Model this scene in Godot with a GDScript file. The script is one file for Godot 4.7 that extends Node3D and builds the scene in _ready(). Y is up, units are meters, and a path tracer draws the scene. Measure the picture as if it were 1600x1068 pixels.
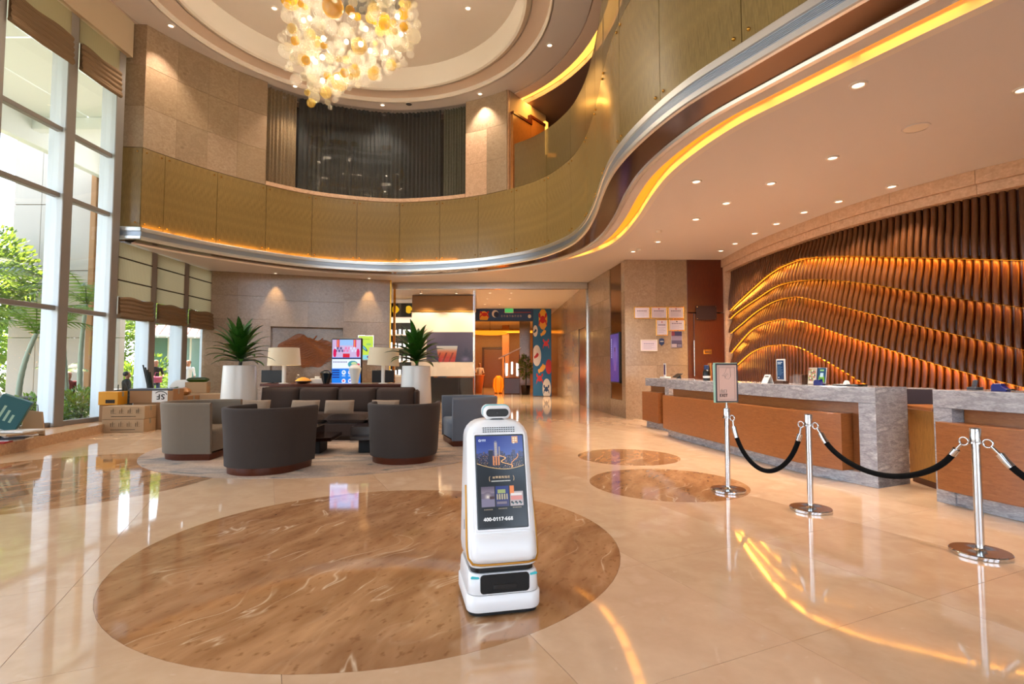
extends Node3D

var M := {}
var T := {}
var rng := RandomNumberGenerator.new()
var used := {}

# ---------------------------------------------------------------- mesh building
class B:
	var st := SurfaceTool.new()
	var grp := 0
	func _init() -> void:
		st.begin(Mesh.PRIMITIVE_TRIANGLES)
	func tri(a, b, c) -> void:      # counter-clockwise seen from outside
		st.add_vertex(a); st.add_vertex(c); st.add_vertex(b)
	func quad(a, b, c, d) -> void:
		tri(a, b, c); tri(a, c, d)
	func flat() -> void:
		st.set_smooth_group(-1)
	func soft() -> void:
		grp += 1
		st.set_smooth_group(grp)
	func face(p: Array, out: Vector3) -> void:
		var n = (p[1] - p[0]).cross(p[2] - p[0])
		if n.dot(out) < 0.0:
			p = p.duplicate(); p.reverse()
		for i in range(1, p.size() - 1):
			tri(p[0], p[i], p[i + 1])
	func box(c: Vector3, s: Vector3, bev := 0.0, bas := Basis()) -> B:
		flat()
		var h := s * 0.5
		var ax := [bas.x, bas.y, bas.z]
		var hh := [h.x, h.y, h.z]
		bev = minf(bev, minf(h.x, minf(h.y, h.z)) * 0.95)
		for a in 3:
			var u = (a + 1) % 3
			var v = (a + 2) % 3
			for sg in [-1.0, 1.0]:
				var o = c + ax[a] * hh[a] * sg
				var eu = ax[u] * (hh[u] - bev)
				var ev = ax[v] * (hh[v] - bev)
				face([o - eu - ev, o + eu - ev, o + eu + ev, o - eu + ev], ax[a] * sg)
		if bev > 0.0:
			for a in 3:
				var b = (a + 1) % 3
				var e = (a + 2) % 3
				for sa in [-1.0, 1.0]:
					for sb in [-1.0, 1.0]:
						var p = c + ax[a] * hh[a] * sa + ax[b] * (hh[b] - bev) * sb
						var q = c + ax[a] * (hh[a] - bev) * sa + ax[b] * hh[b] * sb
						var l = ax[e] * (hh[e] - bev)
						face([p - l, p + l, q + l, q - l], ax[a] * sa + ax[b] * sb)
			for sx in [-1.0, 1.0]:
				for sy in [-1.0, 1.0]:
					for sz in [-1.0, 1.0]:
						var x = ax[0] * hh[0] * sx + ax[1] * (hh[1] - bev) * sy + ax[2] * (hh[2] - bev) * sz
						var y = ax[0] * (hh[0] - bev) * sx + ax[1] * hh[1] * sy + ax[2] * (hh[2] - bev) * sz
						var z = ax[0] * (hh[0] - bev) * sx + ax[1] * (hh[1] - bev) * sy + ax[2] * hh[2] * sz
						face([c + x, c + y, c + z], ax[0] * sx + ax[1] * sy + ax[2] * sz)
		return self
	func bar(a: Vector3, b: Vector3, w: float, d: float, bev := 0.0, up := Vector3.UP) -> B:
		var z := (b - a).normalized()
		if absf(z.dot(up)) > 0.98:
			up = Vector3(1, 0, 0)
		var x := up.cross(z).normalized()
		return box((a + b) * 0.5, Vector3(w, d, a.distance_to(b)), bev, Basis(x, z.cross(x), z))
	func lathe(prof: Array, seg := 32, t := Transform3D(), lobes := 0, lobe_depth := 0.0) -> B:
		soft()
		for i in prof.size() - 1:
			if i > 0:
				var d0 = (prof[i] - prof[i - 1]).normalized()
				var d1 = (prof[i + 1] - prof[i]).normalized()
				if d0.dot(d1) < 0.8:
					soft()
			for j in seg:
				var q := []
				for k in [[i, j], [i, j + 1], [i + 1, j + 1], [i + 1, j]]:
					var th = TAU * (k[1] % seg) / seg
					var r = prof[k[0]].x * (1.0 + lobe_depth * cos(th * lobes))
					q.append(t * Vector3(cos(th) * r, prof[k[0]].y, -sin(th) * r))
				if prof[i].x > 1e-5:
					tri(q[0], q[1], q[2])
				if prof[i + 1].x > 1e-5:
					tri(q[0], q[2], q[3])
		return self
	func tube(path: Array, rad, seg := 8, caps := true) -> B:
		soft()
		var n := path.size()
		var up := Vector3.UP
		var rings := []
		for i in n:
			var d: Vector3 = (path[mini(i + 1, n - 1)] - path[maxi(i - 1, 0)]).normalized()
			if absf(d.dot(up)) > 0.95 and i == 0:
				up = Vector3(1, 0, 0)
			var x := up.cross(d).normalized()
			up = d.cross(x)
			var r = rad[i] if rad is Array else rad
			var ring := []
			for j in seg:
				var a = TAU * j / seg
				ring.append(path[i] + (x * cos(a) + up * sin(a)) * r)
			rings.append(ring)
		for i in n - 1:
			for j in seg:
				var k = (j + 1) % seg
				quad(rings[i][j], rings[i][k], rings[i + 1][k], rings[i + 1][j])
		if caps:
			flat()
			for j in range(1, seg - 1):
				tri(rings[0][0], rings[0][j + 1], rings[0][j])
				tri(rings[n - 1][0], rings[n - 1][j], rings[n - 1][j + 1])
		return self
	func ball(c: Vector3, r, seg := 14, rings := 9) -> B:
		var rr: Vector3 = r if r is Vector3 else Vector3(r, r, r)
		var prof := []
		for i in rings + 1:
			var a = -PI / 2 + PI * i / rings
			prof.append(Vector2(maxf(cos(a), 0.0) if i > 0 and i < rings else 0.0, sin(a)))
		return lathe(prof, seg, Transform3D(Basis.from_scale(rr), c))
	func grid(g: Array, closed := false, keep_flat := false) -> B:   # rows of points; u to the right, rows upwards seen from outside
		if keep_flat: flat()
		else: soft()
		for i in g.size() - 1:
			var m = g[i].size()
			for j in (m if closed else m - 1):
				var k = (j + 1) % m
				quad(g[i][j], g[i][k], g[i + 1][k], g[i + 1][j])
		return self
	func cap(ring: Array, out: Vector3) -> B:
		flat()
		var c := Vector3.ZERO
		for p in ring: c += p
		c /= ring.size()
		for j in ring.size():
			face([c, ring[j], ring[(j + 1) % ring.size()]], out)
		return self
	func plate(poly: PackedVector2Array, d: float, t := Transform3D(), bev := 0.0) -> B:   # outline in local xy, front face at z = d, back at 0
		flat()
		if Geometry2D.is_polygon_clockwise(poly):
			poly = poly.duplicate(); poly.reverse()
		var n := poly.size()
		var inner := poly.duplicate()
		if bev > 0.0:
			for i in n:
				var a := (poly[i] - poly[(i + n - 1) % n]).normalized()
				var b := (poly[(i + 1) % n] - poly[i]).normalized()
				var na := Vector2(-a.y, a.x)
				var nb := Vector2(-b.y, b.x)
				inner[i] = poly[i] + (na + nb).normalized() * bev
		var ix := Geometry2D.triangulate_polygon(inner)
		for k in range(0, ix.size(), 3):
			var p := []
			for q in 3: p.append(t * Vector3(inner[ix[k + q]].x, inner[ix[k + q]].y, d))
			face(p, t.basis.z)
		ix = Geometry2D.triangulate_polygon(poly)
		for k in range(0, ix.size(), 3):
			var p := []
			for q in 3: p.append(t * Vector3(poly[ix[k + q]].x, poly[ix[k + q]].y, 0))
			face(p, -t.basis.z)
		for i in n:
			var j := (i + 1) % n
			var a := t * Vector3(poly[i].x, poly[i].y, 0)
			var b := t * Vector3(poly[j].x, poly[j].y, 0)
			var c := t * Vector3(poly[j].x, poly[j].y, d - bev)
			var e := t * Vector3(poly[i].x, poly[i].y, d - bev)
			quad(a, b, c, e)
			if bev > 0.0:
				quad(e, c, t * Vector3(inner[j].x, inner[j].y, d), t * Vector3(inner[i].x, inner[i].y, d))
		return self
	func slab(poly: PackedVector2Array, y0: float, y1: float) -> B:   # outline in plan (x, z)
		var p := PackedVector2Array()
		for v in poly: p.append(Vector2(v.x, -v.y))
		return plate(p, y1 - y0, Transform3D(Basis(Vector3(1, 0, 0), Vector3(0, 0, -1), Vector3(0, 1, 0)), Vector3(0, y0, 0)))
	func picture(c: Vector3, w: float, h: float, bas := Basis()) -> B:   # a flat print with its own texture coordinates
		flat()
		var x := bas.x * w * 0.5
		var y := bas.y * h * 0.5
		var p := [c - x - y, c + x - y, c + x + y, c - x + y]
		var uv := [Vector2(0, 1), Vector2(1, 1), Vector2(1, 0), Vector2(0, 0)]
		for i in [0, 2, 1, 0, 3, 2]:
			st.set_uv(uv[i]); st.add_vertex(p[i])
		return self
	func done() -> ArrayMesh:
		st.generate_normals()
		return st.commit()

func put(called: String, b, mat: Material, parent: Node = self, kind := "") -> MeshInstance3D:
	var o := MeshInstance3D.new()
	o.mesh = b.done() if b is B else b
	o.material_override = mat
	return hang(o, called, parent, kind)

func hang(o, called: String, parent: Node, kind := ""):
	o.name = numbered(called) if parent == self else called
	if kind: o.set_meta("kind", kind)
	parent.add_child(o, true)
	return o

func numbered(called: String) -> String:
	used[called] = used.get(called, -1) + 1
	return called if used[called] == 0 else "%s_%03d" % [called, used[called]]

func thing(called: String, label := "", category := "", at := Vector3.ZERO, turn := 0.0, group := "") -> Node3D:
	var o := Node3D.new()
	o.position = at
	o.rotation.y = turn
	hang(o, called, self)
	return tag(o, label, category, group)

func tag(o, label: String, category: String, group := ""):
	if label: o.set_meta("label", label)
	if category: o.set_meta("category", category)
	if group: o.set_meta("group", group)
	return o

func setting(called: String) -> Node3D:
	var o := Node3D.new()
	o.set_meta("kind", "structure")
	return hang(o, called, self)

func copy(o: Node3D, called: String, at: Vector3, turn: float, label: String) -> Node3D:
	var c: Node3D = o.duplicate()
	c.name = numbered(called)
	add_child(c)
	c.position = at
	c.rotation.y = turn
	c.set_meta("label", label)
	return c

# ---------------------------------------------------------------- curves in plan
func spline(p: Array, n := 16) -> PackedVector2Array:
	var o := PackedVector2Array()
	for i in p.size() - 1:
		var a: Vector2 = p[maxi(i - 1, 0)]
		var d: Vector2 = p[mini(i + 2, p.size() - 1)]
		for k in n:
			o.append(p[i].cubic_interpolate(p[i + 1], a, d, float(k) / n))
	o.append(p[-1])
	return o

func length_of(p: PackedVector2Array) -> float:
	var l := 0.0
	for i in p.size() - 1: l += p[i].distance_to(p[i + 1])
	return l

func along(p: PackedVector2Array, s: float) -> Array:      # [point, direction] at arc length s
	for i in p.size() - 1:
		var l := p[i].distance_to(p[i + 1])
		if s <= l or i == p.size() - 2:
			return [p[i].lerp(p[i + 1], s / l), (p[i + 1] - p[i]).normalized()]
		s -= l
	return [p[-1], Vector2(0, 1)]

func frames(p: PackedVector2Array, s0: float, s1: float, n: int) -> Array:   # points with smoothed normals (outward = left of travel)
	var o := []
	var acc := PackedFloat32Array([0.0])
	for i in p.size() - 1: acc.append(acc[i] + p[i].distance_to(p[i + 1]))
	var nrm := PackedVector2Array()
	for i in p.size():
		var d := (p[mini(i + 1, p.size() - 1)] - p[maxi(i - 1, 0)]).normalized()
		nrm.append(Vector2(d.y, -d.x))
	var k := 0
	for i in n + 1:
		var s := s0 + (s1 - s0) * i / n
		while k < p.size() - 2 and acc[k + 1] < s: k += 1
		var f := clampf((s - acc[k]) / (acc[k + 1] - acc[k]), 0, 1)
		o.append([p[k].lerp(p[k + 1], f), nrm[k].lerp(nrm[k + 1], f).normalized(), s])
	return o

func sweep(b: B, fr: Array, prof: Array, widen = null) -> B:     # profile points (offset outward, height) carried along
	for q in prof.size() - 1:
		b.soft()
		for i in fr.size() - 1:
			var p := []
			for k in [[i, q], [i + 1, q], [i + 1, q + 1], [i, q + 1]]:
				var f = fr[k[0]]
				var o = prof[k[1]].x
				if widen: o = widen.call(f[2], o)
				p.append(Vector3(f[0].x + f[1].x * o, prof[k[1]].y, f[0].y + f[1].y * o))
			b.quad(p[0], p[1], p[2], p[3])
	return b

func sheet_slab(fr: Array, o_front: float, o_back: float, h0: float, h1: float, bev := 0.004) -> B:   # a curved panel standing on a plan curve
	var b := B.new()
	var rows := []
	for pr in [Vector2(o_back, h0), Vector2(o_front + bev, h0), Vector2(o_front, h0 + bev), Vector2(o_front, h1 - bev), Vector2(o_front + bev, h1), Vector2(o_back, h1)]:
		rows.append(pr)
	sweep(b, fr, rows)
	for e in [0, fr.size() - 1]:
		var f = fr[e]
		var p := []
		for pr in [[o_back, h0], [o_front, h0], [o_front, h1], [o_back, h1]]:
			p.append(Vector3(f[0].x + f[1].x * pr[0], pr[1], f[0].y + f[1].y * pr[0]))
		b.flat()
		b.quad(p[0], p[1], p[2], p[3])
	return b

func cladding(parent: Node, path: PackedVector2Array, s0: float, s1: float, h0: float, h1: float, wide: float, tall: float, mats: Array, o := 0.0, thick := 0.03, called := "stone_slab") -> void:
	var nu := maxi(1, roundi((s1 - s0) / wide))
	var nv := maxi(1, roundi((h1 - h0) / tall))
	for i in nu:
		for j in nv:
			var a := s0 + (s1 - s0) * i / nu + 0.0012
			var b := s0 + (s1 - s0) * (i + 1) / nu - 0.0012
			var ha := h0 + (h1 - h0) * j / nv + 0.0012
			var hb := h0 + (h1 - h0) * (j + 1) / nv - 0.0012
			var n := maxi(1, ceili((b - a) / 0.3)) if path.size() > 2 else 1
			put(called, sheet_slab(frames(path, a, b, n), o, o + thick, ha, hb), mats[(i * 7 + j * 5 + (i * j) % 3) % mats.size()], parent)

func circle(c: Vector2, r: float, n := 72) -> PackedVector2Array:
	var o := PackedVector2Array()
	for i in n: o.append(c + Vector2(cos(TAU * i / n), sin(TAU * i / n)) * r)
	return o

func rounded(w: float, h: float, r: float, n := 5) -> PackedVector2Array:
	var o := PackedVector2Array()
	for q in 4:
		var c := Vector2((w / 2 - r) * (1 if q in [0, 3] else -1), (h / 2 - r) * (1 if q < 2 else -1))
		for k in n + 1:
			var a := PI / 2 * (q + float(k) / n)
			o.append(c + Vector2(cos(a), sin(a)) * r)
	return o

func V(x, y, z) -> Vector3:
	return Vector3(x, y, z)

func facing(n: Vector3) -> Basis:            # z towards n, y up
	var z := n.normalized()
	var x := Vector3.UP.cross(z).normalized()
	return Basis(x, z.cross(x), z)

# ---------------------------------------------------------------- textures and materials
func noise(seed_: int, freq: float, oct := 4, kind := FastNoiseLite.TYPE_SIMPLEX_SMOOTH, frac := FastNoiseLite.FRACTAL_FBM) -> FastNoiseLite:
	var n := FastNoiseLite.new()
	n.seed = seed_
	n.frequency = freq
	n.noise_type = kind
	n.fractal_type = frac
	n.fractal_octaves = oct
	return n

func field(n: FastNoiseLite, w: int, h: int) -> PackedByteArray:
	var im := n.get_seamless_image(w, h, false, false, 0.15, true)
	im.convert(Image.FORMAT_L8)
	return im.get_data()

func blend(w: int, h: int, stops: Array, base: PackedByteArray, vein: PackedByteArray, vein_color: Color, lo: float, hi: float, amount: float, third := PackedByteArray(), third_color := Color.BLACK, third_amount := 0.0) -> ImageTexture:
	var out := PackedByteArray()
	out.resize(w * h * 3)
	var lut := []
	for i in 256:
		var f := i / 255.0 * (stops.size() - 1)
		var k := mini(int(f), stops.size() - 2)
		lut.append(stops[k].lerp(stops[k + 1], f - k))
	var vl := PackedFloat32Array()
	for i in 256: vl.append(smoothstep(lo, hi, i / 255.0) * amount)
	var has_third := third.size() > 0
	for i in w * h:
		var c: Color = lut[base[i]]
		c = c.lerp(vein_color, vl[vein[i]])
		if has_third: c = c.lerp(third_color, third[i] / 255.0 * third_amount)
		out[i * 3] = int(c.r * 255); out[i * 3 + 1] = int(c.g * 255); out[i * 3 + 2] = int(c.b * 255)
	return ImageTexture.create_from_image(Image.create_from_data(w, h, false, Image.FORMAT_RGB8, out))

func mat(key: String, color: Color, rough := 0.5, metal := 0.0, spec := 0.5) -> StandardMaterial3D:
	var m := StandardMaterial3D.new()
	m.resource_name = key
	m.albedo_color = color
	m.roughness = rough
	m.metallic = metal
	m.metallic_specular = spec
	M[key] = m
	return m

func tex(m: StandardMaterial3D, t: Texture2D, scale: Vector3, world := true) -> StandardMaterial3D:
	m.albedo_texture = t
	m.uv1_triplanar = true
	m.uv1_world_triplanar = world
	m.uv1_scale = scale
	m.uv1_triplanar_sharpness = 8.0
	return m

func glow(key: String, color: Color, energy: float) -> StandardMaterial3D:
	var m := mat(key, color * 0.6, 0.6)
	m.emission_enabled = true
	m.emission = color
	m.emission_energy_multiplier = energy
	return m

func glass(key: String, color: Color, alpha: float, rough := 0.02) -> StandardMaterial3D:
	var m := mat(key, Color(color.r, color.g, color.b, alpha), rough)
	m.transparency = BaseMaterial3D.TRANSPARENCY_ALPHA
	return m

func printed(key: String, im: Image, rough := 0.5, shine := 0.0) -> StandardMaterial3D:
	var m := mat(key, Color.WHITE, rough)
	var t := ImageTexture.create_from_image(im)
	m.albedo_texture = t
	if shine > 0.0:
		m.albedo_color = Color(0.12, 0.12, 0.12)
		m.emission_enabled = true
		m.emission_texture = t
		m.emission = Color.BLACK
		m.emission_energy_multiplier = shine
	return m

func grained(m: StandardMaterial3D, t: Texture2D, depth: float) -> StandardMaterial3D:
	m.heightmap_enabled = true
	m.heightmap_texture = t
	m.heightmap_scale = depth
	return m

# lamps: a light of the fitting's size and colour just in front of its glowing face
func spot(at: Vector3, to: Vector3, color: Color, energy: float, angle: float, soft := 0.05) -> void:
	var l := SpotLight3D.new()
	l.light_color = color; l.light_energy = energy; l.spot_angle = angle
	l.spot_angle_attenuation = 0.6; l.spot_range = 40; l.spot_attenuation = 2; l.light_size = soft; l.shadow_enabled = true
	l.position = at
	hang(l, "lamp_beam", self)
	l.look_at_from_position(at, to, Vector3.UP if absf((to - at).normalized().y) < 0.98 else Vector3(0, 0, 1))

func omni(at: Vector3, color: Color, energy: float, size: float) -> void:
	var l := OmniLight3D.new()
	l.light_color = color; l.light_energy = energy; l.omni_range = 40; l.omni_attenuation = 2; l.light_size = size; l.shadow_enabled = true
	l.position = at
	hang(l, "bulb_light", self)

func area(at: Vector3, to: Vector3, size: Vector2, color: Color, energy: float, up := Vector3.UP) -> void:
	var l := AreaLight3D.new()
	l.light_color = color; l.light_energy = energy; l.area_size = size; l.area_range = 40; l.area_attenuation = 2; l.shadow_enabled = true
	hang(l, "panel_light", self)
	l.look_at_from_position(at, to, up)

func make_textures() -> void:
	var n1 := field(noise(3, 0.006, 5), 512, 512)
	var n2 := field(noise(11, 0.012, 5), 512, 512)
	var ridge := field(noise(5, 0.007, 4, FastNoiseLite.TYPE_SIMPLEX_SMOOTH, FastNoiseLite.FRACTAL_RIDGED), 512, 512)
	var fine := field(noise(21, 0.06, 4), 512, 512)
	var grit := field(noise(33, 0.25, 2), 512, 512)
	T.cream = blend(512, 512, [Color(0.83, 0.73, 0.63), Color(0.88, 0.79, 0.69), Color(0.85, 0.75, 0.65), Color(0.91, 0.83, 0.74)], n1, ridge, Color(0.93, 0.87, 0.80), 0.86, 0.98, 0.5, fine, Color(0.78, 0.64, 0.52), 0.14)
	T.brown = veined_marble()
	T.stone = blend(512, 512, [Color(0.60, 0.51, 0.43), Color(0.70, 0.61, 0.53), Color(0.65, 0.56, 0.48), Color(0.74, 0.66, 0.58)], n2, ridge, Color(0.80, 0.73, 0.66), 0.82, 0.97, 0.4, fine, Color(0.52, 0.42, 0.34), 0.35)
	T.grey = blend(512, 512, [Color(0.52, 0.52, 0.54), Color(0.76, 0.76, 0.78), Color(0.64, 0.64, 0.66), Color(0.88, 0.88, 0.89)], n1, ridge, Color(0.86, 0.84, 0.82), 0.8, 0.95, 0.5, fine, Color(0.22, 0.2, 0.2), 0.3)
	T.wood = blend(512, 512, [Color(0.50, 0.33, 0.19), Color(0.60, 0.41, 0.25), Color(0.55, 0.37, 0.22), Color(0.66, 0.47, 0.31)], n2, fine, Color(0.44, 0.27, 0.14), 0.6, 0.9, 0.5, grit, Color(0.3, 0.13, 0.04), 0.2)
	T.weave = blend(512, 512, [Color(0.55, 0.55, 0.55), Color(0.85, 0.85, 0.85), Color(1, 1, 1)], grit, fine, Color(0.6, 0.6, 0.6), 0.5, 0.9, 0.5)
	T.fibre = blend(512, 512, [Color(0.62, 0.62, 0.62), Color(0.86, 0.86, 0.86), Color(1, 1, 1)], fine, grit, Color(0.6, 0.6, 0.55), 0.5, 0.9, 0.45)
	T.rug = blend(512, 512, [Color(0.52, 0.47, 0.44), Color(0.72, 0.62, 0.55), Color(0.78, 0.69, 0.61), Color(0.62, 0.58, 0.56), Color(0.84, 0.76, 0.68)], n1, ridge, Color(0.20, 0.30, 0.36), 0.72, 0.95, 0.55, grit, Color(0.3, 0.26, 0.22), 0.3)
	T.leaf = blend(512, 512, [Color(0.6, 0.62, 0.5), Color(0.9, 0.92, 0.85), Color(1, 1, 1)], n2, fine, Color(0.7, 0.75, 0.5), 0.5, 0.9, 0.4)
	T.plaster = blend(512, 512, [Color(0.93, 0.93, 0.93), Color(1, 1, 1)], n1, grit, Color(0.94, 0.94, 0.94), 0.4, 0.9, 0.3)
	# open weave of the roman blinds: threads both ways
	var im := Image.create(256, 256, false, Image.FORMAT_RGB8)
	for y in 256:
		for x in 256:
			var v := 0.72 + 0.16 * absf(sin(x * PI / 16.0)) * absf(sin(y * PI / 16.0)) + 0.12 * grit[(y * 512 + x)] / 255.0
			im.set_pixel(x, y, Color(v, v * 0.97, v * 0.9))
	T.blind = ImageTexture.create_from_image(im)

func veined_marble() -> ImageTexture:      # brown marble: long streaks, dark flecks and thin pale veins, all running one way
	var n := 768
	var a := noise(61, 1.0, 5)
	var b := noise(62, 1.0, 4)
	var c := noise(63, 1.0, 3)
	var out := PackedByteArray()
	out.resize(n * n * 3)
	for y in n:
		for x in n:
			var u := x / float(n)
			var v := y / float(n)
			var warp := 0.10 * c.get_noise_2d(u * 3.0, v * 3.0)
			var s := 0.5 + 0.6 * a.get_noise_2d(u * 11.0 + warp * 4.0, v * 2.6) + 0.25 * a.get_noise_2d(u * 34.0 + 7.0, v * 9.0)
			var fleck := b.get_noise_2d(u * 60.0, v * 30.0)
			var col := Color(0.57, 0.40, 0.26).lerp(Color(0.80, 0.62, 0.45), clampf(s, 0, 1))
			if fleck > 0.32: col = col.lerp(Color(0.45, 0.29, 0.17), minf((fleck - 0.32) * 1.6, 0.4))
			var vein := 1.0 - absf(b.get_noise_2d(u * 8.0 + warp * 5.0 + 20.0, v * 1.8)) * 16.0
			var gate := smoothstep(0.05, 0.4, c.get_noise_2d(u * 6.0 + 9.0, v * 5.0))
			if vein > 0.0: col = col.lerp(Color(0.93, 0.85, 0.74), vein * vein * (0.12 + 0.75 * gate))
			var i := (y * n + x) * 3
			out[i] = int(col.r * 255); out[i + 1] = int(col.g * 255); out[i + 2] = int(col.b * 255)
	return ImageTexture.create_from_image(Image.create_from_data(n, n, false, Image.FORMAT_RGB8, out))

func make_materials() -> void:
	# stone
	for k in 3:
		tex(mat("cream_marble_%d" % k, [Color(1.0, 0.97, 0.93), Color(0.97, 0.92, 0.86), Color(0.98, 0.95, 0.9)][k], 0.05, 0.0, 0.52), T.cream, Vector3(0.42, 0.42, 0.42))
		M["cream_marble_%d" % k].uv1_offset = V(k * 0.37, 0, k * 0.21)
	tex(mat("brown_marble", Color(1, 1, 1), 0.05, 0.0, 0.6), T.brown, V(0.25, 0.25, 0.25), false)
	M.brown_marble.uv1_offset = V(0.5, 0.5, 0.5)
	for k in 4:
		tex(mat("beige_stone_%d" % k, [Color(0.97, 0.97, 0.93), Color(0.92, 0.91, 0.85), Color(0.95, 0.94, 0.90), Color(0.89, 0.88, 0.83)][k], 0.16, 0.0, 0.5), T.stone, V(0.5, 0.5, 0.5))
		M["beige_stone_%d" % k].uv1_offset = V(k * 0.31, k * 0.17, k * 0.23)
	tex(mat("pale_stone", Color(1.25, 1.2, 1.15), 0.2), T.stone, V(0.6, 0.6, 0.6))
	tex(mat("curb_stone", Color(1.2, 1.12, 1.0), 0.25), T.stone, V(0.8, 0.8, 0.8))
	tex(mat("grey_marble", Color(1, 1, 1), 0.12, 0.0, 0.5), T.grey, V(0.7, 2.2, 0.7))
	mat("grout", Color(0.55, 0.44, 0.35), 0.8)
	mat("joint", Color(0.45, 0.38, 0.32), 0.9)
	# plaster
	mat("soffit", Color(0.83, 0.80, 0.79), 0.55)
	mat("ceiling_plaster", Color(0.88, 0.80, 0.74), 0.7)
	mat("dome_plaster", Color(0.80, 0.75, 0.70), 0.7)
	mat("white_plaster", Color(0.88, 0.84, 0.79), 0.6)
	mat("beam_plaster", Color(0.76, 0.68, 0.57), 0.7)
	mat("corridor_plaster", Color(0.50, 0.40, 0.36), 0.6)
	mat("outer_render", Color(0.66, 0.62, 0.57), 0.8)
	mat("outer_white", Color(0.9, 0.93, 0.93), 0.8)
	# wood
	tex(mat("slat_wood", Color(0.64, 0.57, 0.47), 0.3, 0.0, 0.4), T.wood, V(2.0, 0.35, 2.0))
	tex(mat("counter_wood", Color(1.08, 1.0, 0.9), 0.3), T.wood, V(0.35, 2.2, 0.35))
	tex(mat("dark_wood", Color(0.66, 0.44, 0.33), 0.28), T.wood, V(2.0, 0.3, 2.0))
	tex(mat("gold_wood", Color(1.25, 1.25, 1.1), 0.3), T.wood, V(2.0, 0.3, 2.0))
	tex(mat("gate_wood", Color(1.25, 1.3, 1.0), 0.35), T.wood, V(2.0, 0.3, 2.0))
	tex(mat("plinth_wood", Color(0.6, 0.4, 0.32), 0.3), T.wood, V(1, 1, 1))
	tex(mat("table_wood", Color(0.22, 0.14, 0.12), 0.15), T.wood, V(1, 1, 1))
	tex(mat("relief_wood", Color(1.15, 1.05, 0.92), 0.4), T.wood, V(0.6, 2.0, 0.6))
	mat("gold_paint", Color(0.66, 0.46, 0.18), 0.35, 0.3)
	mat("bronze_mirror", Color(0.50, 0.33, 0.16), 0.15, 0.7)
	mat("copper_band", Color(0.30, 0.18, 0.11), 0.12, 0.6, 0.6)
	# metal
	mat("chrome", Color(0.80, 0.80, 0.80), 0.12, 1.0)
	mat("steel", Color(0.74, 0.73, 0.71), 0.22, 1.0)
	mat("rail_metal", Color(0.92, 0.93, 0.93), 0.34, 1.0)
	mat("rib_metal", Color(0.78, 0.82, 0.87), 0.4, 1.0)
	mat("brass", Color(0.83, 0.63, 0.28), 0.25, 1.0)
	mat("window_frame", Color(0.56, 0.54, 0.52), 0.45, 0.25)
	mat("fin_paint", Color(0.80, 0.84, 0.86), 0.4, 0.0)
	mat("frame_brown", Color(0.25, 0.2, 0.17), 0.4, 0.3)
	# glass
	glass("pane", Color(0.9, 1.0, 0.98), 0.02, 0.0)
	glass("dark_pane", Color(0.10, 0.12, 0.13), 0.25, 0.03)
	var og := tex(mat("olive_glass", Color(0.64, 0.53, 0.32), 0.22, 0.0, 0.5), T.fibre, V(7.0, 0.12, 7.0))
	var og2 := tex(mat("olive_glass_clear", Color(0.50, 0.42, 0.25, 0.86), 0.3, 0.0, 0.5), T.fibre, V(7.0, 0.12, 7.0))
	og2.transparency = BaseMaterial3D.TRANSPARENCY_ALPHA
	# cloth
	for a in [["dark_cloth", Color(0.32, 0.285, 0.265)], ["beige_cloth", Color(0.58, 0.52, 0.45)], ["blue_cloth", Color(0.50, 0.53, 0.57)], ["sofa_cloth", Color(0.34, 0.28, 0.25)], ["pillow_cloth", Color(0.70, 0.61, 0.52)]]:
		var c := tex(mat(a[0], a[1], 0.9, 0.0, 0.2), T.weave, V(2.5, 5.0, 2.5))
		c.rim_enabled = true; c.rim = 0.5; c.rim_tint = 0.6
	grained(M.dark_cloth, T.weave, 0.15)
	tex(mat("rug", Color(1, 1, 1), 0.95, 0.0, 0.1), T.rug, V(0.16, 0.16, 0.3), false)
	mat("rope", Color(0.012, 0.012, 0.014), 0.85, 0.0, 0.3)
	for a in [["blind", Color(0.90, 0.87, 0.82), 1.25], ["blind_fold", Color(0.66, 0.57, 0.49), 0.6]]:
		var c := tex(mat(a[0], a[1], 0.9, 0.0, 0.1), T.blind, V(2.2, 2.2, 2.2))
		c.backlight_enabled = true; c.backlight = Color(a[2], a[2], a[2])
	tex(mat("drape", Color(0.75, 0.64, 0.48), 0.85), T.fibre, V(3, 0.3, 3))
	tex(mat("drape_green", Color(0.5, 0.5, 0.42), 0.85), T.fibre, V(3, 0.3, 3))
	tex(mat("sheer", Color(0.24, 0.26, 0.26), 0.6), T.weave, V(1.2, 1.2, 1.2))
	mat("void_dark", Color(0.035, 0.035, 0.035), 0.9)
	# pots, plants, plastics
	mat("white_ceramic", Color(0.88, 0.87, 0.84), 0.22)
	mat("shade", Color(0.90, 0.84, 0.72), 0.8)
	M.shade.backlight_enabled = true; M.shade.backlight = Color(0.5, 0.5, 0.5)
	mat("teal_ceramic", Color(0.03, 0.10, 0.13), 0.25)
	mat("soil", Color(0.10, 0.07, 0.05), 0.95)
	var lf := tex(mat("leaf", Color(0.20, 0.38, 0.12), 0.28), T.leaf, V(3, 3, 3))
	lf.backlight_enabled = true; lf.backlight = Color(0.25, 0.3, 0.1)
	for a in [["leaf_sun", Color(0.24, 0.38, 0.10)], ["leaf_mid", Color(0.12, 0.24, 0.09)], ["leaf_deep", Color(0.07, 0.16, 0.07)], ["leaf_lime", Color(0.38, 0.50, 0.11)]]:
		var c := mat(a[0], a[1], 0.5)
		c.backlight_enabled = true; c.backlight = Color(0.5, 0.6, 0.2)
	tex(mat("bark", Color(0.42, 0.40, 0.34), 0.9), T.weave, V(2, 2, 2))
	mat("palm_bark", Color(0.55, 0.60, 0.52), 0.7)
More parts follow.
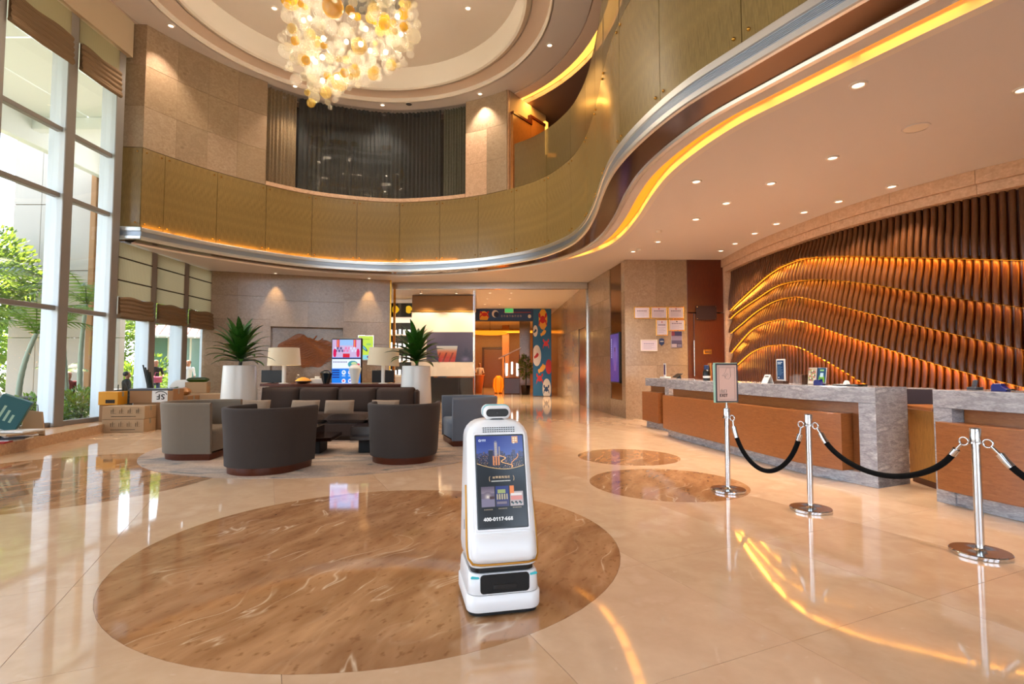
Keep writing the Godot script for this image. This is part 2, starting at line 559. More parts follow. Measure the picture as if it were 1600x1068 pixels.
	mat("robot_white", Color(0.94, 0.94, 0.94), 0.25)
	M.robot_white.clearcoat_enabled = true; M.robot_white.clearcoat = 0.4
	mat("robot_shadow", Color(0.6, 0.6, 0.62), 0.4)
	mat("black_plastic", Color(0.018, 0.018, 0.02), 0.3)
	mat("matt_black", Color(0.03, 0.03, 0.03), 0.7)
	mat("gold_trim", Color(0.72, 0.50, 0.16), 0.3, 0.5)
	glow("cyan_strip", Color(0.25, 0.75, 0.8), 0.5)
	mat("lens", Color(0.35, 0.35, 0.36), 0.1, 0.5)
	mat("carton", Color(0.60, 0.44, 0.29), 0.85)
	mat("carton_pale", Color(0.68, 0.56, 0.42), 0.85)
	mat("ink", Color(0.16, 0.12, 0.09), 0.8)
	mat("tape", Color(0.60, 0.58, 0.52), 0.25)
	mat("yellow_card", Color(0.85, 0.58, 0.10), 0.6)
	mat("white_paper", Color(0.88, 0.87, 0.85), 0.7)
	mat("teal_card", Color(0.03, 0.36, 0.38), 0.45)
	mat("red_card", Color(0.62, 0.07, 0.06), 0.5)
	mat("blue_plastic", Color(0.02, 0.07, 0.40), 0.3)
	mat("mint_board", Color(0.62, 0.78, 0.70), 0.5)
	mat("sign_board", Color(0.85, 0.72, 0.67), 0.5)
	mat("grey_plastic", Color(0.25, 0.25, 0.27), 0.5)
	mat("acrylic_brown", Color(0.25, 0.13, 0.06), 0.3)
	glass("acrylic", Color(0.9, 0.9, 0.9), 0.06, 0.02)
	mat("burgundy", Color(0.16, 0.06, 0.06), 0.4)
	# lamps
	glow("cove_yellow", Color(1.0, 0.60, 0.12), 1.1)
	glow("cove_bright", Color(1.0, 0.72, 0.30), 1.9)
	glow("amber_strip", Color(1.0, 0.6, 0.14), 1.4)
	glow("slat_led", Color(1.0, 0.64, 0.14), 1.7)
	glow("downlight_glow", Color(1.0, 0.93, 0.84), 3.0)
	glow("bulb_glow", Color(1.0, 0.94, 0.8), 4.0)
	glow("emblem_yellow", Color(1.0, 0.78, 0.05), 0.7)
	glow("white_glow", Color(1.0, 0.93, 0.82), 1.0)
	glow("lantern_glow", Color(1.0, 0.42, 0.05), 1.4)
	glow("led_white", Color(1, 0.98, 0.95), 2.5)
	# globes of the chandelier
	glass("clear_globe", Color(1, 0.97, 0.9), 0.10, 0.03)
	glass("pearl_globe", Color(0.98, 0.93, 0.78), 0.20, 0.05)
	glass("amber_globe", Color(0.95, 0.72, 0.10), 0.55, 0.05)
	glass("honey_globe", Color(0.92, 0.76, 0.25), 0.42, 0.05)
	# skin and clothes
	mat("skin", Color(0.62, 0.42, 0.32), 0.6)
	mat("hair", Color(0.02, 0.016, 0.014), 0.6)
	for a in [["cloth_red", Color(0.36, 0.05, 0.09)], ["cloth_black", Color(0.04, 0.04, 0.05)], ["cloth_white", Color(0.82, 0.82, 0.82)], ["cloth_blue", Color(0.16, 0.22, 0.36)], ["cloth_pink", Color(0.66, 0.3, 0.4)]]:
		mat(a[0], a[1], 0.9)

var C := PackedVector2Array()     # plan of the mezzanine edge: left pier, round the back, S-bend, towards the camera
const STONES := ["beige_stone_0", "beige_stone_1", "beige_stone_2", "beige_stone_3"]

func stones() -> Array:
	var o := []
	for k in STONES: o.append(M[k])
	return o

func _ready() -> void:
	rng.seed = 7
	var cam := Camera3D.new()
	cam.position = V(0, 1.4, 0)
	cam.rotation.x = atan(42.0 / 830.0)
	cam.fov = rad_to_deg(2.0 * atan(534.0 / 830.0))
	cam.far = 300.0
	hang(cam, "camera", self)
	var sky := ProceduralSkyMaterial.new()
	sky.sky_top_color = Color(0.72, 0.82, 0.93)
	sky.sky_horizon_color = Color(0.95, 0.965, 0.98)
	sky.ground_bottom_color = Color(0.45, 0.45, 0.4)
	sky.ground_horizon_color = Color(0.7, 0.72, 0.7)
	sky.sun_angle_max = 1.0
	var env := Environment.new()
	env.background_mode = Environment.BG_SKY
	env.sky = Sky.new()
	env.sky.sky_material = sky
	env.background_energy_multiplier = 6.0
	env.tonemap_mode = Environment.TONE_MAPPER_LINEAR
	env.tonemap_exposure = 1.12
	env.sdfgi_enabled = true
	env.ssao_enabled = true
	env.ssil_enabled = true
	var we := WorldEnvironment.new()
	we.environment = env
	hang(we, "environment", self)
	var sun := DirectionalLight3D.new()
	sun.light_color = Color(1.0, 0.95, 0.86)
	sun.light_energy = 9.0
	sun.light_angular_distance = 0.6
	sun.shadow_enabled = true
	hang(sun, "sun", self)
	sun.look_at_from_position(Vector3.ZERO, V(0.33, -0.9, 0.18))
	make_textures()
	make_materials()
	C = spline([Vector2(-9.12, -12.86), Vector2(-8.5, -14.05), Vector2(-7.55, -15.3), Vector2(-6.15, -16.5), Vector2(-4.2, -17.15), Vector2(-2.65, -17.05), Vector2(-1.25, -16.6), Vector2(-0.1, -15.9), Vector2(0.83, -15.0), Vector2(1.47, -13.7), Vector2(1.71, -12.4), Vector2(1.74, -10.95), Vector2(1.66, -9.3), Vector2(1.67, -8.25), Vector2(1.82, -7.25), Vector2(2.09, -6.3), Vector2(2.5, -5.45), Vector2(3.0, -4.5), Vector2(3.6, -3.4), Vector2(4.2, -2.2), Vector2(4.6, -0.8), Vector2(4.8, 1.0), Vector2(4.9, 4.0), Vector2(4.9, 7.0)])
	build_floor()
	build_shell()
	build_upper()
	build_mezzanine()
	build_windows()
	build_back_wall()
	build_right_wall()
	build_wave_wall()
	build_corridor()
	build_counters()
	build_stanchions()
	build_lounge()
	build_robot()
	build_window_clutter()
	build_chandelier()
	build_downlights()
	build_outside()

# ---------------------------------------------------------------- floor
const INLAYS := [[-1.02, -4.37, 1.86], [1.86, -8.58, 0.8], [1.9, -6.6, 0.94], [-5.85, -6.95, 2.0]]

func build_floor() -> void:
	var f := setting("floor")
	var bed := B.new()
	bed.slab(PackedVector2Array([Vector2(-9.9, 8.2), Vector2(10.3, 8.2), Vector2(10.3, -19.4), Vector2(-9.9, -19.4)]), -0.3, -0.006)
	put("screed", bed, M.grout, f)
	var region := PackedVector2Array([Vector2(-9.6, 1.0), Vector2(-9.6, -19), Vector2(3.1, -19), Vector2(3.3, -15), Vector2(6.4, -15), Vector2(6.4, -12.6), Vector2(7.4, -8.5), Vector2(9.6, -6), Vector2(9.6, 1.0)])
	var discs := []
	for c in INLAYS: discs.append(circle(Vector2(c[0], c[1]), c[2]))
	var u := Vector2(0.9096, -0.4155)
	var v := Vector2(0.4155, 0.9096)
	var o := Vector2(2.63, -5.99)
	var t := 1.2
	for i in range(-14, 14):
		for j in range(-14, 14):
			var p := o + u * t * i + v * t * j
			var g := 0.0015
			var tile := PackedVector2Array([p + u * g + v * g, p + u * (t - g) + v * g, p + u * (t - g) + v * (t - g), p + u * g + v * (t - g)])
			var parts: Array = Geometry2D.intersect_polygons(tile, region)
			for d in discs:
				var next := []
				for q in parts: next.append_array(Geometry2D.clip_polygons(q, d))
				parts = next
			for q in parts:
				if q.size() < 3: continue
				var b := B.new()
				b.slab(q, -0.006, 0.0)
				put("tile", b, M["cream_marble_%d" % posmod(i * 2 + j * 3, 3)], f)
	var b2 := B.new()
	b2.slab(PackedVector2Array([Vector2(-9.6, 1.004), Vector2(9.6, 1.004), Vector2(9.6, 8), Vector2(-9.6, 8)]), -0.006, 0.0)
	put("tile_field", b2, M.cream_marble_0, f)
	for c in INLAYS:
		var m := put("marble_inlay", disc_mesh(c[2] - 0.002), M.brown_marble, f)
		m.position = V(c[0], 0, c[1])
		m.rotation.y = -0.35

func disc_mesh(r: float) -> B:
	var b := B.new()
	b.slab(circle(Vector2.ZERO, r), -0.006, 0.0)
	return b

# ---------------------------------------------------------------- shell
func block(called: String, c: Vector3, s: Vector3, m: Material, parent = null, bev := 0.0):
	var b := B.new()
	b.box(c, s, bev)
	if parent == null:
		return put(called, b, m, self, "structure")
	return put(called, b, m, parent)

func build_shell() -> void:
	# far right and behind the camera: plain walls, a glazed front behind the camera
	block("wall_right", V(10.15, 5.3, -5.6), V(0.3, 11.2, 27.6), M.beige_stone_1)
	var w := setting("wall_front")
	for x in [[-6.6, 6.4], [0.0, 1.0], [4.6, 1.0], [9.4, 1.0]]:
		block("pier", V(x[0], 5.3, 8.15), V(x[1], 10.6, 0.3), M.beige_stone_0, w)
	block("header", V(0.1, 9.6, 8.15), V(20.0, 2.2, 0.28), M.beige_stone_0, w)
	block("spandrel", V(0.1, 4.4, 8.15), V(20.0, 0.5, 0.26), M.beige_stone_0, w)
	for k in 3:
		var b := B.new()
		b.picture(V(-1.95 + 4.6 * k if k else -1.95, 4.2, 8.15), 3.6 if k else 2.9, 8.4, Basis(V(-1, 0, 0), V(0, 1, 0), V(0, 0, -1)))
		put("window_%d" % (30 + k), b, M.pane, self, "structure")
	# top of the building
	block("ceiling_top", V(0.1, 11.35, -5.9), V(20.4, 0.3, 28.6), M.ceiling_plaster)
	# second storey: back of the corridor
	block("wall_upper_back", V(0.3, 8.9, -20.1), V(20.4, 4.8, 0.3), M.corridor_plaster)
	# lower soffit over reception and lounge, its edge following the mezzanine
	var edge := PackedVector2Array()
	for f in frames(C, 0.0, length_of(C), 150):
		var q = f[0] + f[1] * cove_out(f[2], 0.95)
		edge.append(q)
	var poly := edge.duplicate()
	for q in [Vector2(10.0, 7.0), Vector2(10.0, -19.9), Vector2(-9.7, -19.9), Vector2(-9.7, -12.9)]: poly.append(q)
	put("ceiling", B.new().slab(poly, 4.5, 4.53), M.soffit, self, "structure")
	# floor of the second storey over it
	var slab := PackedVector2Array()
	for f in frames(C, 0.0, length_of(C), 90): slab.append(f[0] + f[1] * 0.12)
	for q in [Vector2(10.0, 7.0), Vector2(10.0, -19.9), Vector2(-9.7, -19.9), Vector2(-9.7, -12.9)]: slab.append(q)
	put("floor_upper", B.new().slab(slab, 6.7, 6.85), M.corridor_plaster, self, "structure")

func cove_out(s: float, o: float) -> float:
	# the cove opens out gradually where the edge turns towards the camera
	var k := smoothstep(11.5, 15.0, s)
	if o <= 0.45: return o
	return 0.44 + (o - 0.44) * k

# ---------------------------------------------------------------- upper storey: round wall, ceiling rings
func build_upper() -> void:
	var st := stones()
	var w := setting("wall_back_upper")
	var core := sheet_slab(frames(C, 0.0, 11.13, 44), 0.06, 0.3, 4.6, 6.84)
	put("core", core, M.joint, w)
	for r in [[0.0, 3.24], [9.6, 11.13]]:
		put("core", sheet_slab(frames(C, r[0], r[1], 20), 0.06, 0.3, 6.84, 10.1), M.joint, w)
	cladding(w, C, 0.0, 3.24, 6.87, 10.0, 0.82, 1.05, st, 0.02, 0.04)
	cladding(w, C, 9.6, 11.13, 6.87, 10.0, 0.8, 1.05, [M.pale_stone, M.beige_stone_0, M.pale_stone], 0.02, 0.04)
	put("sill", sheet_slab(frames(C, 3.24, 9.6, 30), -0.02, 0.3, 6.86, 6.98), M.pale_stone, w)
	var rv := B.new()
	for s in [11.13]:
		var f = frames(C, s - 0.01, s, 1)[1]
		var tq := Vector2(f[1].y, -f[1].x)
		rv.box(V(f[0].x + f[1].x * 0.45, 8.45, f[0].y + f[1].y * 0.45), V(0.06, 3.2, 0.8), 0.01, Basis(V(tq.x, 0, tq.y), Vector3.UP, V(tq.x, 0, tq.y).cross(Vector3.UP)))
	put("reveal", rv, M.pale_stone, w)
	# the left pier
	var pw := setting("wall_pier")
	var pp := PackedVector2Array([Vector2(-9.74, -12.80), Vector2(-9.12, -12.86)])
	put("core", sheet_slab(frames(pp, 0, length_of(pp), 1), 0.05, 0.4, 4.6, 10.1), M.joint, pw)
	cladding(pw, pp, 0.0, length_of(pp), 6.87, 10.0, 0.7, 1.05, st, 0.01, 0.04)
	# curtained window of the banquet floor
	var win := setting("window_1")
	for i in 5:
		var a := 3.24 + (9.6 - 3.24) * i / 5 + 0.01
		var b := 3.24 + (9.6 - 3.24) * (i + 1) / 5 - 0.01
		put("pane", sheet_slab(frames(C, a, b, 6), 0.1, 0.112, 6.98, 10.02, 0.0), M.dark_pane, win)
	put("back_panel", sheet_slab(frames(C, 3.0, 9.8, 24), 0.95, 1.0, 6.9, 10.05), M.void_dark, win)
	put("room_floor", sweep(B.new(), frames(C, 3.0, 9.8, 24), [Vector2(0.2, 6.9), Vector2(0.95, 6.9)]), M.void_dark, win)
	var dr := [[3.24, 4.2, M.drape, 9, 0.05], [4.26, 8.62, M.sheer, 34, 0.035], [8.7, 9.6, M.drape_green, 10, 0.04]]
	var names := ["beige drape drawn aside at the left end of the dark upper window", "dark grey sheer curtain hanging across the middle of the upper window", "grey green drape at the right end of the dark upper window"]
	for k in 3:
		var d = dr[k]
		var n: int = d[3] * 8
		var fr := frames(C, d[0], d[1], n)
		var g := []
		for h in [6.93, 8.4, 10.0]:
			var row := []
			for i in fr.size():
				var ph = i / 8.0 * TAU
				var o = 0.3 + d[4] * sin(ph) + d[4] * 0.5 * sin(ph * 0.37 + k)
				row.append(V(fr[i][0].x + fr[i][1].x * o, h, fr[i][0].y + fr[i][1].y * o))
			g.append(row)
		var back := []
		for row in g:
			var r2 := []
			for i in row.size(): r2.append(row[i] + V(fr[i][1].x, 0, fr[i][1].y) * 0.006)
			r2.reverse()
			back.append(r2)
		var cb := B.new()
		cb.grid(g)
		cb.grid(back)
		tag(put("curtain", cb, d[2]), names[k], "curtain", "curtains of the upper window")
	# ceiling: outer ring with downlights, inner ring one step up, cornice and shallow dome
	var cc := Vector2(-3.75, -12.06)
	var big := PackedVector2Array([Vector2(-9.75, 8.0), Vector2(10.0, 8.0), Vector2(10.0, -20.0), Vector2(-9.75, -20.0)])
	var c := setting("ceiling_upper")
	var ring := B.new()
	ring.lathe([Vector2(3.98, 10.75), Vector2(3.98, 10.22), Vector2(4.02, 10.16), Vector2(4.04, 10.10), Vector2(4.10, 10.07), Vector2(4.16, 10.10), Vector2(4.2, 10.12), Vector2(4.24, 10.12)], 96, Transform3D(Basis(), V(cc.x, 0, cc.y)))
	put("cornice", ring, M.white_plaster, c)
	ring = B.new()
	ring.lathe([Vector2(4.22, 10.12), Vector2(4.66, 10.12)], 96, Transform3D(Basis(), V(cc.x, 0, cc.y)))
	put("inner_ring", ring, M.ceiling_plaster, c)
	ring = B.new()
	ring.lathe([Vector2(4.66, 10.13), Vector2(4.66, 10.02), Vector2(4.69, 9.99), Vector2(4.72, 10.0), Vector2(4.74, 10.0)], 96, Transform3D(Basis(), V(cc.x, 0, cc.y)))
	put("step_trim", ring, M.white_plaster, c)
	ring = B.new()
	ring.lathe([Vector2(4.72, 10.0), Vector2(5.62, 10.0)], 96, Transform3D(Basis(), V(cc.x, 0, cc.y)))
	put("outer_ring", ring, M.soffit, c)
	ring = B.new()
	ring.lathe([Vector2(5.60, 10.06), Vector2(5.66, 10.06)], 96, Transform3D(Basis(), V(cc.x, 0, cc.y)))
	put("shadow_gap", ring, M.joint, c)
	ring = B.new()
	ring.lathe([Vector2(5.65, 10.06), Vector2(5.65, 9.99), Vector2(6.0, 9.99), Vector2(6.02, 10.02), Vector2(6.02, 10.14)], 96, Transform3D(Basis(), V(cc.x, 0, cc.y)))
	put("outer_band", ring, M.ceiling_plaster, c)
	var dome := B.new()
	dome.lathe([Vector2(4.0, 10.72), Vector2(3.4, 10.8), Vector2(0.0, 10.82)], 96, Transform3D(Basis(), V(cc.x, 0, cc.y)))
	put("dome", dome, M.dome_plaster, c)
	# lit cove between the ring and the corridor ceiling
	var cv := B.new()
	cv.lathe([Vector2(6.0, 10.13), Vector2(6.34, 10.13)], 120, Transform3D(Basis(), V(cc.x, 0, cc.y)))
	tag(put("cove_light", cv, M.cove_bright), "curved yellow cove light beside the round upper ceiling", "cove light")
	for k in 7:
		var a := -0.9 + 0.2 * k
		area(V(cc.x + cos(a) * 6.17, 10.1, cc.y + sin(a) * 6.17), V(cc.x + cos(a) * 6.3, 8.0, cc.y + sin(a) * 6.3), Vector2(0.3, 1.2), Color(1.0, 0.74, 0.4), 1.2, V(-sin(a), 0, cos(a)))
	var rest := annulus(cc, 6.32, big)
	put("corridor_ceiling", rest, M.corridor_plaster, c)
	# the upper-floor nook beyond the balustrade: lit end wall and stepped timber panelling
	var nk := setting("wall_upper_nook")
	var np := PackedVector2Array([Vector2(-0.05, -16.05), Vector2(1.15, -17.6)])
	var nl := length_of(np)
	put("end_wall", sheet_slab(frames(np, 0.0, nl, 1), 0.0, 0.12, 6.85, 9.97), M.beam_plaster, nk)
	for q in [[0.0, 0.95, 9.25], [0.95, 1.75, 9.48]]:
		put("timber_panel", sheet_slab(frames(np, q[0] + 0.003, q[1] - 0.003, 1), -0.1, -0.005, 6.86, q[2]), M.gold_wood, nk)
		put("cap_trim", sheet_slab(frames(np, q[0], q[1], 1), -0.13, -0.004, q[2], q[2] + 0.09), M.dark_wood, nk)
	put("step_trim", sheet_slab(frames(np, 0.91, 0.99, 1), -0.13, -0.004, 9.25, 9.57), M.dark_wood, nk)
	var wl := thing("wall_light", "upright yellow light slot at the end of the stepped timber panels upstairs", "wall light")
	put("diffuser", sheet_slab(frames(np, nl - 0.17, nl - 0.02, 1), -0.1, -0.005, 8.6, 9.7), M.cove_bright, wl)
	put("foot_strip", B.new().box(V(1.35, 8.6, -17.6), V(0.3, 0.12, 0.1), 0.01), M.cove_yellow, wl)
	area(V(0.75, 9.9, -16.6), V(0.5, 8, -16.9), Vector2(1.4, 0.3), Color(1.0, 0.7, 0.3), 2.5, V(0.61, 0, -0.79))

func annulus(cc: Vector2, r: float, poly: PackedVector2Array) -> B:    # flat ceiling round a circular opening
	var b := B.new()
	b.flat()
	var n := 96
	var lo := Vector2(poly[3].x, poly[3].y)
	var hi := Vector2(poly[1].x, poly[1].y)
	var h := 9.97
	for i in n:
		var p := []
		for k in 2:
			var a := TAU * (i + k) / n
			var d := Vector2(cos(a), sin(a))
			var tx := ((hi.x if d.x > 0 else lo.x) - cc.x) / d.x if absf(d.x) > 1e-6 else 1e9
			var ty := ((hi.y if d.y > 0 else lo.y) - cc.y) / d.y if absf(d.y) > 1e-6 else 1e9
			p.append(cc + d * r)
			p.append(cc + d * maxf(minf(tx, ty), r + 0.001))
		b.face([V(p[0].x, h, p[0].y), V(p[1].x, h, p[1].y), V(p[3].x, h, p[3].y), V(p[2].x, h, p[2].y)], Vector3.DOWN)
		b.face([V(p[0].x, h, p[0].y), V(p[2].x, h, p[2].y), V(p[2].x, h + 0.2, p[2].y), V(p[0].x, h + 0.2, p[0].y)], V(cc.x - p[0].x, 0, cc.y - p[0].y))
	return b

# ---------------------------------------------------------------- mezzanine edge
func build_mezzanine() -> void:
	var full := length_of(C)
	var ms := 25.6        # leaves the frame well before this
	var bal := thing("balustrade", "olive fibre-glass balustrade curving round the mezzanine above polished rails", "balustrade")
	var pier := PackedVector2Array([Vector2(-9.74, -12.80), Vector2(-9.13, -12.86)])
	var s := 0.0
	var next := 0.55
	var gold := B.new()
	while s < ms:
		var e := minf(next, ms)
		var a := s + 0.006
		var b := e - 0.006
		var n := maxi(2, ceili((b - a) / 0.2))
		var p := put("glass_panel", sheet_slab(frames(C, a, b, n), 0.0, 0.02, 4.86, 6.85, 0.003), M.olive_glass, bal)
		if s > 11.0:
			put("guard_panel", sheet_slab(frames(C, a, b, n), 0.0, 0.02, 6.855, 8.2, 0.003), M.olive_glass_clear, bal)
		var sf := B.new()
		for ss in [a + 0.09, b - 0.09]:
			var f = frames(C, ss - 0.01, ss, 1)[1]
			for h in [4.98, 6.75]:
				sf.ball(V(f[0].x - f[1].x * 0.01, h, f[0].y - f[1].y * 0.01), 0.022, 8, 5)
		put("standoff", sf, M.brass, p)
		s = e
		next = e + 1.36
	var pfr := frames(pier, 0.0, length_of(pier), 1)
	var pg := put("glass_panel", sheet_slab(pfr, 0.0, 0.02, 4.86, 6.85, 0.003), M.olive_glass, bal)
	var pf := B.new()
	for x in [-9.66, -9.22]:
		for h in [4.98, 6.75]: pf.ball(V(x, h, -12.82), 0.022, 8, 5)
	put("standoff", pf, M.brass, pg)
	var fr := frames(C, 0.0, ms, 220)
	var rails := [["upper_rail", M.rail_metal, [Vector2(0.0, 4.80), Vector2(0.0, 4.865), Vector2(-0.035, 4.865), Vector2(-0.05, 4.85), Vector2(-0.05, 4.765), Vector2(-0.02, 4.755)]],
		["lower_rail", M.rail_metal, [Vector2(-0.02, 4.645), Vector2(-0.05, 4.635), Vector2(-0.05, 4.57), Vector2(-0.035, 4.555), Vector2(0.0, 4.55)]]]
	var ribs := []
	for k in 6:
		var h := 4.755 - k * 0.0184
		ribs.append_array([Vector2(-0.02, h), Vector2(-0.034, h - 0.003), Vector2(-0.034, h - 0.0124), Vector2(-0.02, h - 0.0154)])
	ribs.append(Vector2(-0.02, 4.645))
	rails.append(["ribbed_rail", M.rib_metal, ribs])
	rails.append(["copper_band", M.copper_band, [Vector2(0.0, 4.552), Vector2(0.35, 4.53)]])
	rails.append(["edge_trim", M.rail_metal, [Vector2(0.35, 4.53), Vector2(0.365, 4.495), Vector2(0.42, 4.492), Vector2(0.44, 4.5)]])
	for r in rails:
		put(r[0], sweep(B.new(), fr, r[2]), r[1], bal)
		if r[0] in ["upper_rail", "lower_rail", "ribbed_rail"]:
			var q := []
			for v in r[2]: q.append(Vector2(v.x - 0.03, v.y))
			put(r[0], sheet_end(sweep(B.new(), frames(PackedVector2Array([Vector2(-9.78, -12.80), Vector2(-9.06, -12.87)]), 0, 0.72, 1), q)), r[1], bal)
	# cove along the reception side
	var cf := frames(C, 11.5, ms, 170)
	var wide := func(ss: float, o: float) -> float: return cove_out(ss, o)
	var cs := setting("trim_1")
	put("fascia_strip", sweep(B.new(), cf, [Vector2(0.44, 4.5), Vector2(0.60, 4.5), Vector2(0.602, 4.64)], wide), M.soffit, cs)
	put("cove_lip", sweep(B.new(), cf, [Vector2(0.84, 4.64), Vector2(0.842, 4.5), Vector2(0.95, 4.497)], wide), M.white_plaster, cs)
	var cl := put("cove_light", sweep(B.new(), cf, [Vector2(0.602, 4.63), Vector2(0.84, 4.63)], wide), M.cove_yellow)
	tag(cl, "long yellow cove light winding along the mezzanine soffit edge", "cove light")
	for k in 12:
		var f = frames(C, 13.5 + k, 13.51 + k, 1)[0]
		var o := cove_out(13.5 + k, 0.72)
		var p := V(f[0].x + f[1].x * o, 4.6, f[0].y + f[1].y * o)
		area(p, p - V(0, 1, 0), Vector2(0.2 * smoothstep(11.5, 15.0, 13.5 + k) + 0.02, 0.9), Color(1.0, 0.66, 0.25), 0.35, V(f[1].y, 0, -f[1].x))
	put("underside", sweep(B.new(), frames(C, 0.0, ms, 150), [Vector2(0.44, 4.64), Vector2(1.2, 4.66)]), M.joint, cs)
	# amber light on the ledge, washing up the glass
	var am := put("ledge_light", sweep(B.new(), frames(C, 0.02, 9.5, 60), [Vector2(-0.03, 4.868), Vector2(-0.004, 4.868)]), M.amber_strip)
	tag(am, "thin amber light line along the foot of the olive glass panels", "strip light")
	for k in 12:
		var f = frames(C, 0.4 + 0.78 * k, 0.41 + 0.78 * k, 1)[0]
		var p := V(f[0].x - f[1].x * 0.03, 4.88, f[0].y - f[1].y * 0.03)
		area(p, p + V(f[1].x * 0.05, 1.0, f[1].y * 0.05), Vector2(0.03, 0.7), Color(1.0, 0.70, 0.25), 0.12, V(f[1].y, 0, -f[1].x))

func sheet_end(b: B) -> B:
	return b

# ---------------------------------------------------------------- window wall on the left
func bay(n: int, z0: float, z1: float, tall: bool) -> void:
	var x := -9.65
	var top := 9.1 if tall else 4.48
	var w := setting("window_%d" % n)
	put("mullion", B.new().box(V(x - 0.06, (0.19 + top) / 2, z0), V(0.36, top - 0.19, 0.2), 0.008), M.fin_paint, w)
	put("mullion_face", B.new().box(V(x + 0.135, (0.19 + top) / 2, z0), V(0.03, top - 0.19, 0.24), 0.006), M.window_frame, w)
	var hs := [0.19, 2.68, 5.08, 6.5, 9.1] if tall else [0.19, 2.68, 4.48]
	for i in hs.size() - 1:
		put("pane", B.new().picture(V(x, (hs[i] + hs[i + 1]) / 2, (z0 + z1) / 2), z1 - z0 - 0.2, hs[i + 1] - hs[i] - 0.06, Basis(V(0, 0, -1), V(0, 1, 0), V(1, 0, 0))), M.pane, w)
		var b := B.new()
		b.box(V(x, hs[i] + (0.05 if i == 0 else 0.0), (z0 + z1) / 2), V(0.13, 0.1, z1 - z0 - 0.2), 0.008)
		put("transom" if i > 0 else "bottom_rail", b, M.window_frame, w)

func build_windows() -> void:
	var zs := [-16.9, -15.4, -14.0, -12.6]
	while zs[-1] < 6.2: zs.append(zs[-1] + (1.4 if zs.size() == 4 else 1.65))
	for i in zs.size() - 1:
		bay(2 + i, zs[i], zs[i + 1], i >= 3)
	var w := setting("wall_left")
	put("beam", B.new().box(V(-9.65, 10.05, -2.6), V(0.5, 1.9, 20.4)), M.beam_plaster, w)
	put("upper_infill", B.new().box(V(-9.75, 7.6, -16.5), V(0.3, 6.2, 7.3)), M.beige_stone_1, w)
	put("end_pier", B.new().box(V(-9.65, 5.0, 7.4), V(0.6, 10.0, 1.6)), M.beige_stone_1, w)
	var led := PackedVector2Array([Vector2(-9.95, 7.9), Vector2(-7.6, 7.9), Vector2(-7.75, -5.0), Vector2(-8.22, -8.6), Vector2(-8.98, -11.8), Vector2(-9.3, -12.35), Vector2(-9.95, -12.4)])
	put("trim_2", B.new().slab(led, 0.0, 0.19), M.curb_stone, self, "structure")
	put("trim_3", B.new().box(V(-9.7, 0.095, -14.8), V(0.5, 0.19, 4.8), 0.01), M.curb_stone, self, "structure")
	# roman blinds, half drawn
	var tops := ["roman blind half lowered in the tall window beside the stone pier", "roman blind half lowered in the tall window at the left edge"]
	for i in 2:
		blind(zs[3 + i] + 0.105, zs[4 + i] - 0.105, 9.08, 8.55, 7.95, tops[i], true)
	var lows := ["lower roman blind nearest the stone back wall", "middle one of the three lower roman blinds", "lower roman blind nearest the tall windows"]
	for i in 3:
		blind(zs[i] + 0.105, zs[i + 1] - 0.105, 4.47, 3.15, 2.66, lows[i], false)

func blind(z0: float, z1: float, top: float, fold: float, low: float, label: String, upper: bool) -> void:
	var b := thing("roman_blind", label, "blind", V(-9.50, low, (z0 + z1) / 2), 0.0, "roman blinds on the window wall")
	var w := z1 - z0
	put("shade_panel", B.new().box(V(0, (top + fold) / 2 - low, 0), V(0.012, top - fold, w)), M.blind, b)
	var n := 2 if not upper else 0
	for k in n:
		put("batten", B.new().box(V(0.012, fold - low + (top - fold) * (0.3 + 0.42 * k), 0), V(0.02, 0.03, w)), M.frame_brown, b)
	var g := []
	var rows := 30
	for i in rows + 1:
		var row := []
		for j in 13:
			var f := float(i) / rows
			row.append(V(0.05 + 0.03 * absf(sin(f * PI * 5.0)) + 0.03 * (1 - f), (fold - low) * f + 0.012 * sin(j * 1.1) * (1 - f) + 0.02 * sin(j * 0.7 + z0) * f, w / 2 - w * j / 12.0))
		g.append(row)
	var fb := B.new()
	fb.grid(g)
	fb.box(V(0.03, (fold - low) * 0.5, 0), V(0.02, fold - low - 0.04, w - 0.02))
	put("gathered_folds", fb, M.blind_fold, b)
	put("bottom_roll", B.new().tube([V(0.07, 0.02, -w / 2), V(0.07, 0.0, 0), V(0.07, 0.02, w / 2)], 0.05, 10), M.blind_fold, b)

# ---------------------------------------------------------------- stone wall behind the lounge
var W0 := Vector2(-9.7, -16.6)
var W1 := Vector2(-4.27, -18.48)

func on_wall(t: float, out := 0.0) -> Vector3:     # metres along the back wall from its left end
	var d := (W1 - W0).normalized()
	var p := W0 + d * t + Vector2(-d.y, d.x) * out
	return V(p.x, 0, p.y)

